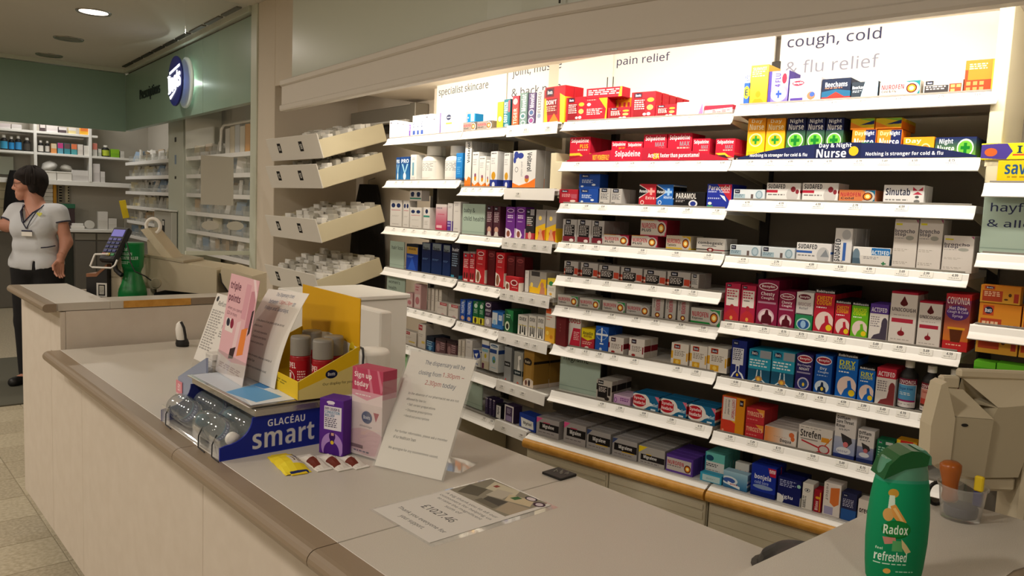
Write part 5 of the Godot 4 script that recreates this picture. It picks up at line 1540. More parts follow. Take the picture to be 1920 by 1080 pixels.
func back_unit():
	var u := thing("back_shelf_unit", "white wall shelving behind the woman with bottles and cartons", "shelving", FB, Vector3.ZERO)
	for x in [-0.72, -0.09]:
		obj("upright", mk(Vector3(x - 0.018, 1.65, -0.36), Vector3(x + 0.018, 2.62, 0.012)), mats["white_metal"], u)
	for q in [[-2.0, 0.0, 2.27], [-2.0, 0.45, 2.0], [-2.0, 0.45, 1.655]]:
		obj("shelf_board", mk(Vector3(q[0], q[2] - 0.03 if q[2] > 1.8 else q[2] - 0.06, -0.37), Vector3(q[1], q[2], 0.008)), mats["white_metal"], u)
	# bottles: x left, x right, top y, label colour, what
	var bt := [[-1.09, -1.01, 2.19, "3a9ac4", "dark bottle with blue and red label, leftmost on the back shelf"], [-1.0, -0.94, 2.175, "2a8ac8", "dark bottle with bright blue label on the back shelf"], [-0.93, -0.86, 2.19, "3a90cc", "dark bottle with pale blue label next to the upright"], [-0.84, -0.76, 2.175, "4a4640", "all dark bottle just left of the upright"], [-0.68, -0.62, 2.155, "d8d4cc", "dark bottle with white label right of the upright"], [-0.60, -0.55, 2.155, "c8c4bc", "second dark bottle with white label right of the upright"], [0.06, 0.155, 2.155, "b8c83a", "dark bottle with lime green label beyond the second upright"]]
	for i in bt.size():
		var q: Array = bt[i]
		var r: float = (q[1] - q[0]) / 2
		var h: float = q[2] - 2.0
		var o := thing("stock_bottle", q[4], "bottle", FB, Vector3((q[0] + q[1]) / 2, 2.0005, -0.08), "dark bottles on the back shelf")
		obj("bottle_body", lath([[0, 0], [r, 0.002], [r, h * 0.68], [r * 0.5, h * 0.82], [0, h * 0.83]]), mats["black"], o)
		obj("cap", lath([[r * 0.52, h * 0.82], [r * 0.52, h], [0, h]]), mats["white_plain"], o)
		obj("label_print", lath([[r + 0.001, h * 0.1], [r + 0.001, h * 0.58]]), mat("stock_label%d" % i, q[3], 0.5), o)
	# cartons: x0, x1, base y, top y, colour top, colour base, label
	var cs := [[-0.54, -0.475, 2.0, 2.125, "d8c8a8", "d89050", "cream and orange carton"], [-0.465, -0.40, 2.0, 2.14, "c03a80", "5a9ab0", "magenta and blue carton"], [-0.39, -0.32, 2.0, 2.14, "6a4a50", "3a8a98", "purple and teal carton"], [-0.31, -0.24, 2.0, 2.14, "e0784a", "4a9aa0", "orange and teal carton"], [-0.235, -0.17, 2.0, 2.14, "dcd4cc", "d0c8c0", "cream carton beside the orange and teal one"], [-0.16, -0.105, 2.0, 2.13, "d8d4cc", "d0ccc4", "plain white carton by the second upright"], [-0.06, 0.0, 2.0, 2.17, "d88070", "d4d0c8", "tall white carton with pink top"], [0.01, 0.05, 2.0, 2.10, "d8d4cc", "b0b4a8", "small white carton before the green bottle"], [0.165, 0.27, 2.0, 2.11, "8ac020", "7ab01c", "lime green carton beyond the second upright"], [0.28, 0.33, 2.0, 2.09, "d8d4cc", "c8c4bc", "small white carton right of the lime green one"],
		[-0.66, -0.60, 2.27, 2.36, "d8d0cc", "4a3a3c", "white and black carton on the upper back shelf"], [-0.59, -0.46, 2.27, 2.355, "dcd6d2", "d0c8c8", "white carton pair on the upper back shelf"], [-0.45, -0.36, 2.27, 2.345, "d8d2d0", "4a3c40", "white carton with dark base on the upper back shelf"], [-0.34, -0.25, 2.27, 2.35, "dcd6d0", "d8c890", "white carton with yellow edge on upper back shelf"], [-0.20, -0.105, 2.27, 2.36, "e07a30", "e8b030", "orange and yellow carton on upper back shelf"], [-1.1, -0.98, 2.27, 2.33, "d8cccc", "d0c8c8", "low pinkish carton at far left upper back shelf"], [-0.97, -0.86, 2.27, 2.33, "d8d2d0", "ccc8c4", "low white carton at left of upper back shelf"],
		[-0.06, 0.03, 1.655, 1.90, "dcd6d4", "d0cac8", "tall stack of white cartons on lower back shelf"], [0.035, 0.09, 1.655, 1.80, "d8d4d0", "ccc8c4", "shorter white carton stack on lower back shelf"], [-0.31, -0.11, 1.655, 1.80, "d4d0cc", "c4c0bc", "white box with grey print on lower back shelf"], [0.0, 0.12, 1.0, 1.24, "dedad4", "d4d0c8", "stacked white cartons on the back worktop"], [0.125, 0.23, 1.0, 1.15, "dad6d0", "d0ccc4", "lower stacked white cartons on the back worktop"]]
	for i in cs.size():
		var q: Array = cs[i]
		var w: float = q[1] - q[0] - 0.002; var h: float = q[3] - q[2]
		var o := thing("stock_carton", q[6], "box", FB, Vector3((q[0] + q[1]) / 2, q[2] + 0.0006 + (0.0 if q[2] > 1.1 else 0.02), -0.03), "cartons on the dispensary back wall")
		obj("carton_body", mk(Vector3(-w / 2, 0, -0.08), Vector3(w / 2, h, 0), 0.001), mat("stockc" + q[5], q[5], 0.6), o)
		obj("upper_print", mk(Vector3(-w / 2 + 0.001, h * 0.5, 0.0001), Vector3(w / 2 - 0.001, h - 0.002, 0.001), 0.0002), mat("stockc" + q[4], q[4], 0.6), o)
	var tb := B.new()
	for q in [[Vector3(-0.085, 0, -0.2), Vector3(0.085, 0.004, 0)], [Vector3(-0.085, 0, -0.004), Vector3(0.085, 0.10, 0)], [Vector3(-0.085, 0, -0.2), Vector3(-0.08, 0.11, 0)], [Vector3(0.08, 0, -0.2), Vector3(0.085, 0.11, 0)], [Vector3(-0.09, 0.098, 0.0), Vector3(0.09, 0.112, 0.006)]]:
		tb.box(q[0], q[1], 0.002)
	var tm := tb.mesh()
	for k in 2:
		one("white_tub", "white plastic tub on the lower back shelf, %s one" % ["left", "right"][k], "tub", tm, mats["white_plain"], FB, Vector3(-0.57 + k * 0.175, 1.6555, -0.01), "white tubs on the lower back shelf")
	for k in 2:
		var bg := B.new()
		bg.lathe([[0, 0], [0.7, 0.02], [1.0, 0.25], [0.9, 0.6], [0.5, 0.95], [0, 1.0]], 9, Transform3D(Basis(Vector3(0, 0, 1), 0.5 - k * 0.8) * Basis.from_scale(Vector3(0.10 - k * 0.02, 0.13 - k * 0.04, 0.07)), Vector3.ZERO))
		one("crumpled_bag", ["crumpled white carrier bag heaped above the left white tub", "small grey plastic bag beside the crumpled white one"][k], "bag", bg, mats["packet_white"] if k == 0 else mats["packet_grey"], FB, Vector3(-0.53 + k * 0.16, 1.775, -0.10))
	# worktop, drawers and fittings below
	var wt := thing("back_worktop", "white dispensary worktop with grey cupboards below", "worktop", FB, Vector3(0, 0, 0))
	obj("top_slab", mk(Vector3(-2.2, 0.98, -0.38), Vector3(0.36, 1.02, 0.03), 0.004), mats["white_metal"], wt)
	obj("carcass", mk(Vector3(-2.2, 0.0, -0.37), Vector3(0.34, 0.975, -0.02)), mat("cupboard_grey", "6a655c", 0.6), wt)
	for k in 4:
		var x := -0.70 + k * 0.27
		obj("door", mk(Vector3(x - 0.125, 0.08, -0.019), Vector3(x + 0.125, 0.86, 0.0), 0.003), mats["cupboard_grey"] if k != 1 else mat("fridge_glass", "2c302c", 0.12), wt)
		obj("drawer", mk(Vector3(x - 0.125, 0.875, -0.019), Vector3(x + 0.125, 0.965, 0.0), 0.003), mats["grey_metal"], wt)
	var sx := [[-1.06, 1.05, 0.10, 0.55, "packet_cream", "stack of pale cartons at far left behind the woman"], [-0.55, 1.32, 0.10, 0.28, "packet_white", "white pigeon-hole column behind the woman's shoulder"]]
	for q in sx:
		var o := thing("carton_column", q[5], "rack", FB, Vector3(q[0], 0, -0.28))
		for k in 5:
			obj("carton", mk(Vector3(-q[2] / 2, q[1] + q[3] * k / 5.0 + 0.004, -0.05), Vector3(q[2] / 2, q[1] + q[3] * (k + 1) / 5.0, 0.05), 0.003), mats[q[4]], o)
		obj("yellow_edge", mk(Vector3(q[2] / 2 + 0.004, q[1], -0.05), Vector3(q[2] / 2 + 0.04, q[1] + q[3], 0.06), 0.002), mat("edge_orange", "d89a20", 0.5), o)
	for k in 2:
		var o := thing("slotted_strip", "black slotted %s strip on the wall under the back shelf" % ["left", "right"][k], "strip", FB, Vector3(-0.40 + k * 0.085, 1.36, -0.36))
		obj("plate", mk(Vector3(-0.025, 0, 0), Vector3(0.025, 0.235, 0.012), 0.001), mats["packet_cream"], o)
		for j in 6:
			obj("slot", mk(Vector3(-0.012 if k == 0 else 0.008, 0.012 + j * 0.037, 0.0121), Vector3(0.022, 0.034 + j * 0.037, 0.016), 0.001), mats["black"], o)
	var gb := thing("green_lid_box", "dark box with green lid on the back worktop", "box", FB, Vector3(-0.34, 1.0205, -0.1))
	obj("box_body", mk(Vector3(-0.08, 0, -0.12), Vector3(0.075, 0.27, 0.0), 0.003), mat("box_dark", "3c2a2c", 0.5), gb)
	obj("lid", mk(Vector3(-0.085, 0.271, -0.125), Vector3(0.08, 0.33, 0.004), 0.004), mat("lid_green", "2c6a4c", 0.5), gb)
	var ph := thing("desk_telephone", "white desk telephone on the back worktop", "telephone", FB, Vector3(-0.24, 1.0205, -0.04))
	obj("base", mk(Vector3(-0.08, 0, -0.10), Vector3(0.08, 0.045, 0.02), 0.008), mats["white_plain"], ph)
	obj("handset", mk(Vector3(-0.07, 0.046, -0.05), Vector3(0.07, 0.075, -0.01), 0.01), mats["white_metal"], ph)
	var mr := thing("round_mirror", "small round tilted mirror on the back worktop", "mirror", FB, Vector3(-0.10, 1.0205, -0.06))
	var mb := B.new()
	mb.lathe([[0, 0], [0.06, 0.0], [0.062, 0.006], [0, 0.008]], 24, Transform3D(Basis(Vector3.RIGHT, deg_to_rad(65)), Vector3(0, 0.06, 0)))
	obj("disc", mb, mats["packet_grey"], mr)
	var yf := thing("yellow_leaning_card", "yellow card leaning at the end of the dispensary shelves", "card", FB, Vector3(0.29, 1.19, 0.25))
	var yb := mk(Vector3(-0.04, 0, -0.01), Vector3(0.04, 0.24, 0.01), 0.003)
	var ym := obj("card", yb, mats["yellow"], yf)
	ym.rotation.z = 0.2
	obj("stem", mk(Vector3(-0.02, -1.19, -0.02), Vector3(0.02, 0.0, 0.02)), mats["grey_metal"], yf)
	var bc := thing("black_coat", "black coat hanging on the back wall left of the woman's head", "coat", FB, Vector3(-0.96, 1.0, 0.06))
	obj("coat_body", coat(0.13, 0.75), mats["black_cloth"], bc)
	one("grey_screen_panel", "grey green panel on the wall left of the woman's head", "panel", mk(Vector3(-2.0, 1.70, -0.36), Vector3(-0.93, 1.93, -0.30), 0.003), mats["panel_grey"], FB)
	one("ribbed_floor_mat", "dark ribbed rubber mat beyond the till counter", "mat", mk(Vector3(-0.9, 0.0005, -2.0), Vector3(0.9, 0.012, 0.9), 0.004), mats["mat_rib"], FC, Vector3(-5.1, 0, 0.3))


# ---------- the member of staff: one skin surface meshed from a field of tapered limbs
func field(bones: Array, lo: Vector3, hi: Vector3, cell: float, k: float, cut) -> B:
	var nx := int((hi.x - lo.x) / cell) + 2; var ny := int((hi.y - lo.y) / cell) + 2; var nz := int((hi.z - lo.z) / cell) + 2
	var F := PackedFloat32Array()
	F.resize(nx * ny * nz)
	F.fill(0.2)
	for b in bones:
		var a: Vector3 = b[0]; var c: Vector3 = b[2]
		var ra: float = b[1]; var rc: float = b[3]
		var m := maxf(ra, rc) + k + cell * 2
		var l := ((a.min(c) - Vector3.ONE * m - lo) / cell).floor().max(Vector3.ZERO)
		var h := ((a.max(c) + Vector3.ONE * m - lo) / cell).ceil().min(Vector3(nx - 1, ny - 1, nz - 1))
		var d := c - a
		var dd := maxf(d.length_squared(), 1e-9)
		for z in range(int(l.z), int(h.z) + 1):
			for y in range(int(l.y), int(h.y) + 1):
				var at := (z * ny + y) * nx
				for x in range(int(l.x), int(h.x) + 1):
					var p := lo + Vector3(x, y, z) * cell
					var t := clampf((p - a).dot(d) / dd, 0.0, 1.0)
					var s := (p - a - d * t).length() - lerpf(ra, rc, t)
					var f := F[at + x]
					var hh := clampf(0.5 + 0.5 * (f - s) / k, 0.0, 1.0)
					F[at + x] = lerpf(f, s, hh) - k * hh * (1.0 - hh)
	if cut != null:
		for z in nz:
			for y in ny:
				for x in nx:
					var i := (z * ny + y) * nx + x
					if F[i] < 0.1:
						F[i] = maxf(F[i], cut.call(lo + Vector3(x, y, z) * cell))
	var b := B.new()
	var idx := {}
	var vs := PackedVector3Array()
	var st := [1, nx, nx * ny]
	for z in nz - 1:
		for y in ny - 1:
			for x in nx - 1:
				var i := (z * ny + y) * nx + x
				var n := 0
				for q in 8:
					if F[i + (q & 1) + (nx if q & 2 else 0) + (nx * ny if q & 4 else 0)] < 0.0:
						n += 1
				if n == 0 or n == 8:
					continue
				var sum := Vector3.ZERO
				var cnt := 0
				for ax in 3:
					for q in 4:
						var o1: int = (q & 1) * int(st[(ax + 1) % 3]) + (q >> 1) * int(st[(ax + 2) % 3])
						var f0 := F[i + o1]; var f1 := F[i + o1 + int(st[ax])]
						if (f0 < 0.0) != (f1 < 0.0):
							var p := Vector3.ZERO
							p[(ax + 1) % 3] = q & 1; p[(ax + 2) % 3] = q >> 1; p[ax] = f0 / (f0 - f1)
							sum += p; cnt += 1
				idx[i] = vs.size()
				vs.append(lo + (Vector3(x, y, z) + sum / cnt) * cell)
	var ns := PackedVector3Array()
	ns.resize(vs.size())
	var quads := []
	for i in idx:
		var x: int = i % nx; var y: int = (i / nx) % ny; var z: int = i / (nx * ny)
		for ax in 3:
			var u: int = st[(ax + 1) % 3]; var w: int = st[(ax + 2) % 3]
			if (F[i] < 0.0) == (F[i + int(st[ax])] < 0.0):
				continue
			if not (idx.has(i - u) and idx.has(i - w) and idx.has(i - u - w)):
				continue
			var q := [idx[i], idx[i - u], idx[i - u - w], idx[i - w]]
			var nn := (vs[q[1]] - vs[q[0]]).cross(vs[q[2]] - vs[q[0]])
			var dir := Vector3.ZERO
			dir[ax] = 1.0 if F[i] < 0.0 else -1.0
			if nn.dot(dir) < 0:
				q = [q[0], q[3], q[2], q[1]]
				nn = -nn
			for e in q:
				ns[e] += nn
			quads.append(q)
	for q in quads:
		b.sm(vs[q[0]], vs[q[1]], vs[q[2]], ns[q[0]].normalized(), ns[q[1]].normalized(), ns[q[2]].normalized())
		b.sm(vs[q[0]], vs[q[2]], vs[q[3]], ns[q[0]].normalized(), ns[q[2]].normalized(), ns[q[3]].normalized())
	return b


func hand(bones: Array, wrist: Vector3, dir: Vector3, side: Vector3, curl: float):  # palm, four unequal fingers and a thumb
	var pn := dir.cross(side).normalized()
	var k := wrist + dir * 0.08
	for s in 4:
		var o := side * (-0.028 + s * 0.019)
		bones.append([wrist + dir * 0.01 + o * 0.6, 0.014, k + o, 0.011])
		var L: float = [0.068, 0.078, 0.074, 0.058][s]
		var a := k + o
		var b1 := a + (dir * cos(curl * 0.5) + pn * sin(curl * 0.5)) * L * 0.5
		var c := b1 + (dir * cos(curl * 1.4) + pn * sin(curl * 1.4)) * L * 0.5
		bones.append([a, 0.0100, b1, 0.0092])
		bones.append([b1, 0.0092, c, 0.0078])
	var t0 := wrist + dir * 0.025 - side * 0.028
	var t1 := t0 - side * 0.026 + dir * 0.03 + pn * 0.012
	bones.append([t0, 0.013, t1, 0.0105])
	bones.append([t1, 0.0105, t1 + dir * 0.032 + pn * 0.012, 0.0085])


func staff():
	var o := thing("person", "woman in white tunic with navy trim, glasses and lanyard behind till counter", "person", Transform3D(Basis(Vector3.UP, deg_to_rad(40.3)), Vector3(-6.69, 0, 0.77)))
	var V := func(x: float, y: float, z: float) -> Vector3: return Vector3(x, y, z)
	var Fd := Vector3(-0.84, -0.10, 0.53).normalized()
	var Sd := Vector3.UP.cross(Fd).normalized()   # towards her left ear
	var H := Vector3(-0.055, 1.565, 0.0)
	var shL := Vector3(0.155, 1.350, -0.02); var elL := Vector3(0.218, 1.125, -0.01); var wrL := Vector3(0.205, 0.995, 0.05)
	var shR := Vector3(-0.150, 1.345, 0.0); var elR := Vector3(-0.195, 1.235, 0.06); var wrR := Vector3(-0.36, 1.272, 0.17)
	var torso := [[V.call(-0.06, 1.27, 0.0), 0.104, V.call(0.055, 1.27, 0.0), 0.104], [V.call(-0.07, 1.22, 0.055), 0.084, V.call(0.06, 1.22, 0.05), 0.084], [V.call(-0.055, 1.09, 0.015), 0.102, V.call(0.05, 1.09, 0.015), 0.102], [V.call(-0.065, 0.96, 0.0), 0.112, V.call(0.06, 0.96, 0.0), 0.112], [V.call(-0.09, 1.34, -0.01), 0.062, V.call(0.10, 1.345, -0.01), 0.062]]
	var body := torso.duplicate()
	body.append_array([[V.call(0.0, 1.36, -0.01), 0.075, H + Vector3(0.012, -0.075, -0.01), 0.056], [shL, 0.054, elL, 0.041], [elL, 0.040, wrL, 0.027], [shR, 0.054, elR, 0.042], [elR, 0.041, wrR, 0.027]])
	for s in [-1, 1]:
		body.append([V.call(0.085 * s, 0.90, 0.0), 0.095, V.call(0.09 * s, 0.50, 0.01), 0.062])
		body.append([V.call(0.09 * s, 0.50, 0.01), 0.060, V.call(0.09 * s, 0.10, -0.01), 0.038])
		body.append([V.call(0.09 * s, 0.07, -0.02), 0.035, V.call(0.09 * s - 0.03, 0.045, 0.13), 0.030])
	var skin := field(body, Vector3(-0.46, -0.01, -0.2), Vector3(0.34, 1.52, 0.28), 0.013, 0.03, null)
	# head and face
	var hd := [[H - Fd * 0.03 + Vector3(0, 0.022, 0), 0.086, H + Fd * 0.022 + Vector3(0, 0.016, 0), 0.076], [H + Fd * 0.035 + Vector3(0, 0.0, 0), 0.062, H + Fd * 0.05 + Vector3(0, -0.075, 0), 0.042], [H + Fd * 0.062 + Vector3(0, -0.105, 0), 0.022, H + Fd * 0.066 + Vector3(0, -0.098, 0), 0.024], [H + Fd * 0.085 + Vector3(0, 0.008, 0), 0.011, H + Fd * 0.104 + Vector3(0, -0.030, 0), 0.0125], [H + Fd * 0.092 + Vector3(0, -0.036, 0) + Sd * 0.011, 0.008, H + Fd * 0.092 + Vector3(0, -0.036, 0) - Sd * 0.011, 0.008], [H + Fd * 0.084 + Vector3(0, -0.064, 0) + Sd * 0.017, 0.006, H + Fd * 0.084 + Vector3(0, -0.064, 0) - Sd * 0.017, 0.006], [H + Fd * 0.083 + Vector3(0, -0.073, 0) + Sd * 0.014, 0.0065, H + Fd * 0.083 + Vector3(0, -0.073, 0) - Sd * 0.014, 0.0065], [H + Fd * 0.082 + Vector3(0, 0.022, 0) + Sd * 0.035, 0.008, H + Fd * 0.084 + Vector3(0, 0.022, 0) - Sd * 0.035, 0.008], [H + Fd * 0.055 + Vector3(0, -0.03, 0) + Sd * 0.035, 0.028, H + Fd * 0.055 + Vector3(0, -0.03, 0) - Sd * 0.035, 0.028]]
	for s in [-1, 1]:
		hd.append([H - Fd * 0.008 + Vector3(0, 0.012, 0) + Sd * 0.079 * s, 0.013, H - Fd * 0.002 + Vector3(0, -0.026, 0) + Sd * 0.076 * s, 0.009])
	hd.append([H + Vector3(0.012, -0.075, -0.01), 0.055, H + Vector3(0.02, -0.14, -0.012), 0.058])
	var head := field(hd, H - Vector3(0.15, 0.16, 0.15), H + Vector3(0.15, 0.14, 0.15), 0.0042, 0.012, null)
	skin.v.append_array(head.v); skin.n.append_array(head.n); skin.u.append_array(head.u)
	for q in [[wrL, Vector3(-0.08, -0.98, 0.16).normalized(), Vector3(0.5, 0.05, -0.86).normalized(), 0.7], [wrR, Vector3(-0.82, 0.1, 0.55).normalized(), Vector3(0.3, -0.75, 0.58).normalized(), 0.9]]:
		var hb := []
		hand(hb, q[0], q[1], (q[2] - q[1] * q[2].dot(q[1])).normalized(), q[3])
		hb.append([q[0] - q[1] * 0.03, 0.030, q[0] + q[1] * 0.01, 0.026])
		var hm := field(hb, q[0] - Vector3.ONE * 0.2, q[0] + Vector3.ONE * 0.2, 0.0045, 0.006, null)
		skin.v.append_array(hm.v); skin.n.append_array(hm.n); skin.u.append_array(hm.u)
	var sk := mat("skin", "c08872", 0.55)
	obj("body", skin, sk, o)
	# tunic
	var tu := []
	for b in torso:
		tu.append([b[0], b[1] + 0.013, b[2], b[3] + 0.013])
	tu.append([V.call(-0.075, 0.95, 0.005), 0.128, V.call(0.06, 0.95, 0.005), 0.122])
	var mL := shL.lerp(elL, 0.36); var mR := shR.lerp(elR, 0.75)
	tu.append([shL, 0.070, mL, 0.067]); tu.append([shR, 0.073, mR, 0.066])
	var hem := func(p: Vector3) -> float:
		var v := maxf(0.905 + 0.03 * absf(p.x) * 4.0 - p.y, -1.0)
		var neck := 0.062 - Vector2(p.x + 0.005, (p.y - 1.405) * 0.9).length() if p.z > -0.05 else -1.0
		var vee := -1.0
		if p.z > 0.0 and p.y > 1.27:
			vee = (p.y - 1.27) * 0.42 - absf(p.x + 0.01)
		var vent := -1.0
		if p.y < 0.985 and p.z > 0.02:
			vent = 0.010 - absf(p.x - 0.045)
		var slL := (p - mL).dot((elL - shL).normalized()) if p.x > 0.178 else -1.0
		var slR := (p - mR).dot((elR - shR).normalized()) if p.x < -0.15 and p.y < 1.36 else -1.0
		return maxf(maxf(maxf(v, neck), maxf(vee, vent)), maxf(slL, slR) if maxf(slL, slR) > -0.03 and maxf(slL, slR) < 0.09 else -1.0)
	obj("tunic", field(tu, Vector3(-0.36, 0.86, -0.22), Vector3(0.36, 1.48, 0.24), 0.0105, 0.03, hem), mat("tunic_white", "c4c6ca", 0.85), o)
	# trousers, shoes
	var tr := [[V.call(-0.06, 0.93, 0.0), 0.128, V.call(0.06, 0.93, 0.0), 0.128]]
	for s in [-1, 1]:
		tr.append([V.call(0.085 * s, 0.90, 0.0), 0.112, V.call(0.09 * s, 0.50, 0.01), 0.085])
		tr.append([V.call(0.09 * s, 0.50, 0.01), 0.085, V.call(0.09 * s, 0.10, -0.01), 0.072])
	var waist := func(p: Vector3) -> float: return maxf(p.y - 1.0, 0.05 - p.y)
	obj("trousers", field(tr, Vector3(-0.26, 0.02, -0.2), Vector3(0.26, 1.1, 0.2), 0.014, 0.02, waist), mats["black_cloth"], o)
	for s in [-1, 1]:
		obj("shoe", field([[V.call(0.09 * s, 0.045, -0.03), 0.044, V.call(0.09 * s - 0.03, 0.04, 0.14), 0.038]], V.call(0.09 * s - 0.1, -0.01, -0.1), V.call(0.09 * s + 0.08, 0.12, 0.22), 0.01, 0.01, func(p: Vector3) -> float: return 0.002 - p.y), mats["black"], o)
	# hair
	var hr := [[H - Fd * 0.035 + Vector3(0, 0.035, 0), 0.094, H + Fd * 0.012 + Vector3(0, 0.045, 0), 0.084], [H - Fd * 0.062 + Vector3(0, 0.0, 0), 0.066, H - Fd * 0.052 + Vector3(0, -0.075, 0), 0.050], [H + Fd * 0.06 + Vector3(0, 0.062, 0) + Sd * 0.045, 0.034, H + Fd * 0.07 + Vector3(0, 0.056, 0) - Sd * 0.04, 0.033]]
	for s in [-1, 1]:
		hr.append([H - Fd * 0.01 + Vector3(0, 0.045, 0) + Sd * 0.064 * s, 0.038, H - Fd * 0.022 + Vector3(0, -0.045, 0) + Sd * 0.066 * s, 0.030])
		hr.append([H + Fd * 0.045 + Vector3(0, 0.055, 0) + Sd * 0.055 * s, 0.032, H + Fd * 0.03 + Vector3(0, 0.008, 0) + Sd * 0.068 * s, 0.018])
	var hm := field(hr, H - Vector3(0.18, 0.16, 0.18), H + Vector3(0.18, 0.18, 0.18), 0.006, 0.014, null)
	for i in 46:
		var an := rng.randf() * TAU
		var dv := Sd * cos(an) - Fd * sin(an)
		var front: bool = sin(an) < -0.35
		var lk := []
		for j in 6:
			var ph := 0.25 + j * (0.20 if front else 0.34)
			lk.append(H + Vector3(0, 0.032, 0) - Fd * 0.012 + dv * sin(minf(ph, 1.9)) * (0.098 + 0.004 * sin(i * 3.1)) + Vector3.UP * cos(ph) * 0.104)
		hm.tube(lk, 0.0065 + 0.002 * sin(i * 1.7), 5)
	obj("hair", hm, mat("hair_brown", "1a110e", 0.9), o)
	# eyes, glasses
	var gl := B.new()
	var E0 := H + Fd * 0.086 + Vector3(0, 0.004, 0)
	for s in [-1, 1]:
		var ey := B.new()
		var c: Vector3 = E0 - Fd * 0.014 + Sd * 0.031 * s
		ey.lathe([[0, -0.010], [0.007, -0.007], [0.0102, 0.0], [0.007, 0.007], [0, 0.010]], 12, Transform3D(Basis(), c))
		obj("eye", ey, mats["white_plain"], o)
		var ir := B.new()
		ir.lathe([[0, -0.0045], [0.0045, 0.0], [0, 0.0045]], 10, Transform3D(Basis(), c + Fd * 0.0075))
		obj("iris", ir, mats["black"], o)
		var cp := []
		for i in 16:
			cp.append(E0 + Fd * 0.012 + Sd * (0.032 * s + cos(TAU * i / 16) * 0.025) + Vector3(0, sin(TAU * i / 16) * 0.017 - 0.004, 0))
		gl.tube(cp, 0.0016, 6, true)
		gl.tube([E0 + Fd * 0.012 + Sd * 0.056 * s, H + Fd * 0.03 + Vector3(0, 0.012, 0) + Sd * 0.08 * s, H - Fd * 0.012 + Vector3(0, 0.012, 0) + Sd * 0.086 * s], 0.0017, 6)
	gl.tube([E0 + Fd * 0.014 + Sd * 0.008, E0 + Fd * 0.018, E0 + Fd * 0.014 - Sd * 0.008], 0.0015, 6)
	obj("glasses", gl, mats["dark_metal"], o)
	var lips := B.new()
	lips.tube([H + Fd * 0.088 + Vector3(0, -0.067, 0) + Sd * 0.02, H + Fd * 0.0925 + Vector3(0, -0.067, 0), H + Fd * 0.088 + Vector3(0, -0.067, 0) - Sd * 0.02], 0.0035, 6)
	obj("lips", lips, mat("lip", "8a4840", 0.5), o)
	# lanyard, badge, brooch, navy trims
	var ly := B.new()
	ly.tube([V.call(-0.07, 1.40, 0.04), V.call(-0.05, 1.35, 0.125), V.call(-0.02, 1.28, 0.155), V.call(0.012, 1.225, 0.156)], 0.004, 6)
	ly.tube([V.call(0.075, 1.405, 0.035), V.call(0.065, 1.35, 0.120), V.call(0.04, 1.28, 0.155), V.call(0.014, 1.225, 0.156)], 0.004, 6)
	obj("lanyard", ly, mat("lanyard_navy", "23233c", 0.6), o)
	var bd := obj("badge", mk(Vector3(-0.04, -0.02, 0), Vector3(0.04, 0.012, 0.004), 0.001), mats["white_plain"], o, V.call(0.02, 1.19, 0.160))
	obj("badge_strip", mk(Vector3(-0.04, 0.0125, 0), Vector3(0.04, 0.024, 0.004), 0.001), mats["lanyard_navy"], bd)
	var br := B.new()
	br.prism([Vector2(0, -0.016), Vector2(0.02, 0.002), Vector2(0.018, 0.013), Vector2(0.008, 0.015), Vector2(0, 0.008), Vector2(-0.008, 0.015), Vector2(-0.018, 0.013), Vector2(-0.02, 0.002)], 0, 0.005)
	obj("heart_badge", br, mat("badge_yellow", "d8d860", 0.5), o, V.call(0.088, 1.335, 0.112))
	var tm := B.new()
	tm.tube([V.call(-0.085, 1.40, 0.03), V.call(-0.055, 1.345, 0.100), V.call(-0.012, 1.272, 0.146), V.call(0.035, 1.345, 0.108), V.call(0.085, 1.405, 0.02)], 0.006, 6)
	obj("neck_trim", tm, mats["lanyard_navy"], o)
	tm = B.new()
	tm.tube([V.call(0.11, 1.085, 0.142), V.call(0.15, 1.09, 0.118), V.call(0.182, 1.10, 0.075)], 0.005, 6)
	obj("pocket_trim", tm, mats["lanyard_navy"], o)
	for q in [[mL, (elL - shL).normalized(), 0.066], [mR, (elR - shR).normalized(), 0.064]]:
		var a: Vector3 = q[1].cross(Vector3.FORWARD).normalized(); var c2: Vector3 = q[1].cross(a)
		var ring := []
		for i in 20:
			ring.append(q[0] - q[1] * 0.004 + (a * cos(TAU * i / 20) + c2 * sin(TAU * i / 20)) * q[2])
		var cf := B.new()
		cf.tube(ring, 0.006, 6, true)
		obj("sleeve_trim", cf, mats["lanyard_navy"], o)


func paint_all():
	make_prints(PRODUCTS, 2048, "product_print")
	make_prints(SIGNS, 2048, "sign_print")  # cough sign: second line has paler ink, glare painted into its colour


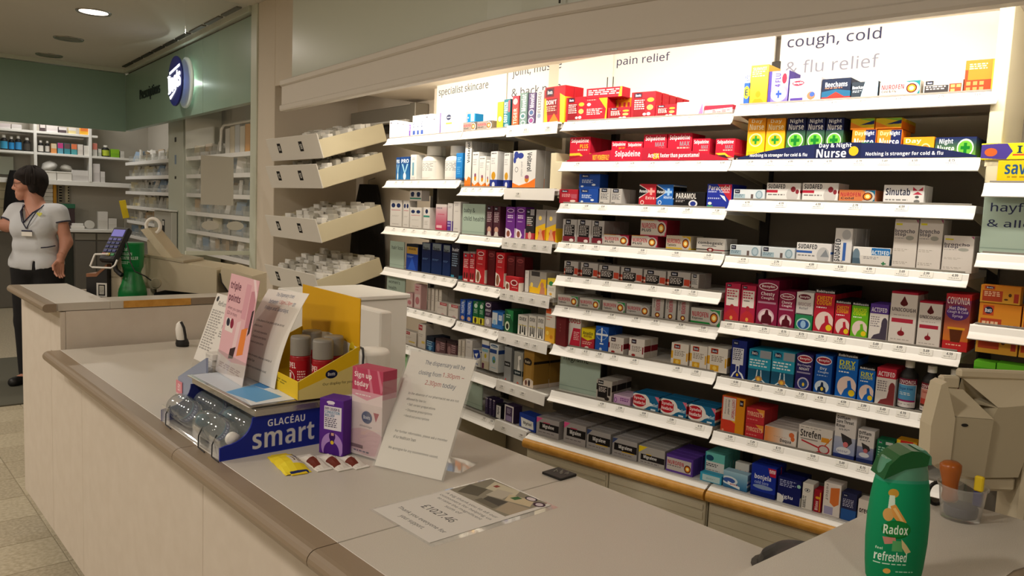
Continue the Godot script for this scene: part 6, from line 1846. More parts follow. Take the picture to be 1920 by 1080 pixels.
const PRODUCTS := """
nurse_day|95|213|g f0981c f3cc1a;t .2 .03 .6 .11 fff4d8 Day;t .1 .14 .8 .14 fff4d8 Nurse;o .12 .36 .74 .32 f6e9a8 .09;x .3 .42 .4 .2 1f8a2c;l .1 .8 .5 .1 c88a10 2
nurse_night|94|207|g 141c50 5fb024;r 0 0 1 .3 141c50;t .15 .03 .7 .12 ffffff Night;t .1 .15 .8 .14 ffffff Nurse;e .1 .36 .8 .36 eaf6da;e .15 .385 .7 .31 6cba3c;x .27 .42 .45 .24 0c7a24;l .1 .84 .6 .06 e8f4d0 1
nurse_both|109|138|b 16205a;r 0 0 .56 1 ee8a22;p 6fb43a .56 1 1 .6 1 1;t .5 .06 .4 .18 ffffff Night;t .12 .06 .36 .18 ffe2b0 Day;t .1 .3 .8 .28 ffffff Nurse;x .1 .62 .36 .42 0c7a34
nurse_both_side|108|51|b d9c021;p ee8a22 0 1 0 .3 .5 .8 1 .9 1 1;p 7cb83a .2 0 1 0 1 .35;p 1a2a6a .4 .6 1 .2 1 .55
nurse_day_flat|129|96|g f0981c f0bc1c;t .08 .08 .5 .25 fff0d0 Day;t .08 .36 .5 .34 fff0d0 Nurse;e .56 .3 .34 .66 f6e0a0;e .59 .36 .28 .54 e8861c;x .64 .44 .18 .38 1f8a2c
nurse_night_flat|162|92|g 16205c 7cc030;t .1 .08 .34 .3 ffffff Night;t .06 .38 .42 .36 ffffff Nurse;e .54 .1 .4 .84 eaf6da;e .57 .18 .34 .68 6cba3c;x .63 .28 .22 .48 0c7a24
nurse_banner|1060|84|b 1a2350;r 0 0 1 .06 2c8a4a;r .36 0 .2 1 141c44;t .38 .02 .14 .36 ffffff Day & Night;t .37 .4 .13 .55 ffffff Nurse;e .51 .25 .04 .6 e0b020;t .06 .62 .27 .3 ffffff Nothing is stronger for cold & flu;t .58 .62 .3 .3 ffffff Nothing is stronger for cold & flu
solp_banner|1060|84|b b01c34;r .3 0 .2 1 c01c38;t .33 .2 .16 .6 ffffff Solpadeine;t .18 .5 .11 .4 e8c830 NOT POWERFUL?;t .54 .45 .3 .4 ffffff Acts 2X faster than paracetamol;t .57 .45 .04 .4 f0d020 2X
solp|151|148|b c01a34;t .08 .06 .84 .22 ffffff Solpadeine;t .5 .3 .4 .16 e8b820 PLUS;l .4 .5 .5 .1 f0b0a8 1;p e8c030 0 .66 .5 .64 .7 .78 1 .9 1 1 0 1;p a01228 0 .76 .5 .74 .7 .88 .9 1 0 1;r 0 .95 1 .05 90101f
solpmax|147|148|b c01a34;t .08 .06 .84 .22 ffffff Solpadeine;t .5 .3 .4 .16 8a8f9a MAX;l .4 .5 .5 .1 f0b0a8 1;p e8c030 0 .66 .5 .64 .7 .78 .9 .84 .3 .8;p 3a2428 0 .76 .5 .74 .7 .88 .9 1 0 1;p b8a8a0 .5 .9 1 .86 1 1 .4 1
sudafed|172|90|b e8e4e2;t .05 .08 .5 .24 20242c SUDAFED;r 0 .4 .34 .14 b8243a;l .05 .62 .5 .12 777777 1;e .6 .25 .34 .8 c8c4c2;e .72 .2 .14 .3 8a2a34;e .86 .35 .1 .25 8a2a34
sudafed_blue|167|92|b e8e6e6;t .05 .08 .55 .24 20242c SUDAFED;r 0 .42 .46 .12 3a66b4;l .05 .64 .5 .12 888888 1;e .6 .2 .36 .85 c4c4c6;p 8a9098 .7 .7 .85 .3 .95 .7
sudafed_up|80|172|b e6e4e4;V .05 .3 .3 .62 20242c SUDAFED;r .5 .4 .18 .5 3a66b4;e .4 .04 .5 .28 c2c4c8;l .1 .9 .5 .06 888888 1
sinutab|172|86|b e4e2e2;t .06 .16 .6 .4 262a44 Sinutab;l .06 .76 .56 .12 777777 1;p b8344a .72 .1 .84 .3 .72 .3;p b8344a .96 .1 .84 .3 .96 .3;p b8344a .72 .5 .84 .34 .96 .5;e .78 .55 .1 .14 555555;e .76 .76 .14 .18 777777
nuro_orange|165|60|b d07a4a;r .93 0 .07 1 1c6a8c;p 1c6a8c .6 0 1 0 1 .45;e .6 .1 .38 .85 c9c2b8;r .02 .1 .7 .68 d07a4a;t .05 .22 .55 .3 b02a3a NUROFEN;t .06 .56 .36 .16 3a3034 Cold;e .66 .2 .26 .6 5a1414;e .69 .27 .2 .46 e08a20;e .73 .36 .12 .28 fff0a0
nuro_teal|172|68|b cfc8be;r .93 0 .07 1 187a80;p 187a80 .6 0 1 0 1 .45;e .6 .1 .38 .85 c9c2b8;r .02 .1 .7 .68 cfc8be;t .05 .22 .55 .3 b02a3a NUROFEN;t .06 .56 .36 .16 3a3034 Cold & Flu;e .66 .2 .26 .6 5a1414;e .69 .27 .2 .46 e08a20;e .73 .36 .12 .28 fff0a0
nuro_plus|174|66|b ccc5bb;r 0 .92 1 .08 c05060;r 0 0 .5 .06 e0b020;r .93 0 .07 1 b02a4a;p b02a4a .6 0 1 0 1 .45;e .6 .1 .38 .85 c9c2b8;r .02 .1 .7 .68 ccc5bb;t .05 .22 .55 .3 b02a3a NUROFEN;t .06 .56 .36 .16 3a3034 PLUS;e .66 .2 .26 .6 5a1414;e .69 .27 .2 .46 e08a20;e .73 .36 .12 .28 fff0a0;S 8a2030
nuro_mol|152|81|b c4b8a4;r 0 .8 1 .2 d4b028;r .93 0 .07 1 d0a81c;p d0a81c .6 0 1 0 1 .45;e .6 .1 .38 .85 c9c2b8;r .02 .1 .7 .68 c4b8a4;t .05 .22 .55 .3 b02a3a NUROMOL;t .06 .56 .36 .16 3a3034 Tablets;e .66 .2 .26 .6 5a1414;e .69 .27 .2 .46 e08a20;e .73 .36 .12 .28 fff0a0
nuro_green|156|67|b c0bcb4;r .93 0 .07 1 2a8a4c;p 2a8a4c .6 0 1 0 1 .45;e .6 .1 .38 .85 c9c2b8;r .02 .1 .7 .68 c0bcb4;t .05 .22 .55 .3 b02a3a NUROFEN;t .06 .56 .36 .16 3a3034 Tablets;e .66 .2 .26 .6 5a1414;e .69 .27 .2 .46 e08a20;e .73 .36 .12 .28 fff0a0
nuro_green_big|174|90|b c2beb6;r 0 .8 1 .2 1c8a3c;r .93 0 .07 1 2a8a4c;p 2a8a4c .6 0 1 0 1 .45;e .6 .1 .38 .85 c9c2b8;r .02 .1 .7 .68 c2beb6;t .05 .22 .55 .3 b02a3a NUROFEN;t .06 .56 .36 .16 3a3034 Express;e .66 .2 .26 .6 5a1414;e .69 .27 .2 .46 e08a20;e .73 .36 .12 .28 fff0a0
nuro_grey|154|67|b b9b6b2;r .93 0 .07 1 8a8a8c;p 8a8a8c .6 0 1 0 1 .45;e .6 .1 .38 .85 c9c2b8;r .02 .1 .7 .68 b9b6b2;t .05 .22 .55 .3 b02a3a NUROFEN;t .06 .56 .36 .16 3a3034 Caplets;e .66 .2 .26 .6 5a1414;e .69 .27 .2 .46 e08a20;e .73 .36 .12 .28 fff0a0
nuro_up|76|114|b b9b5b0;v .34 .04 .34 .55 a82a3c NUROFEN;v .12 .06 .14 .4 50484c Express;e .3 .68 .4 .24 5a1414;e .36 .72 .28 .16 e08a20;e .42 .75 .16 .1 fff0a0;p 888888 0 1 0 .85 .2 1
nuro_purple|168|99|b 5a3a98;r .03 .18 .9 .7 c6bfba;t .06 .32 .6 .22 b02a3a NUROFEN;l .06 .6 .5 .1 6a5a64 1;e .68 .4 .24 .44 5a1414;e .71 .46 .18 .32 e08a20;e .75 .53 .1 .18 fff0a0;r 0 .92 1 .08 6a48a8
migra_pink|183|118|b a9a4a4;p e85a9a 0 0 .3 0 0 .34;r .14 .26 .86 .38 1c181a;t .28 .32 .5 .26 ffffff Migraleve;l .1 .76 .7 .1 7c7678 1;r .3 .22 .3 .05 c04060;S a9a4a4
migra_blue|173|123|b a5a2a2;p 3a4a78 0 0 .24 0 0 .34;r .08 .26 .92 .38 1c181a;t .26 .32 .54 .26 ffffff Migraleve;r .4 .64 .5 .04 d8b020;l .1 .78 .7 .1 7c7678 1;S a5a2a2
migra_yellow|174|106|b a9a6a2;p e8cc20 0 0 .36 0 0 .42;r .1 .44 .9 .32 1c181a;t .2 .47 .5 .24 ffffff Migraleve;r .3 .4 .2 .05 d8b020;l .1 .84 .7 .1 7c7678 1;S a9a6a2
syndol|170|94|b 1a6a98;e -.1 -.05 .75 1.0 f0ece8;e -.05 .08 .58 .74 c01c2c;t .04 .2 .42 .22 ffffff Syndol;t .03 .46 .44 .2 ffffff Headache;p f0ece8 .5 .3 .8 .55 .5 .8;p e0708a .82 0 1 0 1 .4;t .68 .45 .28 .2 e8f2f8 Relief;r .7 .8 .18 .1 e8f2f8;r 0 .96 1 .04 1a5a88
para_bw|111|128|b b8b2aa;r .1 .03 .34 .18 1a1a1c;t .14 .08 .26 .08 ffffff Boots;r .1 .28 .62 .56 1c1818;l .16 .34 .5 .26 e8e0d8 4;r 0 .2 .12 .3 2a2422;r .75 .3 .16 .4 2a2422;e .55 .76 .3 .18 2a2422
lilac_flat|115|57|b c9a4cc;r 0 0 1 .1 dcc0dc;o .03 .3 .18 .5 8a4a9a .2;l .4 .25 .5 .4 7a3a8a 2
cools|102|183|b e4dcd8;t .05 .04 .9 .17 b01c2c COOLS;p c82440 .45 .36 1 .36 1 1 .2 1;l .5 .48 .4 .3 f4c8c8 5
anadin|95|127|b b8283c;r 0 0 1 .1 d8b818;p e8d41c 0 .05 1 .05 1 .45 .5 .58 0 .45;t .12 .15 .76 .16 2a2818 Anadin;t .2 .33 .6 .1 6a2020 EXTRA;l .1 .64 .7 .18 f0c0b0 2;e .3 .86 .3 .1 f0e0d8
bluecross|92|153|b 1e58b8;o .08 .12 .8 .42 9cc4ec .04;r .05 .29 .9 .08 eaf2fa;r .43 .06 .1 .56 eaf2fa;r .36 .66 .28 .05 eaf2fa;e .34 .84 .2 .12 c8dcf0
boots_white|105|102|b e2dcd6;r 0.16 0.06 0.3 0.22 3a1418;e 0.190 0.093 0.240 0.154 141a3c;t 0.220 0.126 0.180 0.088 ffffff Boots;r .02 .35 .08 .3 8a1c2c;r .86 .4 .08 .36 8a1c2c;l .2 .4 .6 .3 8a7e78 4;e .2 .8 .24 .14 a02c2c
boots_yellow|106|124|b e4ded4;r 0.16 0.06 0.36 0.2 b83a1c;e 0.196 0.090 0.288 0.140 141a3c;t 0.232 0.120 0.216 0.080 ffffff Boots;r .02 .36 .1 .34 e0a828;r .88 .4 .08 .36 e0a828;l .2 .34 .6 .26 8a7e70 4;r .16 .72 .42 .24 e0a828;e .28 .76 .2 .16 f4d060
boots_bsr|106|92|b b4aeaa;r 0.16 0.03 0.3 0.26 1c1818;e 0.190 0.069 0.240 0.182 141a3c;t 0.220 0.108 0.180 0.104 ffffff Boots;r .1 .34 .6 .6 1e1a1a;l .14 .4 .5 .4 d8d0cc 4;r 0 .5 .09 .4 b0402c;e .0 .68 .09 .14 f0d0c0;r .74 .44 .24 .4 c04630;e .64 .82 .3 .16 e8e0dc
boots_bsm|106|144|b b8b4b2;r 0.2 0.02 0.36 0.2 1c1818;e 0.236 0.050 0.288 0.140 141a3c;t 0.272 0.080 0.216 0.080 ffffff Boots;r .12 .24 .72 .7 1e1a1c;l .18 .28 .6 .4 cfc9c6 6;r .05 .72 .85 .24 7a2430;e .5 .82 .3 .13 f0e4e0
combogesic|165|78|b c8c4be;t .06 .22 .86 .26 2c2a2c combogesic;r .2 .5 .5 .05 555555;r 0 .74 .4 .07 222222;r .6 .74 .4 .07 8a1c2c;e .38 .64 .24 .28 7a1a1a;e .44 .71 .12 .14 e0d0c8
bx_red|138|85|b b02434;r 0.1 0.04 0.4 0.2 7a1420;e 0.140 0.070 0.320 0.140 141a3c;t 0.180 0.100 0.240 0.080 ffffff Boots;l .15 .34 .5 .24 f0d4d0 4;r .66 .34 .3 .3 b85868;e .6 .74 .3 .16 f0d8d0
bx_blue|137|90|b 1c4aa4;r 0.1 0.04 0.4 0.22 16306e;e 0.140 0.073 0.320 0.154 141a3c;t 0.180 0.106 0.240 0.088 ffffff Boots;l .15 .4 .5 .26 d8e4f4 3;e .62 .66 .18 .14 e0eaf6;e .1 .78 .14 .12 e0eaf6
bx_grey|76|95|b b4b0ac;r 0.2 0.02 0.5 0.22 2a2a2e;e 0.250 0.053 0.400 0.154 141a3c;t 0.300 0.086 0.300 0.088 ffffff Boots;r .1 .28 .8 .6 c6c2be;l .15 .32 .7 .4 4a4a4e 5;r .1 .84 .3 .12 70706e
panadol_red|111|124|b c42838;p 141418 0 .05 .6 .34 0 .62;p f0e8e4 0 .02 .62 .33 0 .08;p f0e8e4 0 .62 .62 .33 0 .68;t .04 .26 .5 .14 ffffff Panadol;x .5 .18 .4 .32 f4a8a0;t .4 .56 .5 .14 ffe8e0 Extra;o .1 .74 .22 .2 f0c8c0 .2
panadol_blue|104|122|b 2468c0;p 141418 0 .05 .6 .34 0 .62;p f0f4f8 0 .02 .62 .33 0 .08;p f0f4f8 0 .62 .62 .33 0 .68;t .04 .26 .5 .14 ffffff Panadol;x .5 .18 .4 .32 a8d0f8;t .42 .5 .5 .14 e8f2ff Advance;o .1 .72 .22 .2 d0e0f4 .2
paramol|187|83|b 141214;t .06 .1 .66 .34 f4f0ec PARAMOL;r .06 .46 .62 .03 8a8488;l .06 .56 .3 .16 c8c4c4 2;e .48 .52 .28 .46 e8e8ee;e .53 .6 .18 .3 2a3a90
paracodol|141|128|b 2434a0;p c02438 .4 0 1 0 1 .8;t .06 .06 .86 .2 f6f0f0 Paracodol;t .5 .28 .4 .08 f6f0f0 Tablets;l .06 .3 .34 .1 c0c8ec 1;p ffffff .52 .44 .72 .5 .8 .72 .7 .64;l .06 .56 .5 .1 c0c8ec 1;e .06 .74 .16 .12 e8f0e8;r .04 .88 .22 .1 2aa060
red_meat|192|228|b b81c28;r 0.06 0.03 0.4 0.24 6a0f16;e 0.100 0.066 0.320 0.168 141a3c;t 0.140 0.102 0.240 0.096 ffffff Boots;r .06 .32 .6 .44 8a1620;t .1 .36 .5 .12 ffffff DON'T;l .1 .52 .5 .16 f0c0b0 3;p e8b828 .0 .3 .08 .3 .2 1 0 1;p e07a1c .2 1 .5 .72 .8 1;p f0c838 .75 .2 1 .3 1 1 .8 1
red_boots|143|146|b b41c2a;r 0.1 0.02 0.36 0.22 6a0f16;e 0.136 0.053 0.288 0.154 141a3c;t 0.172 0.086 0.216 0.088 ffffff Boots;r .1 .26 .5 .7 86141e;l .14 .3 .42 .4 f4d8d0 5;e .66 .24 .28 .16 e8a838;e .66 .5 .26 .2 f0c060;e .5 .8 .14 .1 f4e0d8;e .66 .78 .16 .12 f4e0d8
red_caf|157|130|b b81c2c;p e8b820 .6 0 1 0 1 1 .9 1 .95 .5;e .08 .2 .18 .14 f6d8d0;l .08 .46 .7 .3 f6d0c8 4;l .08 .06 .4 .06 f0b0a0 1
red_flat|252|57|b c02434;r .1 .1 .8 .8 b01c2c;l .06 .2 .86 .6 f6d0c8 3;p e8c028 .95 0 1 0 1 1 .9 1
red_caps|161|138|b e0a824;l .06 .02 .8 .1 c04028 1;r .08 .2 .1 .6 c03040;r .28 .2 .1 .6 c03040;r .48 .2 .1 .6 c03040;r .68 .2 .1 .6 c03040;r .86 .2 .1 .6 c03040
white_curve|160|74|b f4f0f0;o .1 .1 .8 1.2 b0a8b4 .04;l .3 .3 .4 .3 9a94a0 3;p c070a0 .8 1 .95 .1 1 1
red_silver|161|48|b b8acac;p b82840 0 0 1 0 1 .3 0 .5;l .3 .55 .6 .3 c04858 2;e .4 .4 .2 .3 d8a8a8
pale_boots|168|55|b dce4ea;r 0.04 0.05 0.16 0.34 26282e;e 0.056 0.101 0.128 0.238 141a3c;t 0.072 0.152 0.096 0.136 ffffff Boots;r .02 .46 .36 .5 a8c0cc;l .05 .5 .3 .26 4a6478 2;r .56 .46 .08 .4 6a5a58;e .7 .1 .24 .8 b8ccd8;o .72 .14 .2 .7 7a98aa .1
broncho|99|226|b ddd6d0;p a05078 .86 0 1 0 1 .1;r .06 .09 .26 .035 d8cc20;t .04 .2 .82 .08 55505a broncho;t .04 .28 .45 .08 55505a stop;l .05 .38 .4 .03 88848a 1;e .5 .33 .34 .09 a8a8a0;l .06 .6 .6 .06 b8b0a8 2;l .06 .86 .6 .06 aaa29a 2
actifed_white|167|88|b e0dcd8;r .2 0 .8 .4 2a78c0;p f0eeec 0 0 .5 0 .5 .45 .2 .45 .2 1 0 1;e .0 .1 .2 .8 70889a;p 50687a 0 .6 .2 .6 .24 1 0 1;t .5 .16 .46 .22 ffffff ACTIFED;l .3 .5 .4 .16 8a8a90 2;x .78 .72 .12 .22 2a7a4a
chesty_boots|84|205|b b8284a;r 0.1 0.03 0.3 0.07 4a1420;e 0.130 0.041 0.240 0.049 141a3c;t 0.160 0.051 0.180 0.028 ffffff Boots;r .12 .14 .78 .44 ece4de;l .16 .18 .66 .2 c04058 3;r .2 .4 .4 .02 3a3030;p c43038 0 1 .1 .78 .3 .7 .5 .64 .7 .7 .9 .78 1 1;e .38 .54 .26 .14 b02c38;e .4 .84 .2 .1 f0a850;r 0 .97 1 .03 a02038
benylin_chesty|111|239|b 8a1c44;e .06 .06 .88 .17 efe6ea;e .1 .08 .8 .13 8a1c3a;t .2 .11 .6 .07 ffffff Benylin;t .18 .26 .64 .1 ffffff Chesty;t .2 .36 .6 .07 ffffff Coughs;r .06 .47 .84 .04 b88aa0;e .1 .62 .76 .34 d8b0c0;e .16 .66 .64 .28 f0dce0;p 5a1020 .24 .94 .28 .78 .4 .74 .46 .64 .56 .64 .6 .74 .74 .78 .76 .94
mucus|85|195|g e4e0de c8c4c4;r 0 .58 1 .42 2a8a58;e .12 .05 .7 .14 6a2030;t .2 .09 .54 .07 ffffff Benylin;t .14 .26 .7 .09 a08a90 MUCUS;t .2 .38 .5 .06 70707a Relief;r .04 .55 .92 .03 444448;e .1 .66 .8 .3 bfe0d8;e .16 .7 .66 .24 2a58a0;e .34 .72 .3 .2 9cc4e8
robi_red|95|220|b c02238;r 0 0 1 .1 141214;t .06 .025 .88 .06 ffffff Robitussin;t .12 .16 .76 .1 f4b818 CHESTY;t .12 .26 .72 .1 f4b818 COUGH;l .12 .4 .5 .05 ffffff 1;e .1 .5 .9 .46 f0d8d0;p c02238 .3 .96 .44 .8 .58 .74 .56 .6 .7 .58 .78 .74 .96 .8 .98 .96;e .64 .78 .3 .14 f0d020;r .04 .955 .92 .015 ffffff
robi_green|75|173|b 6ab820;r 0 0 1 .1 141214;t .06 .025 .88 .06 ffffff Robitussin;t .12 .16 .76 .1 e4f028 MUCUS;t .12 .26 .72 .1 e4f028 COUGH;l .12 .4 .5 .05 ffffff 1;e .1 .5 .9 .46 f0d8d0;p 6ab820 .3 .96 .44 .8 .58 .74 .56 .6 .7 .58 .78 .74 .96 .8 .98 .96;e .64 .78 .3 .14 f0d020;r .04 .955 .92 .015 ffffff
robi_blue|97|224|b 1468c8;r 0 0 1 .1 141214;t .06 .025 .88 .06 ffffff Robitussin;t .12 .16 .76 .1 e4e040 DRY;t .12 .26 .72 .1 e4e040 COUGH;l .12 .4 .5 .05 ffffff 1;e .1 .5 .9 .46 f0d8d0;p 1468c8 .3 .96 .44 .8 .58 .74 .56 .6 .7 .58 .78 .74 .96 .8 .98 .96;e .64 .78 .3 .14 f0d020;r .04 .955 .92 .015 ffffff
actifed_purple|80|175|b e6e0dc;r 0 0 1 .26 5a3a98;t .08 .1 .84 .12 ffffff ACTIFED;l .08 .34 .5 .3 8a8288 5;e .66 .36 .34 .36 4a4254;p 4a4254 .1 1 .3 .84 .6 .78 .66 .6 1 .55 1 1
actifed_red|84|180|b e6e0dc;r 0 0 1 .26 c0283c;t .08 .1 .84 .12 ffffff ACTIFED;l .08 .34 .5 .3 8a8288 5;e .66 .36 .34 .36 8a3a3c;p 8a3a3c .1 1 .3 .84 .6 .78 .66 .6 1 .55 1 1
unicough|112|243|b e0d8d2;r 0 0 1 .045 a81c34;p 5a1418 .36 .22 .5 .08 .64 .22 .5 .28;e .36 .17 .28 .1 5a1418;t .06 .31 .88 .07 4a4044 UNICOUGH;r .08 .51 .8 .08 b02a40;l .14 .44 .6 .03 a89a98 1;e .34 .74 .26 .1 8a1c28;p 8a1c28 .44 .76 .48 .66 .5 .76;l .1 .9 .7 .04 b8aea8 1
covonia_box|99|255|g 7a2a68 e88a1c;r 0 0 1 .1 c02a30;r 0 .82 1 .18 c42a2c;t .06 .06 .88 .12 f0e4e0 COVONIA;e .06 .2 .88 .26 5a3488;t .16 .22 .68 .06 f0e8f4 Hot Dose;t .1 .29 .8 .06 f0e8f4 Cough & Cold;t .3 .36 .4 .06 f0e8f4 Syrup;p 5a2a10 .24 .62 .76 .62 .68 .84 .32 .84;r .16 .58 .68 .04 e0a020;l .15 .88 .6 .04 f0c0a0 1
covonia_blue|77|227|b ece8e8;r 0 0 1 .2 7a1c38;t .08 .05 .84 .13 f4ecec COVONIA;r .06 .22 .88 .56 5aa4d8;t .2 .3 .6 .12 2a5a98 Sugar Free;l .2 .48 .5 .12 e4f0f8 2;r .06 .74 .88 .06 a0286a;l .1 .88 .7 .04 9a9496 1
covonia_red|75|217|b ece4e0;r 0 0 1 .2 7a1c28;t .08 .05 .84 .13 f4ecec COVONIA;g2;r .06 .22 .88 .4 d89080;t .2 .28 .6 .1 a03a30 Chesty Cough;r .06 .56 .88 .2 c84a3c;r .06 .76 .88 .08 5a3a2c;l .1 .9 .7 .04 9a9496 1
boots_navy|84|209|b 1a2878;r 0.1 0.03 0.36 0.1 101848;e 0.136 0.045 0.288 0.070 141a3c;t 0.172 0.060 0.216 0.040 ffffff Boots;r .1 .2 .72 .42 e0e2ea;l .14 .23 .6 .3 3a3a5a 6;p e8ecf4 .02 1 .2 .84 .36 .78 .34 .62 .6 .62 .58 .78 .8 .84 .98 1;p 1a2878 .1 1 .26 .87 .42 .8 .4 .66 .54 .66 .52 .8 .7 .87 .88 1;e .4 .84 .16 .08 e8c020
boots_teal|118|175|b 2aa0c0;r .5 0 .5 .24 9aa0a8;r 0.06 0.02 0.4 0.2 1480a4;e 0.100 0.050 0.320 0.140 141a3c;t 0.140 0.080 0.240 0.080 ffffff Boots;l .06 .3 .8 .24 eef6fa 3;r 0 .58 1 .42 1a587a;p d8e8f0 .1 1 .36 .86 .4 .6 .44 .6 .42 .88 .16 1;p d8e8f0 .9 1 .64 .86 .6 .6 .56 .6 .58 .88 .84 1;e .34 .78 .32 .16 c08a50;e .42 .82 .14 .1 f0c040
benylin_night|83|188|b 2c2468;e .06 .02 .88 .22 efe6ea;e .1 .05 .8 .16 a82438;t .2 .09 .6 .08 ffffff Benylin;t .1 .27 .8 .07 e8e4f0 Dry Coughs;t .2 .36 .6 .07 ffffff NIGHT;r .08 .48 .8 .04 a09ab8;e .16 .62 .68 .32 c8c4dc;e .24 .66 .52 .26 2a4a8a;e .44 .76 .14 .1 f0d040
benylin_dry|83|197|b 1858b0;e .06 .03 .88 .22 efe6ea;e .1 .06 .8 .16 a82438;t .2 .1 .6 .08 ffffff Benylin;t .3 .3 .4 .09 e8eef8 Dry;t .2 .4 .6 .06 e8eef8 Coughs;l .16 .5 .6 .05 a8c4e8 1;e .08 .64 .8 .32 d8e8f8;p 14305a .22 .94 .26 .82 .4 .78 .44 .68 .54 .68 .58 .78 .7 .82 .74 .94;e .42 .8 .16 .1 f0d040
tyro_big|130|201|b d84028;r .62 0 .38 1 e09018;p f0b428 0 .52 .62 .7 .62 .5;r .06 .04 .54 .6 e4dcd4;r 0.76 0.06 0.16 0.16 3a1a10;e 0.776 0.084 0.128 0.112 141a3c;t 0.792 0.108 0.096 0.064 ffffff Boots;v .14 .1 .08 .4 9a948e soothing;v .28 .1 .08 .4 55504c throat relief;v .44 .08 .12 .5 b02838 CHESTY THROAT;e .06 .9 .1 .06 f0a080;S d87a20
tyrozets|99|80|b c43038;p e8963c .5 0 1 0 1 .5;t .06 .24 .86 .28 f4c8a0 TYROZETS;l .08 .7 .6 .12 e0807a 1
dequa|168|87|b e4dcd6;H 0 0 .6 1 e8863c e4dcd6;t .5 .6 .34 .24 2c2a2c Dequa;e .76 .14 .16 .3 e0703c;e .82 .36 .12 .28 e0703c;l .3 .5 .4 .08 c8a088 1;S d8d0ca
strefen|166|130|b e0dad4;t .06 .16 .6 .28 2a2628 Strefen;r .68 .34 .22 .18 e0982c;l .06 .06 .6 .06 a8a29c 1;r .08 .5 .5 .04 8a8480;p c02c38 .1 .56 .6 .72 .6 .78 .1 .62;p d07a28 .96 .3 .99 .3 .78 .7 .74 .7;e .6 .62 .34 .34 b82c38;e .64 .66 .26 .26 cfc8c4;p c02c38 .5 .96 .66 .86 .7 .96
difflam_rinse|98|223|g e2dedd 8a9ac8;r 0 0 1 .5 e2dedd;r 0 .88 1 .12 2a3a80;t .08 .04 .6 .07 2a2a2c Difflam;t .06 .13 .8 .07 2a2a2c Sore Throat;t .06 .22 .4 .07 2a2a2c Rinse;l .2 .32 .5 .05 6a6a70 2;p 3a3638 .3 .42 .8 .5 .86 .6 .6 .74 .4 .6;e .44 .6 .24 .12 e07a80;e .14 .72 .68 .16 dfe4ee;l .2 .8 .5 .05 8a8ab0 2
difflam_spray|75|168|g e2dedd 4a5a98;r 0 0 1 .5 e2dedd;t .08 .05 .7 .1 1c1c1e Difflam;t .06 .17 .6 .1 1c1c1e Spray;l .14 .3 .6 .05 6a6a70 1;p 3a3638 .26 .38 .72 .46 .8 .56 .56 .68 .36 .56;e .4 .54 .26 .12 c86a70;e .16 .66 .6 .14 dfe4ee;r 0 .84 1 .16 243470
green_box|78|139|b 1c6a48;r 0.08 0.04 0.26 0.12 2a9a60;e 0.106 0.058 0.208 0.084 141a3c;t 0.132 0.076 0.156 0.048 ffffff Boots;r .5 .06 .4 .1 c8d0cc;l .1 .26 .7 .5 a8d8c0 6
red_yellow|87|156|b c82c24;r 0 0 .2 1 e8c828;r .8 0 .2 1 e0a020;t .1 .2 .7 .4 f4e050 FISH;l .2 .7 .5 .1 f0e0c0 1;S c89020
teal_card|115|148|b e2e0da;r 0 0 1 .34 6cc4bc;e .04 .1 .4 .22 1c4a6a;l .08 .42 .6 .14 2c3440 2;l .08 .64 .7 .2 9a9894 3;r 0 0 .06 1 2a9ab4;S 6cc4bc
pale_blue_small|127|47|b 3aa4c8;r .12 .2 .8 .7 bcd8dc;l .3 .5 .4 .2 7aa4b0 2
blue_tube|137|92|g a8d0e4 2a6a9c;e -.1 .3 .7 .5 dce8f0;e 0 .4 .5 .3 3a5aa8;p f0f4f8 .2 .6 .7 .8 .7 .95 .2 .8;l .3 .72 .3 .1 b04050 1
daktarin|79|131|b d0cfc8;p a8d0e0 0 1 .2 .6 1 .7 1 1;t .3 .3 .66 .3 c0283c Orajel
bonjela|133|168|b 1630a0;p c01c3c .66 .04 1 .04 1 .3 .76 .3;t .72 .08 .24 .12 ffffff new;t .14 .3 .66 .2 ffffff bonjela;t .16 .5 .56 .1 b0c0ec cold sore;e .1 .62 .8 .14 8aa0c8;r 0 .84 1 .16 0f2478
iglu|119|135|b 141c60;l .08 .1 .7 .28 b0b8dc 4;e .82 .16 .16 .14 9ad0c0;e -.2 .66 .5 .4 e8e8e4;t .24 .66 .44 .18 ffffff iglu
white_eye|54|135|b e6e2da;e .2 .2 .5 .14 f4f2ee;o .2 .2 .5 .14 777777 .12;e .36 .24 .18 .06 222222;V .1 .5 .3 .45 4a4a4a AMMELTZ
red_thin|37|115|b a01c2c;e .2 .3 .6 .12 e0a030;r .75 .1 .1 .85 e0b030;V .2 .5 .4 .4 f0e8e0 Blistex
white_orange|83|166|b e8e0da;p e07a38 .4 .15 .9 .1 .9 .6 .65 .7 .4 .6;r .1 .72 .5 .24 a8a4c8;v .15 .05 .14 .5 9a928c relief
navy_small|70|139|b 2a2e54;r 0 .6 1 .4 2a5aa0;r 0.1 0.06 0.3 0.1 14183c;e 0.130 0.075 0.240 0.070 141a3c;t 0.160 0.090 0.180 0.040 ffffff Boots;l .1 .24 .7 .3 c8c8dc 5
ore|73|124|b e8e0d8;t .1 .3 .8 .3 2a1c1c oregel;p e89858 0 1 .4 .7 1 1
orange_bottle|93|198|g e8b048 d89820;t .12 .06 .76 .08 f8e8c0 SUNVIT;l .1 .16 .7 .16 f4e4c0 3;e .34 .66 .28 .16 c88a10;p c88a10 .1 1 .3 .86 .66 .86 .9 1
blue_yellow|29|160|b 2a58b0;r 0 0 1 .3 e8eef8;t .1 .06 .8 .18 2a3a90 NEO;e 0 .4 1 .4 e8d030;t .2 .5 .6 .2 2a3a50 E
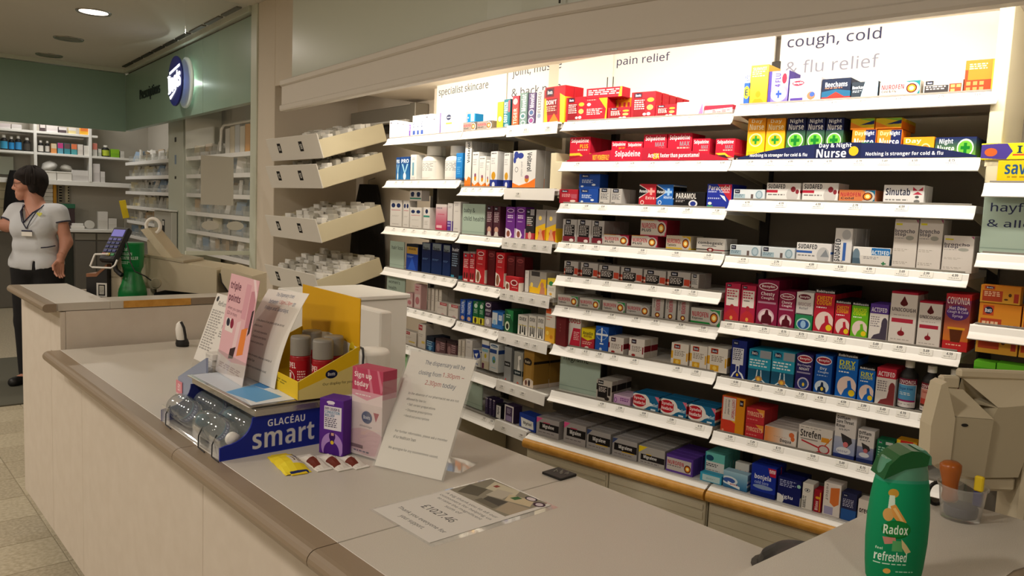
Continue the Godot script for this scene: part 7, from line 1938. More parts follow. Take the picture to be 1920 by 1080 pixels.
benylin4|104|160|g c8c4ce 6a5aa0;r 0 0 .16 1 4a3a90;V .34 .08 .26 .42 4a3a8a 4 FLU;e .62 .05 .32 .4 efe6ea;e .66 .09 .24 .32 b02440;e .16 .5 .76 .44 ecebf6;e .26 .56 .56 .32 c4c8e8;x .4 .6 .28 .24 2a4ab0;r 0 .95 1 .05 4a3488
benylin_white|155|115|b d8d4da;e .06 .06 .44 .3 efe6ea;e .09 .1 .38 .22 b02440;t .13 .15 .3 .12 ffffff Benylin;l .08 .46 .4 .12 b0aab8 1;r .05 .82 .4 .1 4a3488;e .5 .5 .4 .5 f0eef4;e .58 .58 .26 .34 c07050;e .66 .6 .16 .2 3a58a0
beechams|135|102|b 14203c;t .12 .16 .76 .24 f4f4f4 Beechams;p 1c5a80 0 .6 .5 .5 1 .6 1 .9 0 .9;l .12 .42 .6 .08 e08060 1;p c03028 .2 .85 .5 .62 .8 .85;r 0 .84 1 .16 a82a28
beechams2|119|77|b 2a3440;p a8c8e0 .5 .0 1 0 1 1 .35 1;p e8f2fa .6 .1 .8 .1 .75 1 .5 1;t .04 .24 .5 .2 f0f4f8 Beechams;l .06 .5 .34 .16 c0ccd8 2
boots_grid|156|60|b c4bcb4;r 0.06 0.02 0.2 0.3 2a2a2c;e 0.080 0.065 0.160 0.210 141a3c;t 0.100 0.110 0.120 0.120 ffffff Boots;r .04 .36 .6 .5 3a3638;l .08 .42 .5 .3 d0c8c4 2;r .66 .3 .3 .6 a8482c;r .7 .36 .1 .2 e0a060;r .84 .36 .1 .2 e0a060;r .7 .66 .1 .2 e0a060;S b0a8a0
orange_grid|112|136|b d87a24;r 0 .3 .12 .7 b8401c;l .14 .12 .6 .2 f4d8b0 3;r .0 .62 .9 .38 a83c1c;r .08 .66 .14 .12 d88a50;r .3 .66 .14 .12 d88a50;r .52 .66 .14 .12 d88a50;r .08 .84 .14 .12 d88a50;r .3 .84 .14 .12 d88a50;r .52 .84 .14 .12 d88a50;r .9 0 .1 1 e0a838
white_slim|106|145|b f0eef0;r .1 .1 .3 .06 555060;l .2 .3 .5 .2 c8c4cc 3;r .2 .7 .5 .14 d8d4dc
white_purple|66|107|b f0eef2;r .3 .1 .4 .86 6a4a9a;l .3 .2 .3 .4 f0e8f4 3
white_blue_slim|57|161|b eef0f2;V .2 .3 .3 .55 30406a E45;r .1 .72 .6 .2 2a4a9a
nivea|244|159|b ecebee;r 0 0 .06 1 5a3a8a;e .36 .14 .26 .26 20284a;r .4 .26 .18 .03 ffffff;r .34 .5 .34 .08 c8a040;l .3 .84 .5 .08 b0aab4 1;S ecebee
blue_flat|193|140|b 1c8ad0;l .1 .16 .5 .3 d8ecf8 2;r .7 0 .24 .4 9cd0ee;l .1 .6 .5 .3 d8ecf8 2
nuro_mini|160|64|b 8a7f78;r .93 0 .07 1 4a4444;p 4a4444 .6 0 1 0 1 .45;e .6 .1 .38 .85 c9c2b8;r .02 .1 .7 .68 8a7f78;t .05 .22 .55 .3 b02a3a NUROFEN;t .06 .56 .36 .16 3a3034 Gel;e .66 .2 .26 .6 5a1414;e .69 .27 .2 .46 e08a20;e .73 .36 .12 .28 fff0a0
yellow_thin|66|178|b f0dc20;t .2 .06 .7 .08 a04818 RALGEX;e .1 .5 .8 .3 8a9a20;e .2 .54 .6 .2 e0c8b0
teal_deep|70|190|b 146a78;r .7 .05 .3 .4 c05060;V .1 .1 .5 .7 e4f0f0 DEEP FREEZE;e .2 .84 .6 .12 8aa0b0
red_orange|68|203|g c02840 e0602c;e .1 .08 .7 .2 f0a0a8;V .24 .4 .5 .5 f8d8c0 TIGER
movelat|78|216|b 6a8480;V .2 .05 .6 .5 dfe8e6 Movelat;o .1 .6 .7 .18 c8d8d8 .14;e .25 .64 .4 .1 4a7a80;o .2 .82 .6 .14 c8d8d8 .14
movelat2|70|209|b 5a4a74;V .2 .04 .6 .42 eae4f0 Movelat;o .1 .5 .75 .2 d8d0e0 .12;e .24 .54 .46 .12 4a6a9a;o .1 .74 .75 .2 d8d0e0 .12;e .24 .78 .46 .12 9a4a8a
flexiseq|68|215|b d4d0ce;V .24 .04 .5 .6 6a6a72 FLEXISEQ;e .2 .66 .5 .14 8a98b0
probio|61|189|g 123a78 2a78b0;t .1 .1 .8 .16 e8f2f8 PRO;p a0d0ea .15 .3 .3 .3 .55 .7 .45 .7;p a0d0ea .85 .3 .7 .3 .45 .7 .55 .7;e .34 .66 .3 .3 dceaf0
pale_slim|90|204|b dcdcd8;r .3 .3 .3 .5 6a9ab0;l .3 .12 .4 .12 8a8a90 2;r .2 .86 .6 .08 c8c8c8
blue_tall|83|197|b 1c7ac4;l .2 .16 .6 .2 8ac4ec 3;l .2 .5 .5 .3 60a8dc 4;r 0 .9 1 .1 2a5a90
voltarol_tall|80|328|b dcdcda;V .34 .03 .4 .44 262a30 Voltarol;p e07a20 0 .78 .3 .86 .6 .76 1 .8 1 1 0 1;r 0 .94 1 .06 c86418;S 9a9894
voltarol|78|249|b dadad8;l .12 .06 .7 .06 4a4a50 1;l .15 .2 .5 .2 a8a8ac 3;e .2 .62 .6 .22 f0f0ee;e .34 .62 .36 .2 d0901c;e .36 .6 .3 .1 8a4a6a;p e07a20 0 .84 .4 .94 1 .84 1 1 0 1
voltarol_blue|80|246|b d8d8d8;l .12 .04 .7 .06 4a4a50 1;l .15 .18 .5 .2 a8a8ac 3;e .2 .56 .56 .22 c8921c;r 0 .78 1 .22 24348c;e .3 .84 .4 .16 d8dcec
voltarol_big|240|242|b dcdcdc;p e07420 0 1 0 .86 .3 .94 .7 .86 1 .74 1 1;e .04 .02 .2 .2 263a90;e .2 .06 .26 .16 263a90;e .02 .16 .12 .18 263a90;v .62 .06 .2 .5 20242a Voltarol;o .1 .44 .14 .14 4a4a50 .1;v .34 .3 .1 .4 9a9aa0 pain relief;e .54 .66 .18 .2 c8801c;e .54 .66 .18 .1 8a4a6a;S 8c8884
oval_white|185|223|b d6d2cc;e .1 .12 .34 .16 1a2a58;e .56 .12 .34 .16 1a2a58;r .1 .36 .8 .02 b04050;l .2 .56 .6 .06 b4aea8 2;l .2 .86 .6 .06 b4aea8 1
man_white|179|81|b d8d4d0;p 1a2a50 .08 .3 .18 .16 .34 .16 .4 .3 .34 .6 .14 .6;p 1a2a50 .58 .3 .66 .16 .82 .16 .9 .3 .84 .6 .64 .6;r .04 .7 .92 .14 3a8a78;r .04 .84 .92 .1 e4e0dc
man_white1|94|173|b d8d4d0;e .3 .08 .4 .2 1a2a50;r .04 .36 .92 .08 3a8a78;l .2 .6 .5 .2 b4aea8 3
pink_fade|148|202|g d4ccca b82850;r 0 0 1 .1 d4ccca;l .1 .12 .5 .1 8a8088 1;l .2 .36 .6 .06 c04060 1;r .1 .78 .5 .1 e8b8c0
white_purplebase|64|213|b d4d0ce;l .2 .1 .6 .1 8a848a 2;r 0 .62 .8 .38 5a3a98;l .1 .66 .6 .2 c8c0e0 2
white_plain|91|226|b d6d2ce;l .2 .06 .5 .1 9a949a 2;l .2 .3 .5 .06 b4aeb0 1;l .2 .86 .5 .06 b4aeb0 1
plum|69|214|b 4a2430;r 0.1 0.02 0.5 0.12 1c1014;e 0.150 0.038 0.400 0.084 141a3c;t 0.200 0.056 0.300 0.048 ffffff Boots;l .12 .2 .7 .34 c8b8bc 6;e .2 .66 .6 .2 c89a88;p d8d0c8 .1 1 .3 .82 .7 .82 .9 1
purple_hed|99|213|b 6a2a88;e .14 .06 .72 .12 d8b8e0;e .2 .08 .6 .08 4a1a60;l .2 .26 .6 .12 e8d8f0 2;l .2 .44 .5 .04 d0b0dc 1;p e8dce8 0 .66 .5 .72 .7 .86 .5 1 0 1;e .14 .74 .36 .2 8a5040
black_lice|82|204|b 2a2628;r .5 0 .5 .2 9a9698;r 0.06 0.02 0.4 0.14 0c0c0e;e 0.100 0.041 0.320 0.098 141a3c;t 0.140 0.062 0.240 0.056 ffffff Boots;l .1 .26 .7 .3 e0dcd8 5;l .1 .5 .5 .06 c03a4a 1;r 0 .76 1 .24 b03040;e .3 .72 .4 .24 d8a898
grey_yellow|95|203|b 9a9490;e .3 .2 .3 .14 f0d060;p e8b81c 0 .56 1 .42 1 1 0 1;p c04820 .3 .7 1 .62 1 1 .4 1;e .36 .6 .3 .16 d89a70;p d89a70 .2 1 .4 .74 .66 .74 .9 1
blue_gold|183|217|b 1a3c98;r 0 0 1 .1 141824;r .04 .1 .92 .26 b8903c;t .2 .14 .6 .08 3a2a14 REGAINE;l .1 .44 .5 .08 8aa4e0 2;p 2a58c0 .1 1 .5 .5 .9 1;S 141c38
navy_case|126|242|g 141c48 0e2a5a;r .1 .02 .8 .2 7a8488;t .16 .12 .6 .14 1a1c24 foam;l .1 .5 .6 .06 5a78a8 2
black_lotion|106|258|b 1e1c2a;t .1 .12 .8 .1 d8d8e0 hair;l .1 .28 .7 .4 8aa0b8 6;r 0 .9 .4 .1 3a8aa8
red_lice|75|223|b b82834;r 0 0 1 .06 8a8480;r 0.2 0.06 0.4 0.14 a01c2a;e 0.240 0.081 0.320 0.098 141a3c;t 0.280 0.102 0.240 0.056 ffffff Boots;l .14 .24 .7 .3 f0d0cc 5;e .14 .66 .3 .2 5a2018;e .56 .66 .3 .2 5a2018;r .2 .88 .6 .06 f0d8d0
red_hed|110|251|b c0242c;e .16 .06 .68 .12 f0dcd8;e .22 .08 .56 .08 8a141c;l .24 .22 .5 .08 f4e0dc 2;l .2 .4 .5 .03 f0c0b8 1;p f0e4d8 0 .56 .4 .62 .6 .76 .4 .94 0 .94;e .1 .62 .34 .3 8a5a40
dark_red|87|249|b 5a1418;o .14 .06 .72 .12 8a3a3c .14;l .3 .1 .4 .03 9a5050 1;l .3 .24 .4 .03 8a3a3c 1
red_hed_small|144|96|b b8242c;e .4 .2 .5 .4 f0dcd8;e .46 .26 .38 .28 8a141c;p f0e4d8 0 .36 .3 .44 .34 1 0 1;e .06 .5 .2 .4 8a5a40;l .5 .7 .4 .08 f0c0b8 1
grey_yellow_wide|166|152|b 9a948c;r .1 .02 .5 .2 3a3634;p e8b81c 0 .66 .5 .7 .7 .3 1 .3 1 1 0 1;e .06 .5 .16 .2 f0d060;e .66 .44 .2 .24 c08060;p c08060 .6 1 .7 .64 .9 .64 .96 1
green_white|82|119|b d8d4c8;r 0 0 1 .36 d8c038;e .2 .16 .5 .24 3a8a4c;l .2 .5 .6 .2 a09a90 3;e .3 .76 .3 .14 d0a040
pink_tube|92|119|b d0a8a8;l .2 .1 .5 .2 b04a5a 2;r .1 .4 .8 .5 d8c4c0;e .2 .5 .6 .3 c07a80
red_cap_white|134|98|b d8d0c8;r .3 .02 .7 .2 b03a40;t .4 .06 .5 .1 f4e8e4 Canesten;l .1 .4 .6 .12 b4aaa4 2;p c8a0a0 .2 1 .6 .8 1 1
blue_lice|69|152|b 1c4ca8;r .5 0 .4 .1 6a7a8a;V .24 .1 .5 .5 e0e8f4 HEDRIN;e .2 .76 .6 .2 d0a888;l .2 .62 .5 .06 d8e4f4 1
green_lice|66|159|b 1c6a3c;r .5 0 .4 .1 6a7a70;e .2 .1 .6 .2 c8e0cc;l .2 .36 .6 .2 c8e0cc 3;r 0 .7 1 .3 e0d83c;e .3 .72 .4 .26 3a2c20
purple_white|76|173|b 3a2c44;e .1 .04 .8 .18 e0d8e4;e .2 .08 .6 .1 5a3a68;t .1 .3 .8 .1 e8e4ea once;l .2 .46 .6 .1 c0b0c8 2;r 0 .62 1 .38 b8b0b8;e .24 .68 .5 .24 f0ecec
white_blue|122|120|b 2a68b4;r 0 .1 .5 .9 d4dce2;r .6 .2 .3 .3 dce6f0;l .62 .24 .24 .2 7a90b0 4;r 0 .76 .9 .24 3a7ac4;e .1 .5 .3 .3 9cc4e4
green_black|94|157|b 1c5a34;p 2a8a4c .2 0 1 0 1 .5;l .2 .2 .5 .2 b8dcc4 2;e .1 .5 .5 .4 d8e0c8;e .2 .6 .3 .24 2a2a20
ovex|101|141|b dcd8d0;t .14 .1 .72 .16 2a2a28 OVEX;r .1 .46 .8 .03 c8b838;p 1e1e1c .2 .9 .24 .5 .34 .5 .36 .9;p 1e1e1c .44 .8 .5 .4 .56 .5 .6 .8;p 1e1e1c .66 .9 .68 .5 .78 .5 .82 .9
white_yellow_or|93|222|b dcd4c8;r .04 0 .5 .16 e05a28;l .1 .24 .6 .06 d06a50 1;l .1 .32 .4 .04 d06a50 1;r 0 .55 1 .45 e0a82c;e .1 .66 .3 .12 f0d060;e .5 .76 .3 .12 c8801c
brown_red|90|194|b 6a1c20;l .4 .3 .1 .3 9a5a58 3
slim_white2|39|176|b d4ccc0;r .2 .06 .6 .86 dcd4c8;l .3 .3 .4 .3 b4aca0 3
sens_white|224|113|b d8d0c6;r .06 .04 .5 .2 a83038;t .1 .08 .4 .1 f0e0dc Tena;l .1 .4 .6 .14 b4aaa0 2;r .5 .66 .4 .1 d8c060
blue_dark|109|120|b 24507c;r 0 0 1 .3 141c2c;l .1 .3 .7 .4 a8c8e0 3;e .3 .6 .4 .3 6aa4cc
brown_purple|142|122|b 6a4a4e;e .1 .3 .34 .5 a07a7c;l .5 .2 .4 .5 c0a0a4 4;r 0 0 1 .15 3a2a2e
blue_swoosh|92|123|b d4d4d0;p 1c3c98 0 .1 .8 0 1 .4 .3 .7;p e8eef4 .2 .3 .7 .2 .5 .5;r .1 .8 .6 .1 2a4a90
eye_white|99|195|b d8dcdc;e .1 .03 .8 .1 3a5a7a;l .2 .08 .6 .04 e8eef4 1;r 0 .2 .8 .14 2a4a90;e .3 .44 .4 .26 5aa0c8;e .4 .56 .24 .12 6a8a3a;l .2 .84 .6 .05 8ac0d8 1
blue_card|83|205|b d8d8d0;r 0 .16 1 .1 2a4a98;r .1 .3 .8 .1 8ac0d8;e .4 .46 .3 .16 c8b830;r 0 .72 1 .28 d0c8b0;r .1 .8 .3 .2 6a3050
grey_black|77|235|b 8a8c8c;r .05 .42 .8 .14 1c1c1e;t .2 .46 .5 .06 e0e0e0 hedrin;p c03c3c .1 1 .3 .9 .5 1
grey_spray|92|221|b 9a9a94;p e4e2dc .44 .14 .7 .1 .8 .2 .6 .24 .62 .36 .74 .56 .4 .56 .5 .36;r .0 .56 .9 .16 1c2a30;t .16 .6 .6 .08 e0e4e4 lyclear;p c04a3a .3 1 .5 .9 .8 1
gold_box|105|254|b 9a7430;e 0 .22 .8 .2 2a2018;t .14 .28 .5 .08 d8c8a8 hair;r .2 .4 .6 .4 a8823c;e 0 .74 1.2 .4 d8c8b8;e .2 .8 .2 .14 6a3a2a;e .5 .78 .2 .16 2a1c1c
mint_box|241|200|b 7cc878;r .1 .3 .44 .4 dce8d0;l .14 .36 .34 .2 2a4a2c 3;r 0 0 1 .14 94d890
plum_small|112|76|b 8a7a88;r 0 .5 1 .5 c4bcb8;l .1 .6 .6 .2 8a8084 2
nytol_slim|61|101|b 1c1c26;r .1 .1 .8 .86 e0e0e0;V .3 .2 .4 .5 14141c Nytol
purple_slim|32|119|b 3a2e50;l .3 .1 .4 .5 a8a0c0 5;r .1 .02 .8 .06 c8c0cc
white_frame|101|120|b d8d4d4;r .14 .1 .72 .84 4a3a58;l .3 .2 .4 .3 c0b4c8 4;r .2 .6 .6 .3 8a7aa0;S 3a2c48
nytol|168|100|b 1c3c98;p e4e4e0 .1 .28 .86 .34 .9 .86 .16 .9;t .26 .48 .5 .26 14141c Nytol
orange_boots|154|215|g d88424 e0a83c;r 0.1 0.04 0.26 0.2 c04a24;e 0.126 0.070 0.208 0.140 141a3c;t 0.152 0.100 0.156 0.080 ffffff Boots;r .06 .3 .5 .6 b84426;l .1 .36 .4 .3 f0c8a0 3;r .84 .4 .12 .5 b03a28;e .7 .4 .08 .2 5a3a1c;e .6 .7 .1 .1 5a3a1c
green_lines|81|273|b 4aa81c;r .3 .2 .04 .6 e0f0d0;r .4 .2 .04 .6 e0f0d0;r .5 .2 .04 .6 e0f0d0;r .7 .3 .24 .3 d0e8b0;r 0 0 1 .1 6cc830
ibuleve|232|68|b e8d820;p 4a3a90 0 .1 .4 0 .5 .5 .4 1 0 .9;e .06 .3 .2 .5 d0602c;t .56 .18 .4 .44 1c3a50 IBU;r .5 .66 .5 .1 d05030
"""

const SIGNS := """
price0|72|44|b eceae4;t .3 .1 .42 .42 3a3a3e 4.19;l .12 .66 .7 .2 9a9894 1
price1|72|44|b eceae4;t .3 .1 .42 .42 3a3a3e 5.69;l .12 .66 .7 .2 9a9894 1
price2|72|44|b eceae4;t .3 .1 .42 .42 3a3a3e 2.79;l .12 .66 .7 .2 9a9894 1
price3|72|44|b eceae4;t .3 .1 .42 .42 3a3a3e 7.29;l .12 .66 .7 .2 9a9894 1
price4|72|44|b eceae4;t .3 .1 .42 .42 3a3a3e 4.99;l .12 .66 .7 .2 9a9894 1
price5|72|44|b eceae4;t .3 .1 .42 .42 3a3a3e 3.69;l .12 .66 .7 .2 9a9894 1
price6|72|44|b eceae4;t .3 .1 .42 .42 3a3a3e 8.15;l .12 .66 .7 .2 9a9894 1
price7|72|44|b eceae4;t .3 .1 .42 .42 3a3a3e 6.50;l .12 .66 .7 .2 9a9894 1
price8|72|44|b eceae4;t .3 .1 .42 .42 3a3a3e 2.99;l .12 .66 .7 .2 9a9894 1
price9|72|44|b eceae4;t .3 .1 .42 .42 3a3a3e 10.99;l .12 .66 .7 .2 9a9894 1
price10|72|44|b eceae4;t .3 .1 .42 .42 3a3a3e 4.59;l .12 .66 .7 .2 9a9894 1
price11|72|44|b eceae4;t .3 .1 .42 .42 3a3a3e 5.49;l .12 .66 .7 .2 9a9894 1
sign_pain|602|326|b f6f4ec;n .025 .25 .36 .115 34365a pain relief
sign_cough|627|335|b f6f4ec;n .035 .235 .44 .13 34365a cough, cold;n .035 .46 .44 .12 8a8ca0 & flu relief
sign_skin|550|335|b f6f4ec;n .03 .26 .73 .135 3a3c48 specialist skincare
sign_joint|602|326|b f6f4ec;n .05 .16 .5 .14 3a3c50 joint, muscle;n .05 .42 .5 .14 3a3c50 & back pain
card_hair|258|249|b a9bcae;n .12 .16 .8 .14 1c2224 hair loss;r 0 .85 1 .02 8fa498
card_women|309|240|b a9bcae;n .1 .14 .62 .12 1c2224 women's;n .1 .36 .44 .12 1c2224 health;r 0 .85 1 .02 8fa498
card_baby|309|249|b a9bcae;n .07 .14 .5 .18 1c2224 baby &;n .07 .4 .9 .15 1c2224 child health;r 0 .88 1 .02 8fa498
card_age|309|249|b a9bcae;n .3 .08 .62 .16 1c2224 bandage;r 0 .85 1 .02 8fa498
card_migraine|361|301|b a9bcae;n .09 .1 .62 .2 1c2022 migraine;r 0 .88 1 .02 8fa498
card_hay|550|232|b a9bcae;n .045 .13 .40 .2 20224a hayfever;n .035 .42 .42 .17 20224a & allergy;r 0 .9 1 .02 8fa498
card_save|430|61|b eac818;t .045 .2 .17 .46 20508a save;n .24 .16 .3 .5 20508a on allergy;l .06 .74 .2 .14 b09018 1
label_gh|77|77|b cdc5ae;n .15 .35 .2 .3 6a6458 G;n .6 .35 .22 .3 6a6458 H;o .02 .02 .96 .96 b8b09a .02
label_3b|68|63|b 1c8a4c;t .22 .22 .56 .56 f0f4f0 3B
tray00|51|65|b 161414;t .18 .24 .64 .52 f0f0ec 1A
tray01|51|65|b 161414;t .18 .24 .64 .52 f0f0ec 1B
tray10|51|65|b 161414;t .18 .24 .64 .52 f0f0ec 1C
tray11|51|65|b 161414;t .18 .24 .64 .52 f0f0ec 1D
tray20|51|65|b 161414;t .18 .24 .64 .52 f0f0ec 2A
tray21|51|65|b 161414;t .18 .24 .64 .52 f0f0ec 2B
tray30|51|65|b 161414;t .18 .24 .64 .52 f0f0ec 2C
tray31|51|65|b 161414;t .18 .24 .64 .52 f0f0ec 2D
lotion_label|103|129|b dcdcd8;r 0 0 1 .02 9a9a98;l .1 .1 .8 .5 a0a0a0 6;r 0 .7 .3 .3 8aa4b0;e .1 .1 .12 .1 555555
water_side|533|180|b 1c2a90;t .40 .06 .34 .24 e8e8ec GLACÉAU;t .27 .34 .56 .5 d8d8dc smart;r 0 .97 1 .03 2434a0
water_label|137|51|b 1c2470;t .2 .2 .5 .4 c8d0ec smart;r 0 .85 1 .15 3a8aa0
leaflets|361|197|b c4ccd6;p 4a90d0 .3 0 .7 0 .9 .5 .5 .6;p e0e4e8 .6 .3 1 .2 1 1 .7 .9;l .05 .1 .2 .6 8a94a8 5;p 6aa8dc .5 .6 .9 .55 .95 .9 .6 1
carton_front|481|68|b e8c424;t .03 .15 .1 .7 3a3010 1/2;n .14 .4 .09 .4 3a3010 price;l .3 .3 .5 .3 a08a1c 2
carton_side|258|189|b e6d688;p ecc41c 0 .63 1 0 1 .35 0 .8;e .44 .44 .2 .18 141c40;t .48 .49 .12 .07 f0f0e8 Boots;n .4 .7 .5 .07 3a3418 Our display for you;g2
carton_back|430|292|b e0ac1c;p e8e4d8 0 .55 .5 .46 1 .52 1 1 0 1;e .84 .48 .1 .24 e8c828;l .86 .55 .06 .08 5a4a10 2;l .84 .78 .1 .04 5a5a50 1
can_label|129|111|b a81824;t .1 .08 .5 .22 f0e8e4 REPEL;o .06 .4 .5 .54 f0e4e0 .06;p f0e4e0 .24 .5 .4 .48 .38 .84 .22 .82;l .66 .4 .3 .4 f0d8d4 4
notice1|395|430|b eae6de;n .28 .03 .44 .055 34466a This Dispensary closes;n .2 .115 .22 .05 34466a between;n .44 .115 .32 .05 b0302c 1.30pm-2.30pm;n .78 .12 .06 .04 34466a on;n .17 .195 .6 .055 34466a Fridays and Saturdays.;n .1 .36 .72 .035 3a3a3a In the absence of our pharmacist we are not;n .1 .42 .22 .03 3a3a3a allowed by law to:;n .14 .485 .36 .03 3a3a3a • Sell certain preparations;n .14 .545 .38 .03 3a3a3a • Dispense prescriptions;n .14 .605 .36 .03 3a3a3a • Hand out prescriptions;n .1 .745 .7 .03 3a3a3a For further information, please ask a member of;n .1 .795 .28 .028 3a3a3a our Healthcare Team;n .1 .865 .62 .03 3a3a3a We apologise for any inconvenience caused
notice2|361|541|b eae6de;n .27 .065 .6 .05 2a3a58 The dispensary will be;n .22 .155 .34 .05 2a3a58 closing from;n .58 .15 .32 .05 a83430 1.30pm –;n .36 .235 .24 .052 a83430 2.30pm;n .62 .235 .2 .052 2a3a58 today;n .16 .355 .76 .026 3c3c3c In the absence of our pharmacist we are not;n .16 .405 .3 .026 3c3c3c allowed by law to:;n .2 .45 .42 .025 3c3c3c • Sell certain preparations;n .2 .498 .4 .025 3c3c3c • Dispense prescriptions;n .2 .546 .38 .025 3c3c3c • Hand out prescriptions;n .14 .68 .78 .026 3c3c3c For further information, please ask a member;n .14 .725 .34 .025 3c3c3c of our Healthcare Team;n .12 .82 .74 .026 3c3c3c We apologise for any inconvenience caused.
triple|258|378|b e2b4bc;t .06 .07 .38 .1 5a2238 triple;t .06 .19 .42 .1 5a2238 points;n .08 .32 .5 .04 6a3a48 when you spend;n .08 .37 .36 .035 6a3a48 £20 or more;r .1 .44 .28 .13 e8e0dc;e .12 .44 .12 .08 2a2a3c;e .26 .43 .12 .1 8a1c3c;p d8a0ae .62 .06 .78 .06 .74 .4 .58 .4;p e8ccd0 .5 .45 .62 .42 .56 .75 .44 .78;p c88a98 .8 .12 .98 .1 .94 .46 .76 .5;p 3a2a30 .92 .3 .98 .28 .95 .5 .88 .54;p e8863c .68 .5 .86 .46 .84 .72 .64 .76;p 3a2428 .4 .72 .58 .68 .54 .8 .38 .82;p e6dcd8 0 .8 .5 .84 1 .8 1 1 0 1;l .1 .88 .76 .06 b09a9c 3;p f0d8dc .8 0 .88 0 1 .14 1 .22
refund|240|292|b e2ded8;e .06 .04 .1 .08 2a2a2c;n .2 .1 .4 .07 3a3a3c Refund;n .62 .12 .32 .055 5a5a5c guarantee;l .06 .24 .5 .6 a09c98 16;t .66 .24 .16 .14 2c2c30 3;n .66 .4 .26 .06 3a3a3c for 2;l .64 .5 .3 .1 8a8684 3
pink_price|77|65|b dc8c96;t .3 .2 .4 .5 f4e0e0 £1;r 0 .9 1 .1 e8c8cc
white_plain_flat|60|25|b dcd8d2;l .1 .3 .6 .3 a8a4a0 2
purple_cough|163|318|b 5a2a90;e .3 .03 .34 .06 e8e0f0;t .36 .07 .24 .035 e8e0f0 Boots;r .2 .13 .72 .42 e6e2ec;t .24 .15 .6 .05 2a1c4a DRY COUGH &;t .24 .21 .6 .05 2a6a9a CONGESTION;t .24 .27 .4 .05 2a5a8a RELIEF;l .24 .34 .5 .18 5a5470 5;e .1 .6 .9 .5 b08ad0;e .42 .58 .26 .17 3a1464;r .46 .7 .18 .08 3a1464;e .2 .76 .66 .4 4a1c80;p d0a090 .5 .6 .62 .6 .62 .65 .5 .65;e .48 .74 .14 .07 e0c030
barcode|8|8|b dcd8d8
signup|206|430|b e4d4d4;g2;r 0 0 1 .26 c04a68;p d88098 .5 0 .56 0 .7 .26 .6 .26;p d88098 .8 0 .86 0 1 .2 .94 .26;p d06a84 .1 0 .14 0 .3 .26 .2 .26;t .08 .05 .56 .08 f8f0f0 Sign up;t .08 .15 .46 .08 f8f0f0 today;p dca0b0 0 .26 1 .26 .5 .36 0 .32;l .12 .3 .5 .02 f0e4e4 1;e .34 .48 .34 .14 1c3470;t .4 .53 .22 .04 f0f0f4 Boots;p a82848 .72 .48 .9 .48 .8 .58;n .28 .64 .4 .03 4a3a4a advantage;e -.2 .68 1.4 .3 d8b4bc;r 0 .88 .4 .04 6a3a4a;l .1 .94 .5 .03 5a5070 1
bar_yellow|223|103|b e4cc28;r .3 .1 .4 .4 d8d0c4;l .34 .15 .3 .3 5a4a3a 4;r .6 .5 .3 .5 e8d434;r .05 .05 .3 .2 1c2a70;r .92 .2 .08 .5 1c2a60
bar_white|223|103|b dcd6ce;l .1 .1 .5 .4 8a8a80 5;r .45 .5 .4 .4 6a2c20;r .0 .0 .3 .2 4a9a3c;r .06 .3 .2 .14 b8b4ac
poster|361|550|b dad6d0;r 0 0 .94 .38 8a8474;p c8c0a8 .1 .02 .5 .0 .6 .12 .2 .16;p 5a5446 0 .2 .24 .16 .34 .3 .1 .36;p b8b0a0 .3 .1 .5 .06 .56 .2 .36 .24;p 4a463e .4 .24 .66 .2 .7 .34 .46 .36;p c8b898 .5 .1 .8 .04 .9 .14 .6 .2;p a89a84 .66 .2 .94 .16 .94 .34 .74 .36;e .66 .0 .16 .07 2a2030;e .68 .01 .12 .05 d8ccd0;p 3a6a3c .6 .08 .68 .08 .66 .14 .58 .14;r .2 .05 .06 .04 8a3c2c;r .4 .3 .3 .06 6a6456;e .84 .02 .14 .08 3a1c34;e .865 .035 .09 .05 d0c4cc;n .06 .42 .86 .035 5a5a5a A big thank you to all our;n .06 .47 .86 .035 5a5a5a customers for helping us;n .12 .52 .74 .035 5a5a5a to raise the magnificent;n .36 .565 .26 .03 5a5a5a sum of;n .22 .66 .52 .065 3a3a3a £1027.46;n .1 .82 .8 .045 4a4a4a Thank you everyone for;n .3 .89 .4 .045 4a4a4a your support.
frame_label|51|65|b dcd8d0;r .2 .12 .62 .78 1c1a18;r .28 .2 .46 .62 b8b4a8;l .34 .3 .34 .4 8a867c 4
pot_print|172|154|b 0d7a3a;t .1 .16 .36 .14 dce8dc I AM;t .1 .36 .56 .13 dce8dc A MILLION;t .1 .54 .84 .14 dce8dc CONTROLLER;l .1 .76 .5 .14 b8d8c0 2
gel|361|670|g 0f9a68 0a8050;r 0 0 1 .03 3aa080;e .18 .08 .16 .08 c89a3c;p d8ecdc .2 .14 .28 .14 .3 .3 .18 .3;p d8ecdc .2 .16 .24 .16 .22 .28 .2 .28;e .12 .26 .16 .12 d8a860;p e0a050 .22 .24 .3 .22 .5 .38 .42 .42 .28 .34;p f0c880 .26 .26 .3 .25 .46 .38 .42 .39;e .12 .37 .46 .17 0a6a28;e .13 .375 .44 .15 128038;t .14 .41 .4 .09 e8f4e4 Radox;p c88a7a .14 .53 .34 .53 .36 .58 .18 .6;p d8c890 .44 .54 .54 .6 .62 .66 .54 .68 .46 .62;p 5aa868 .3 .56 .44 .56 .48 .66 .3 .66;t .06 .63 .1 .025 d8ecd8 feel;t .06 .67 .5 .09 e8f4e8 refreshed;l .06 .78 .5 .02 c8e4d0 1;e .2 .83 .12 .05 e0a850;l .4 .85 .3 .02 b0d8c0 1;l .36 .9 .2 .03 b0d8c0 2
colgate|258|51|b b82434;t .3 .25 .4 .5 f0e4e4 Colgate;r 0 0 1 .1 5a1018
"""

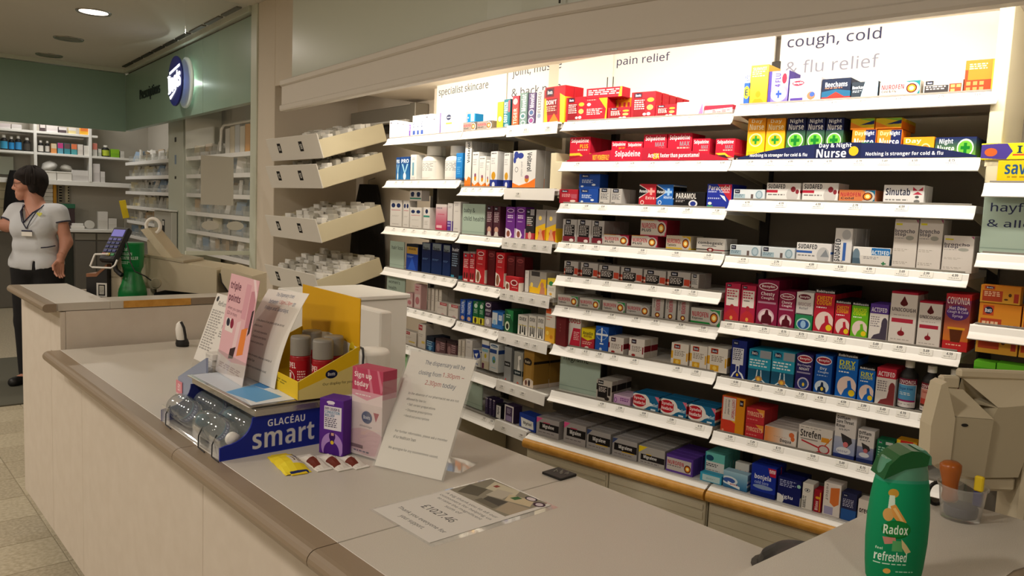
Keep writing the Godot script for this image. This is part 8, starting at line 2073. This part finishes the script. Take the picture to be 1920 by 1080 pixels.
# @frame|shelf, then print|what|place and count|x|width|base|front|height|depth (b, w: bottles)|rows behind|pitch
const STOCK := """
@M|top pain relief
red_boots|red and maroon tablet box|01|-1.9017|0.096|1.888|0.385|0.0974|0.06
red_caf|red box with yellow curved stripe|01|-1.8013|0.1049|1.888|0.385|0.0873|0.06
red_caps|yellow box printed with red capsules|01|-1.7354|0.1078|1.888|0.32|0.0922|0.06|1|0.062
red_flat|flat red box laid on two boxes|01|-1.7673|0.1683|1.9758|0.385|0.0386|0.06
red_boots|small red box before capsule box|01|-1.6925|0.1027|1.888|0.385|0.0463|0.05
red_boots|tall red box with capsule picture|01|-1.5862|0.1051|1.888|0.385|0.0985|0.045|4|0.055
red_boots|low wide red and maroon box|01|-1.4877|0.0872|1.888|0.385|0.0455|0.06
white_curve|white carton with grey curve|01|-1.3884|0.107|1.888|0.385|0.0497|0.05
red_silver|silver box with red top band|01|-1.2769|0.1077|1.888|0.385|0.0323|0.05
@M|second pain relief
solp|crimson box with yellow swoosh|01|-1.8704|0.1008|1.726|0.385|0.0987|0.04|4|0.042
solp|small crimson box with yellow swoosh|02|-1.6839|0.0687|1.726|0.385|0.0772|0.05
solp|small crimson box with yellow swoosh|12|-1.6126|0.0691|1.726|0.385|0.0735|0.05
solpmax|tall crimson box with dark swoosh|02|-1.5242|0.0985|1.726|0.385|0.0991|0.05
solpmax|tall crimson box with dark swoosh|12|-1.4211|0.0985|1.726|0.385|0.1|0.05|1|0.052
solpmax|low crimson box with dark swoosh|02|-1.3339|0.0674|1.726|0.385|0.0784|0.05|1|0.052
solpmax|low crimson box with dark swoosh|12|-1.2412|0.0726|1.726|0.385|0.076|0.05|1|0.052
@M|third pain relief
bx_red|small red box with white print|01|-1.9163|0.0925|1.557|0.385|0.0569|0.05
bx_blue|blue tablet box under another|01|-1.8163|0.0915|1.557|0.385|0.0606|0.06
bx_blue|blue tablet box stacked on top|01|-1.815|0.1016|1.6181|0.385|0.0591|0.06
bx_grey|grey tablet box with black square|02|-1.7379|0.0512|1.557|0.385|0.0638|0.05
bx_grey|grey tablet box with black square|12|-1.6838|0.052|1.557|0.385|0.0626|0.05|1|0.052
panadol_red|red box with black wedge|01|-1.5435|0.0746|1.557|0.385|0.0828|0.05
panadol_blue|blue box with black wedge|01|-1.469|0.0699|1.557|0.385|0.0816|0.05|1|0.052
paramol|wide black box with white lettering|01|-1.3671|0.125|1.557|0.385|0.0557|0.06
paracodol|half blue half red box|01|-1.2513|0.0941|1.557|0.385|0.086|0.06|1|0.062
@M|fourth pain relief
boots_bsm|upright black and silver box|03|-1.9008|0.0708|1.396|0.385|0.0961|0.035
boots_bsm|upright black and silver box|13|-1.8283|0.0688|1.396|0.385|0.0968|0.035
boots_bsm|upright black and silver box|23|-1.7617|0.0592|1.396|0.385|0.0953|0.035|4|0.037
nuro_plus|silver red-edged bullseye box|02|-1.6738|0.1166|1.396|0.385|0.0446|0.05|1|0.052
nuro_plus|silver red-edged bullseye box|12|-1.5458|0.1152|1.396|0.385|0.0473|0.05|1|0.052
nuro_plus|silver bullseye box stacked on top|01|-1.5095|0.1131|1.4438|0.385|0.062|0.05|1|0.052
nuro_mol|gold and silver bullseye box|01|-1.4012|0.1018|1.396|0.385|0.0546|0.05|1|0.052
combogesic|pale box with small dark roundel|01|-1.2716|0.1103|1.396|0.385|0.0523|0.05|1|0.052
@M|fifth pain relief
boots_bsr|silver black and red box|06|-1.8841|0.0708|1.258|0.385|0.0617|0.05|1|0.052
boots_bsr|silver black and red box|16|-1.7934|0.084|1.258|0.385|0.062|0.05|1|0.052
boots_bsr|silver black and red box|26|-1.6983|0.0959|1.258|0.385|0.0586|0.05|1|0.052
boots_bsr|silver black and red box|36|-1.5946|0.0966|1.258|0.385|0.0584|0.05|1|0.052
boots_bsr|silver black and red box|46|-1.4918|0.0948|1.258|0.385|0.0565|0.05|1|0.052
boots_bsr|silver black and red box|56|-1.3901|0.0951|1.258|0.385|0.0589|0.05|1|0.052
bx_grey|narrow grey box beside red-black row|01|-1.3232|0.03|1.258|0.385|0.0567|0.05|1|0.052
@M|sixth pain relief
nuro_green|silver bullseye box with green corner|03|-1.8931|0.1043|1.132|0.385|0.0451|0.05|1|0.052
nuro_green|silver bullseye box with green corner|13|-1.7829|0.0998|1.132|0.385|0.0435|0.05|1|0.052
nuro_green|silver bullseye box with green corner|23|-1.6675|0.1052|1.132|0.385|0.0451|0.05|1|0.052
nuro_grey|plain silver bullseye box|01|-1.5562|0.1028|1.132|0.385|0.0447|0.05|1|0.052
nuro_up|upright silver bullseye box|03|-1.4701|0.0507|1.132|0.385|0.0766|0.04|1|0.042
nuro_up|upright silver bullseye box|13|-1.4154|0.045|1.132|0.385|0.0783|0.04|1|0.042
nuro_up|upright silver bullseye box|23|-1.3631|0.0462|1.132|0.385|0.0779|0.04|1|0.042
nuro_green_big|large bullseye box with green base|01|-1.2733|0.1161|1.132|0.385|0.0605|0.05|1|0.052
@M|seventh pain relief
cools|white box with red lower panel|01|-1.8539|0.0681|0.968|0.385|0.1221|0.05|1|0.052
anadin|red box with yellow shield|01|-1.7828|0.0635|0.968|0.385|0.0848|0.05|1|0.052
bluecross|blue box with white cross emblem|01|-1.7149|0.0618|0.968|0.385|0.1023|0.05|1|0.052
boots_white|white box with dark square logo|02|-1.6464|0.0701|0.968|0.385|0.0686|0.05|1|0.052
boots_white|white box with dark square logo|12|-1.552|0.0698|0.968|0.385|0.0754|0.05|1|0.052
boots_yellow|white box with yellow blocks|03|-1.366|0.071|0.968|0.385|0.0833|0.05|1|0.052
boots_yellow|white box with yellow blocks|13|-1.2896|0.0687|0.968|0.385|0.0863|0.05|1|0.052
boots_yellow|white box with yellow blocks|23|-1.2148|0.0767|0.968|0.385|0.0894|0.05|1|0.052
@M|eighth pain relief
para_bw|grey box with black panel|01|-1.6906|0.0746|0.769|0.385|0.0855|0.035|3|0.037
lilac_flat|flat lilac box|01|-1.6047|0.0769|0.769|0.385|0.0386|0.05|1|0.052
syndol|blue box with red oval|03|-1.4971|0.1139|0.769|0.385|0.063|0.05|1|0.052
syndol|blue box with red oval|13|-1.3769|0.1081|0.769|0.385|0.0651|0.05|1|0.052
syndol|blue box with red oval|23|-1.2606|0.107|0.769|0.385|0.0655|0.05|1|0.052
@M|bottom pain relief
migra_pink|silver black box with pink corner|02|-1.9771|0.1223|0.553|0.37|0.0787|0.035|5|0.037
migra_pink|silver black box with pink corner|12|-1.834|0.1129|0.553|0.37|0.088|0.035|5|0.037
migra_blue|silver black box with blue corner|02|-1.7144|0.1155|0.553|0.37|0.0824|0.035|5|0.037
migra_blue|silver black box with blue corner|12|-1.589|0.1148|0.553|0.37|0.0752|0.035|5|0.037
migra_yellow|silver black box with yellow corner|01|-1.4663|0.1161|0.553|0.37|0.0712|0.035|5|0.037
nuro_purple|purple-edged bullseye box|01|-1.3451|0.1125|0.553|0.37|0.0666|0.035|4|0.037
@M|top cough
blue_yellow|blue and yellow slim box|01|-1.1761|0.0194|1.915|0.385|0.1069|0.05
orange_bottle|tall amber box with figure|01|-1.1332|0.0626|1.915|0.385|0.1321|0.05|1|0.052
benylin4|upright purple box with blue starburst|01|-1.0652|0.0697|1.915|0.385|0.107|0.05|1|0.052
benylin_white|pale lilac box with red oval|01|-0.9749|0.1035|1.915|0.385|0.0773|0.05
beechams|dark navy box with red flash|01|-0.8747|0.0901|1.915|0.385|0.0681|0.05|1|0.052
beechams2|dark grey and ice blue box|01|-0.7866|0.0797|1.915|0.385|0.0517|0.05
nuro_teal|silver bullseye box with teal end|01|-0.6847|0.1147|1.915|0.385|0.0459|0.05
boots_grid|grey box with brown grid end|01|-0.5663|0.1047|1.915|0.385|0.0404|0.05
orange_grid|tall orange box with brown grid|01|-0.4737|0.0752|1.915|0.385|0.091|0.07
@M|second cough
nurse_day|tall orange box with green cross|02|-1.1389|0.0636|1.728|0.365|0.1425|0.05
nurse_day|tall orange box with green cross|12|-1.0706|0.0653|1.728|0.365|0.1396|0.05
nurse_night|tall navy-green box with green cross|03|-1.0009|0.0632|1.728|0.365|0.1384|0.05
nurse_night|tall navy-green box with green cross|13|-0.936|0.0594|1.728|0.365|0.1357|0.05
nurse_night|tall navy-green box with green cross|23|-0.8749|0.0559|1.728|0.365|0.133|0.05|3|0.052
nurse_both|half orange half navy box|02|-0.7824|0.0727|1.728|0.365|0.0924|0.05
nurse_both|half orange half navy box|12|-0.7071|0.0715|1.728|0.365|0.0899|0.05|1|0.052
nurse_both_side|multicoloured box lying on its side|02|-0.7901|0.0726|1.8209|0.365|0.0347|0.08
nurse_both_side|multicoloured box lying on its side|12|-0.7127|0.0759|1.8209|0.365|0.033|0.08|1|0.082
nurse_day_flat|wide low orange box with cross|01|-0.6223|0.0861|1.728|0.365|0.0646|0.045
nurse_night_flat|wide low navy-green box with cross|01|-0.5222|0.1082|1.728|0.365|0.0619|0.04|4|0.042
@M|third cough
pale_boots|low pale blue box|01|-1.1405|0.1124|1.589|0.385|0.0368|0.05
sudafed|white grey-faced box with red tag|02|-1.021|0.1152|1.589|0.385|0.0601|0.05
sudafed|white grey-faced box with red tag|12|-0.8986|0.1153|1.589|0.385|0.0613|0.05|1|0.052
nuro_orange|orange bullseye box with blue end|01|-0.7824|0.1103|1.589|0.385|0.0406|0.05|1|0.052
sinutab|white box with red arrows|01|-0.6464|0.1147|1.589|0.385|0.0573|0.05|1|0.052
@M|fourth cough
pale_boots|low pale blue box|02|-1.1401|0.1116|1.3915|0.385|0.04|0.05|1|0.052
pale_boots|low pale blue box|12|-1.0221|0.1129|1.3915|0.385|0.04|0.05|1|0.052
sudafed_blue|white box with blue bar|01|-0.9043|0.1118|1.3915|0.385|0.0615|0.05|1|0.052
sudafed_up|upright white box with blue bar|01|-0.8116|0.0533|1.3915|0.385|0.1149|0.035|4|0.037
actifed_white|white and blue box with face|01|-0.7242|0.1115|1.3915|0.385|0.0588|0.05
broncho|tall cream box with green leaf|02|-0.629|0.0667|1.3915|0.385|0.1511|0.055
broncho|tall cream box with green leaf|12|-0.5605|0.0642|1.3915|0.385|0.1539|0.055|1|0.057
broncho|shorter cream box with green leaf|01|-0.4842|0.0798|1.3915|0.385|0.1084|0.055|1|0.057
@M|fifth cough
chesty_boots|crimson box with white panel|02|-1.1746|0.0564|1.158|0.385|0.1368|0.05|1|0.052
chesty_boots|crimson box with white panel|12|-1.1159|0.053|1.158|0.385|0.1348|0.05|1|0.052
benylin_chesty|tall maroon box with white oval|01|-1.0466|0.074|1.158|0.385|0.1597|0.055|4|0.057
benylin_chesty|smaller maroon box with white oval|01|-0.9784|0.0551|1.158|0.385|0.1279|0.05|1|0.052
mucus|grey over green box|01|-0.9186|0.0571|1.158|0.385|0.1303|0.05|1|0.052
robi_red|large red box with black top|01|-0.8546|0.0639|1.158|0.385|0.1472|0.055|4|0.057
robi_red|smaller red box with black top|01|-0.795|0.0486|1.158|0.385|0.1168|0.05|2|0.052
robi_green|lime green box with black top|01|-0.742|0.0506|1.158|0.385|0.1156|0.05|1|0.052
actifed_purple|white box with purple top|01|-0.685|0.0539|1.158|0.385|0.1168|0.05|1|0.052
unicough|large white box with red droplet|01|-0.616|0.0748|1.158|0.385|0.1622|0.06|1|0.062
unicough|smaller white box with red droplet|01|-0.541|0.0631|1.158|0.385|0.1406|0.06
covonia_box|purple to orange box with cup|01|-0.4691|0.0663|1.158|0.385|0.1705|0.06|1|0.062
@M|sixth cough
boots_navy|navy box with white figure outline|01|-1.1353|0.056|0.956|0.385|0.1396|0.05|1|0.052
boots_teal|teal box with neck outline|02|-1.0579|0.0791|0.956|0.385|0.1169|0.05|1|0.052
boots_teal|teal box with neck outline|12|-0.9756|0.0779|0.956|0.385|0.1218|0.05|1|0.052
benylin_night|indigo box with white oval|01|-0.9035|0.0555|0.956|0.385|0.1254|0.05|1|0.052
benylin_dry|blue box with white oval|01|-0.8409|0.0556|0.956|0.385|0.1314|0.05|1|0.052
robi_blue|large blue box with black top|01|-0.7668|0.0652|0.956|0.385|0.1496|0.055|1|0.057
robi_blue|smaller blue box with black top|01|-0.7049|0.0486|0.956|0.385|0.1162|0.05|1|0.052
actifed_red|white box with red top|01|-0.6475|0.0566|0.956|0.385|0.1205|0.05|1|0.052
covonia_blue|black bottle with blue label|01|-0.5886|0.0518|0.956|0.385|0.1516|b
covonia_red|black bottle with red label|02|-0.5256|0.0501|0.956|0.385|0.1452|b
covonia_red|black bottle with red label|12|-0.4626|0.0499|0.956|0.385|0.1442|b
@M|seventh cough
tyro_big|tall red and yellow box|01|-1.1417|0.0872|0.756|0.385|0.1345|0.06|1|0.062
tyrozets|red lozenge box underneath|01|-1.059|0.0664|0.756|0.385|0.0535|0.06|1|0.062
tyrozets|red lozenge box on top|01|-1.0592|0.0662|0.81|0.385|0.0549|0.06|1|0.062
dequa|orange to white box|01|-0.966|0.112|0.756|0.385|0.0584|0.035|4|0.037
strefen|white box with red lens drawing|01|-0.849|0.1111|0.756|0.385|0.0871|0.05|1|0.052
difflam_rinse|tall white and blue box|01|-0.7554|0.0657|0.756|0.385|0.1492|0.05|1|0.052
difflam_spray|short white and blue box|01|-0.6907|0.0505|0.756|0.385|0.1122|0.05
green_box|dark green box|01|-0.6314|0.0521|0.756|0.385|0.0927|0.05
red_yellow|red and yellow box|01|-0.5716|0.0582|0.756|0.385|0.1044|0.05
@M|bottom cough
teal_card|teal and white box|01|-1.2225|0.0772|0.553|0.33|0.0993|0.025|4|0.027
pale_blue_small|pale blue low box|01|-1.2158|0.085|0.553|0.37|0.0316|0.035
daktarin|white domed blister carton|01|-1.1178|0.0533|0.553|0.325|0.0875|0.03
blue_tube|blue box picturing a tube|01|-1.1213|0.0916|0.553|0.37|0.0615|0.04
bonjela|royal blue box with red flag|01|-1.0189|0.0893|0.553|0.37|0.1122|0.04|1|0.05
iglu|navy box with igloo picture|01|-0.9267|0.0799|0.553|0.37|0.0902|0.05|1|0.052
white_eye|slim white box with eye drawing|01|-0.8632|0.0361|0.553|0.37|0.09|0.05
red_thin|slim red box|01|-0.8292|0.0248|0.553|0.37|0.077|0.05
white_orange|white box with orange shape|01|-0.7838|0.0555|0.553|0.37|0.1108|0.06
navy_small|small navy box|01|-0.729|0.0472|0.553|0.37|0.0931|0.05
ore|white and orange carton|01|-0.6757|0.0493|0.553|0.37|0.083|0.05
@M|top hayfever
ibuleve|yellow and purple box|01|-0.3695|0.1553|1.72|0.405|0.0456|0.05
@M|third hayfever
orange_boots|orange box in lower layer|02|-0.3601|0.1028|1.168|0.405|0.1438|0.05|1|0.052
orange_boots|orange box in lower layer|12|-0.2668|0.0761|1.168|0.405|0.1451|0.05|1|0.052
orange_boots|orange box stacked on top|01|-0.3633|0.098|1.3136|0.405|0.0505|0.05
@M|fourth hayfever
green_lines|lime green box with white strokes|02|-0.3836|0.0542|0.96|0.405|0.1823|0.06
green_lines|lime green box with white strokes|12|-0.3034|0.1009|0.96|0.405|0.1844|0.06
@L|top skincare
white_slim|slim white cream box|02|-1.3063|0.0712|1.885|-0.035|0.0969|0.04
white_slim|slim white cream box|12|-1.2388|0.0521|1.885|-0.035|0.0899|0.04
white_slim|short slim white box|01|-1.1787|0.0566|1.885|-0.035|0.0805|0.04
white_purple|white box with purple stripe|01|-1.1226|0.0444|1.885|-0.035|0.0715|0.04
white_blue_slim|slim white box with blue letters|03|-1.0759|0.0381|1.885|-0.035|0.1075|0.04
white_blue_slim|slim white box with blue letters|13|-1.0353|0.0322|1.885|-0.035|0.1076|0.04
white_blue_slim|slim white box with blue letters|23|-0.9954|0.037|1.885|-0.035|0.1076|0.04
white_slim|wider white cream box|02|-0.9355|0.0723|1.885|-0.035|0.1062|0.04|1|0.042
white_slim|wider white cream box|12|-0.8692|0.0503|1.885|-0.035|0.0884|0.04|1|0.042
nivea|white box with dark oval|01|-0.7477|0.1629|1.885|-0.035|0.1063|0.05|1|0.052
nuro_mini|small brown-silver bullseye box|02|-0.5669|0.1068|1.885|-0.035|0.0433|0.05
nuro_mini|small brown-silver bullseye box|12|-0.4457|0.1183|1.885|-0.035|0.0408|0.05
blue_flat|bright blue carton|01|-0.6642|0.1287|1.885|-0.09|0.0935|0.05
yellow_thin|yellow slim box|01|-0.3277|0.0442|1.885|-0.035|0.1193|0.04
teal_deep|dark teal slim box|01|-0.2781|0.0471|1.885|-0.035|0.1271|0.04|1|0.042
red_orange|red to orange slim box|01|-0.2162|0.0458|1.885|-0.035|0.1358|0.04
movelat|grey-green slim box with roundels|01|-0.1597|0.0521|1.885|-0.035|0.1446|0.04
movelat2|violet slim box with roundels|01|-0.1027|0.0471|1.885|-0.035|0.1396|0.04
flexiseq|pale grey slim box|01|-0.049|0.046|1.885|-0.035|0.1437|0.04
red_meat|red box with orange rays|01|0.0452|0.1284|1.885|-0.035|0.1524|0.05|1|0.052
@L|second skincare
probio|dark blue wellness box|02|-1.2376|0.0408|1.653|-0.035|0.1265|0.05
probio|dark blue wellness box|12|-1.1631|0.0965|1.653|-0.035|0.1274|0.05
pale_slim|slim pale box with teal print|01|-1.0736|0.0604|1.653|-0.035|0.1362|0.05
white|white bottle|01|-0.9666|0.1212|1.653|-0.035|0.1797|w
white|white bottle set back|01|-1.002|0.0737|1.653|-0.125|0.183|w
white|wide white bottle|01|-0.7473|0.1353|1.653|-0.035|0.174|w
blue_tall|bright blue tall box|01|-0.6425|0.0556|1.653|-0.035|0.1315|0.05
voltarol_tall|tall white box with orange foot|01|-0.5673|0.054|1.619|-0.035|0.2189|0.03|4|0.032
voltarol|white box with amber capsule|02|-0.5051|0.0526|1.619|-0.035|0.1664|0.05|1|0.052
voltarol|white box with amber capsule|12|-0.4489|0.0513|1.619|-0.035|0.1449|0.05|1|0.052
voltarol|narrow white box with amber capsule|01|-0.4043|0.0294|1.619|-0.035|0.1265|0.05
voltarol_blue|white box with navy foot|01|-0.3587|0.0535|1.619|-0.035|0.1642|0.05|1|0.052
voltarol_blue|slim white box with navy foot|01|-0.2619|0.0434|1.619|-0.035|0.154|0.05|1|0.052
voltarol_big|large white box with blue figure|01|-0.1368|0.1602|1.619|-0.035|0.1617|0.05|1|0.052
@L|third skincare
oval_white|white box with two navy ovals|01|-1.2476|0.124|1.398|-0.035|0.1493|0.05
oval_white|white box under capsule box|02|-1.1372|0.0624|1.398|-0.035|0.1482|0.05
oval_white|white box under capsule box|12|-1.0375|0.1147|1.398|-0.035|0.1133|0.05
man_white|white box with two navy figures|01|-1.0434|0.1198|1.5467|-0.035|0.0545|0.05
man_white1|narrow white box with green band|01|-0.9274|0.0629|1.398|-0.035|0.1159|0.05|1|0.052
pink_fade|white to crimson box|01|-0.79|0.0993|1.398|-0.035|0.1353|0.05
white_purplebase|white box with purple base|01|-0.709|0.0433|1.398|-0.035|0.1422|0.05
white_plain|plain white slim box|01|-0.6474|0.0609|1.398|-0.035|0.1512|0.05
plum|dark plum box|02|-0.3766|0.0461|1.391|-0.035|0.1433|0.05
plum|dark plum box|12|-0.3208|0.049|1.391|-0.035|0.1421|0.05|1|0.052
purple_hed|purple box with white curve|02|-0.219|0.0664|1.391|-0.035|0.142|0.05
purple_hed|purple box with white curve|12|-0.146|0.0643|1.391|-0.035|0.1437|0.05
black_lice|black box with red foot|01|-0.0789|0.055|1.391|-0.035|0.136|0.05
grey_yellow|grey and yellow box|02|-0.0086|0.0639|1.391|-0.035|0.1355|0.05
grey_yellow|grey and yellow box|12|0.0612|0.0618|1.391|-0.035|0.1351|0.05|1|0.052
@L|fourth skincare
blue_gold|blue box with gold panel|01|-1.0602|0.1222|1.17|-0.035|0.1448|0.06
navy_case|navy plastic case|03|-0.9193|0.0842|1.17|-0.035|0.1616|0.06
navy_case|navy plastic case|13|-0.8188|0.0962|1.17|-0.035|0.1648|0.06
navy_case|navy plastic case|23|-0.7266|0.0684|1.17|-0.035|0.1623|0.06
black_lotion|black lotion box|01|-0.6473|0.0709|1.17|-0.035|0.1724|0.05
red_lice|red box with grey top|02|-0.5537|0.0501|1.16|-0.035|0.1492|0.05|1|0.052
red_lice|red box with grey top|12|-0.5019|0.0446|1.16|-0.035|0.1527|0.05|1|0.052
red_hed|bright red box with white oval|02|-0.434|0.0736|1.16|-0.035|0.1674|0.05|1|0.052
red_hed|bright red box with white oval|12|-0.2809|0.0649|1.16|-0.035|0.1629|0.05|1|0.052
dark_red|dark red box|03|-0.367|0.0587|1.16|-0.047|0.1666|0.05
dark_red|dark red box|13|-0.2184|0.0587|1.16|-0.047|0.1524|0.05
dark_red|dark red box|23|-0.1507|0.0612|1.16|-0.047|0.1529|0.05
red_hed_small|low red box with oval|01|-0.1598|0.0963|1.16|-0.013|0.0646|0.03
white_plain|slim white box|01|-0.0847|0.026|1.16|-0.035|0.0993|0.05
grey_yellow_wide|grey and yellow wide box|01|-0.0087|0.1112|1.16|-0.035|0.1013|0.05|1|0.052
green_white|cream and green small box|01|0.0814|0.055|1.16|-0.035|0.0799|0.05
@L|fifth skincare
pink_tube|small pink box|01|-1.0735|0.0618|0.972|-0.035|0.0799|0.04
pink_tube|taller pink box|01|-0.9933|0.0654|0.972|-0.035|0.1344|0.04
slim_white2|slim cream upright box|04|-0.9505|0.0266|0.972|-0.08|0.1176|0.04|1|0.042
slim_white2|slim cream upright box|14|-0.9135|0.0263|0.972|-0.08|0.1187|0.04|1|0.042
slim_white2|slim cream upright box|24|-0.8769|0.0259|0.972|-0.08|0.1197|0.04|1|0.042
slim_white2|slim cream upright box|34|-0.8409|0.0255|0.972|-0.08|0.1207|0.04|1|0.042
red_cap_white|cream box with red label|02|-0.754|0.0895|0.972|-0.035|0.066|0.04
red_cap_white|cream box with red label|12|-0.6517|0.0859|0.972|-0.035|0.0675|0.04
blue_lice|blue slim box|02|-0.567|0.0461|0.972|-0.035|0.1015|0.04|1|0.042
blue_lice|blue slim box|12|-0.5122|0.0451|0.972|-0.035|0.1027|0.04|1|0.042
green_lice|green and yellow slim box|02|-0.4587|0.0441|0.972|-0.035|0.1064|0.04|1|0.042
green_lice|green and yellow slim box|12|-0.4128|0.0389|0.972|-0.035|0.1067|0.04|1|0.042
purple_white|dark purple box with oval|01|-0.3594|0.0508|0.972|-0.035|0.1156|0.05|1|0.052
white_blue|white and blue small box|01|-0.2847|0.0819|0.972|-0.035|0.08|0.05
green_black|green and black box|01|-0.1997|0.0631|0.965|-0.035|0.1052|0.05|1|0.052
ovex|white box with three black figures|03|-0.0994|0.0679|0.965|-0.035|0.0942|0.05|1|0.052
ovex|white box with three black figures|13|-0.0324|0.0512|0.965|-0.035|0.1007|0.05|1|0.052
ovex|white box with three black figures|23|0.0236|0.0464|0.965|-0.035|0.1036|0.05|1|0.052
white_yellow_or|white and amber tall box|01|0.085|0.0624|0.965|-0.035|0.1481|0.05
brown_red|dark brown-red box|01|0.1532|0.0604|0.965|-0.035|0.1299|0.05
@L|sixth skincare
slim_white2|slim cream upright box|02|-1.3968|0.0567|0.767|-0.08|0.1271|0.04
slim_white2|slim cream upright box|12|-1.2916|0.0547|0.767|-0.08|0.1378|0.04
sens_white|low cream box with red tag|02|-1.2312|0.1498|0.767|-0.035|0.0759|0.04
sens_white|low cream box with red tag|12|-1.0684|0.1525|0.767|-0.035|0.0761|0.04
sens_white|tall cream box with red tag|01|-0.9381|0.0753|0.767|-0.035|0.1325|0.05
blue_dark|small dark blue box|01|-0.8534|0.0729|0.767|-0.035|0.0801|0.05|1|0.052
brown_purple|brown-mauve box|02|-0.754|0.0952|0.767|-0.035|0.0817|0.05
brown_purple|brown-mauve box|12|-0.6533|0.0867|0.767|-0.035|0.0841|0.05
slim_white2|narrow cream upright box|02|-0.5841|0.0234|0.767|-0.035|0.1057|0.05
slim_white2|narrow cream upright box|12|-0.5515|0.0231|0.767|-0.035|0.1082|0.05
white_plain|white upright box|01|-0.5036|0.0544|0.767|-0.035|0.1184|0.05|1|0.052
blue_swoosh|white box with blue swoosh|01|-0.4366|0.0617|0.767|-0.035|0.0826|0.05
blue_card|white box with blue band|01|-0.3693|0.0557|0.767|-0.035|0.1371|0.05
eye_white|white box with blue drop|01|-0.2997|0.0665|0.767|-0.035|0.1305|0.05
grey_black|grey box with black band|01|-0.1943|0.0517|0.743|-0.035|0.1568|0.05
grey_spray|grey box with spray picture|01|-0.1182|0.0615|0.743|-0.035|0.1478|0.05
gold_box|dark gold box|01|-0.0446|0.0706|0.743|-0.035|0.1697|0.09|1|0.092
@L|bottom skincare
plum_small|small mauve box|01|-1.3489|0.0751|0.553|-0.065|0.0507|0.05
mint_box|mint green box|01|-1.2124|0.161|0.553|-0.065|0.1336|0.07
purple_slim|slim dark purple box|03|-0.3424|0.0214|0.556|-0.035|0.0798|0.05
purple_slim|slim dark purple box|13|-0.3127|0.0211|0.556|-0.035|0.0811|0.05
purple_slim|slim dark purple box|23|-0.2854|0.0167|0.556|-0.035|0.0795|0.05
nytol_slim|slim white-fronted black box|01|-0.2482|0.041|0.556|-0.035|0.0676|0.05
white_frame|white-framed purple box|01|-0.1698|0.0674|0.556|-0.035|0.0803|0.05
nytol|blue box with white panel|01|-0.0375|0.1121|0.556|-0.035|0.0671|0.06
"""
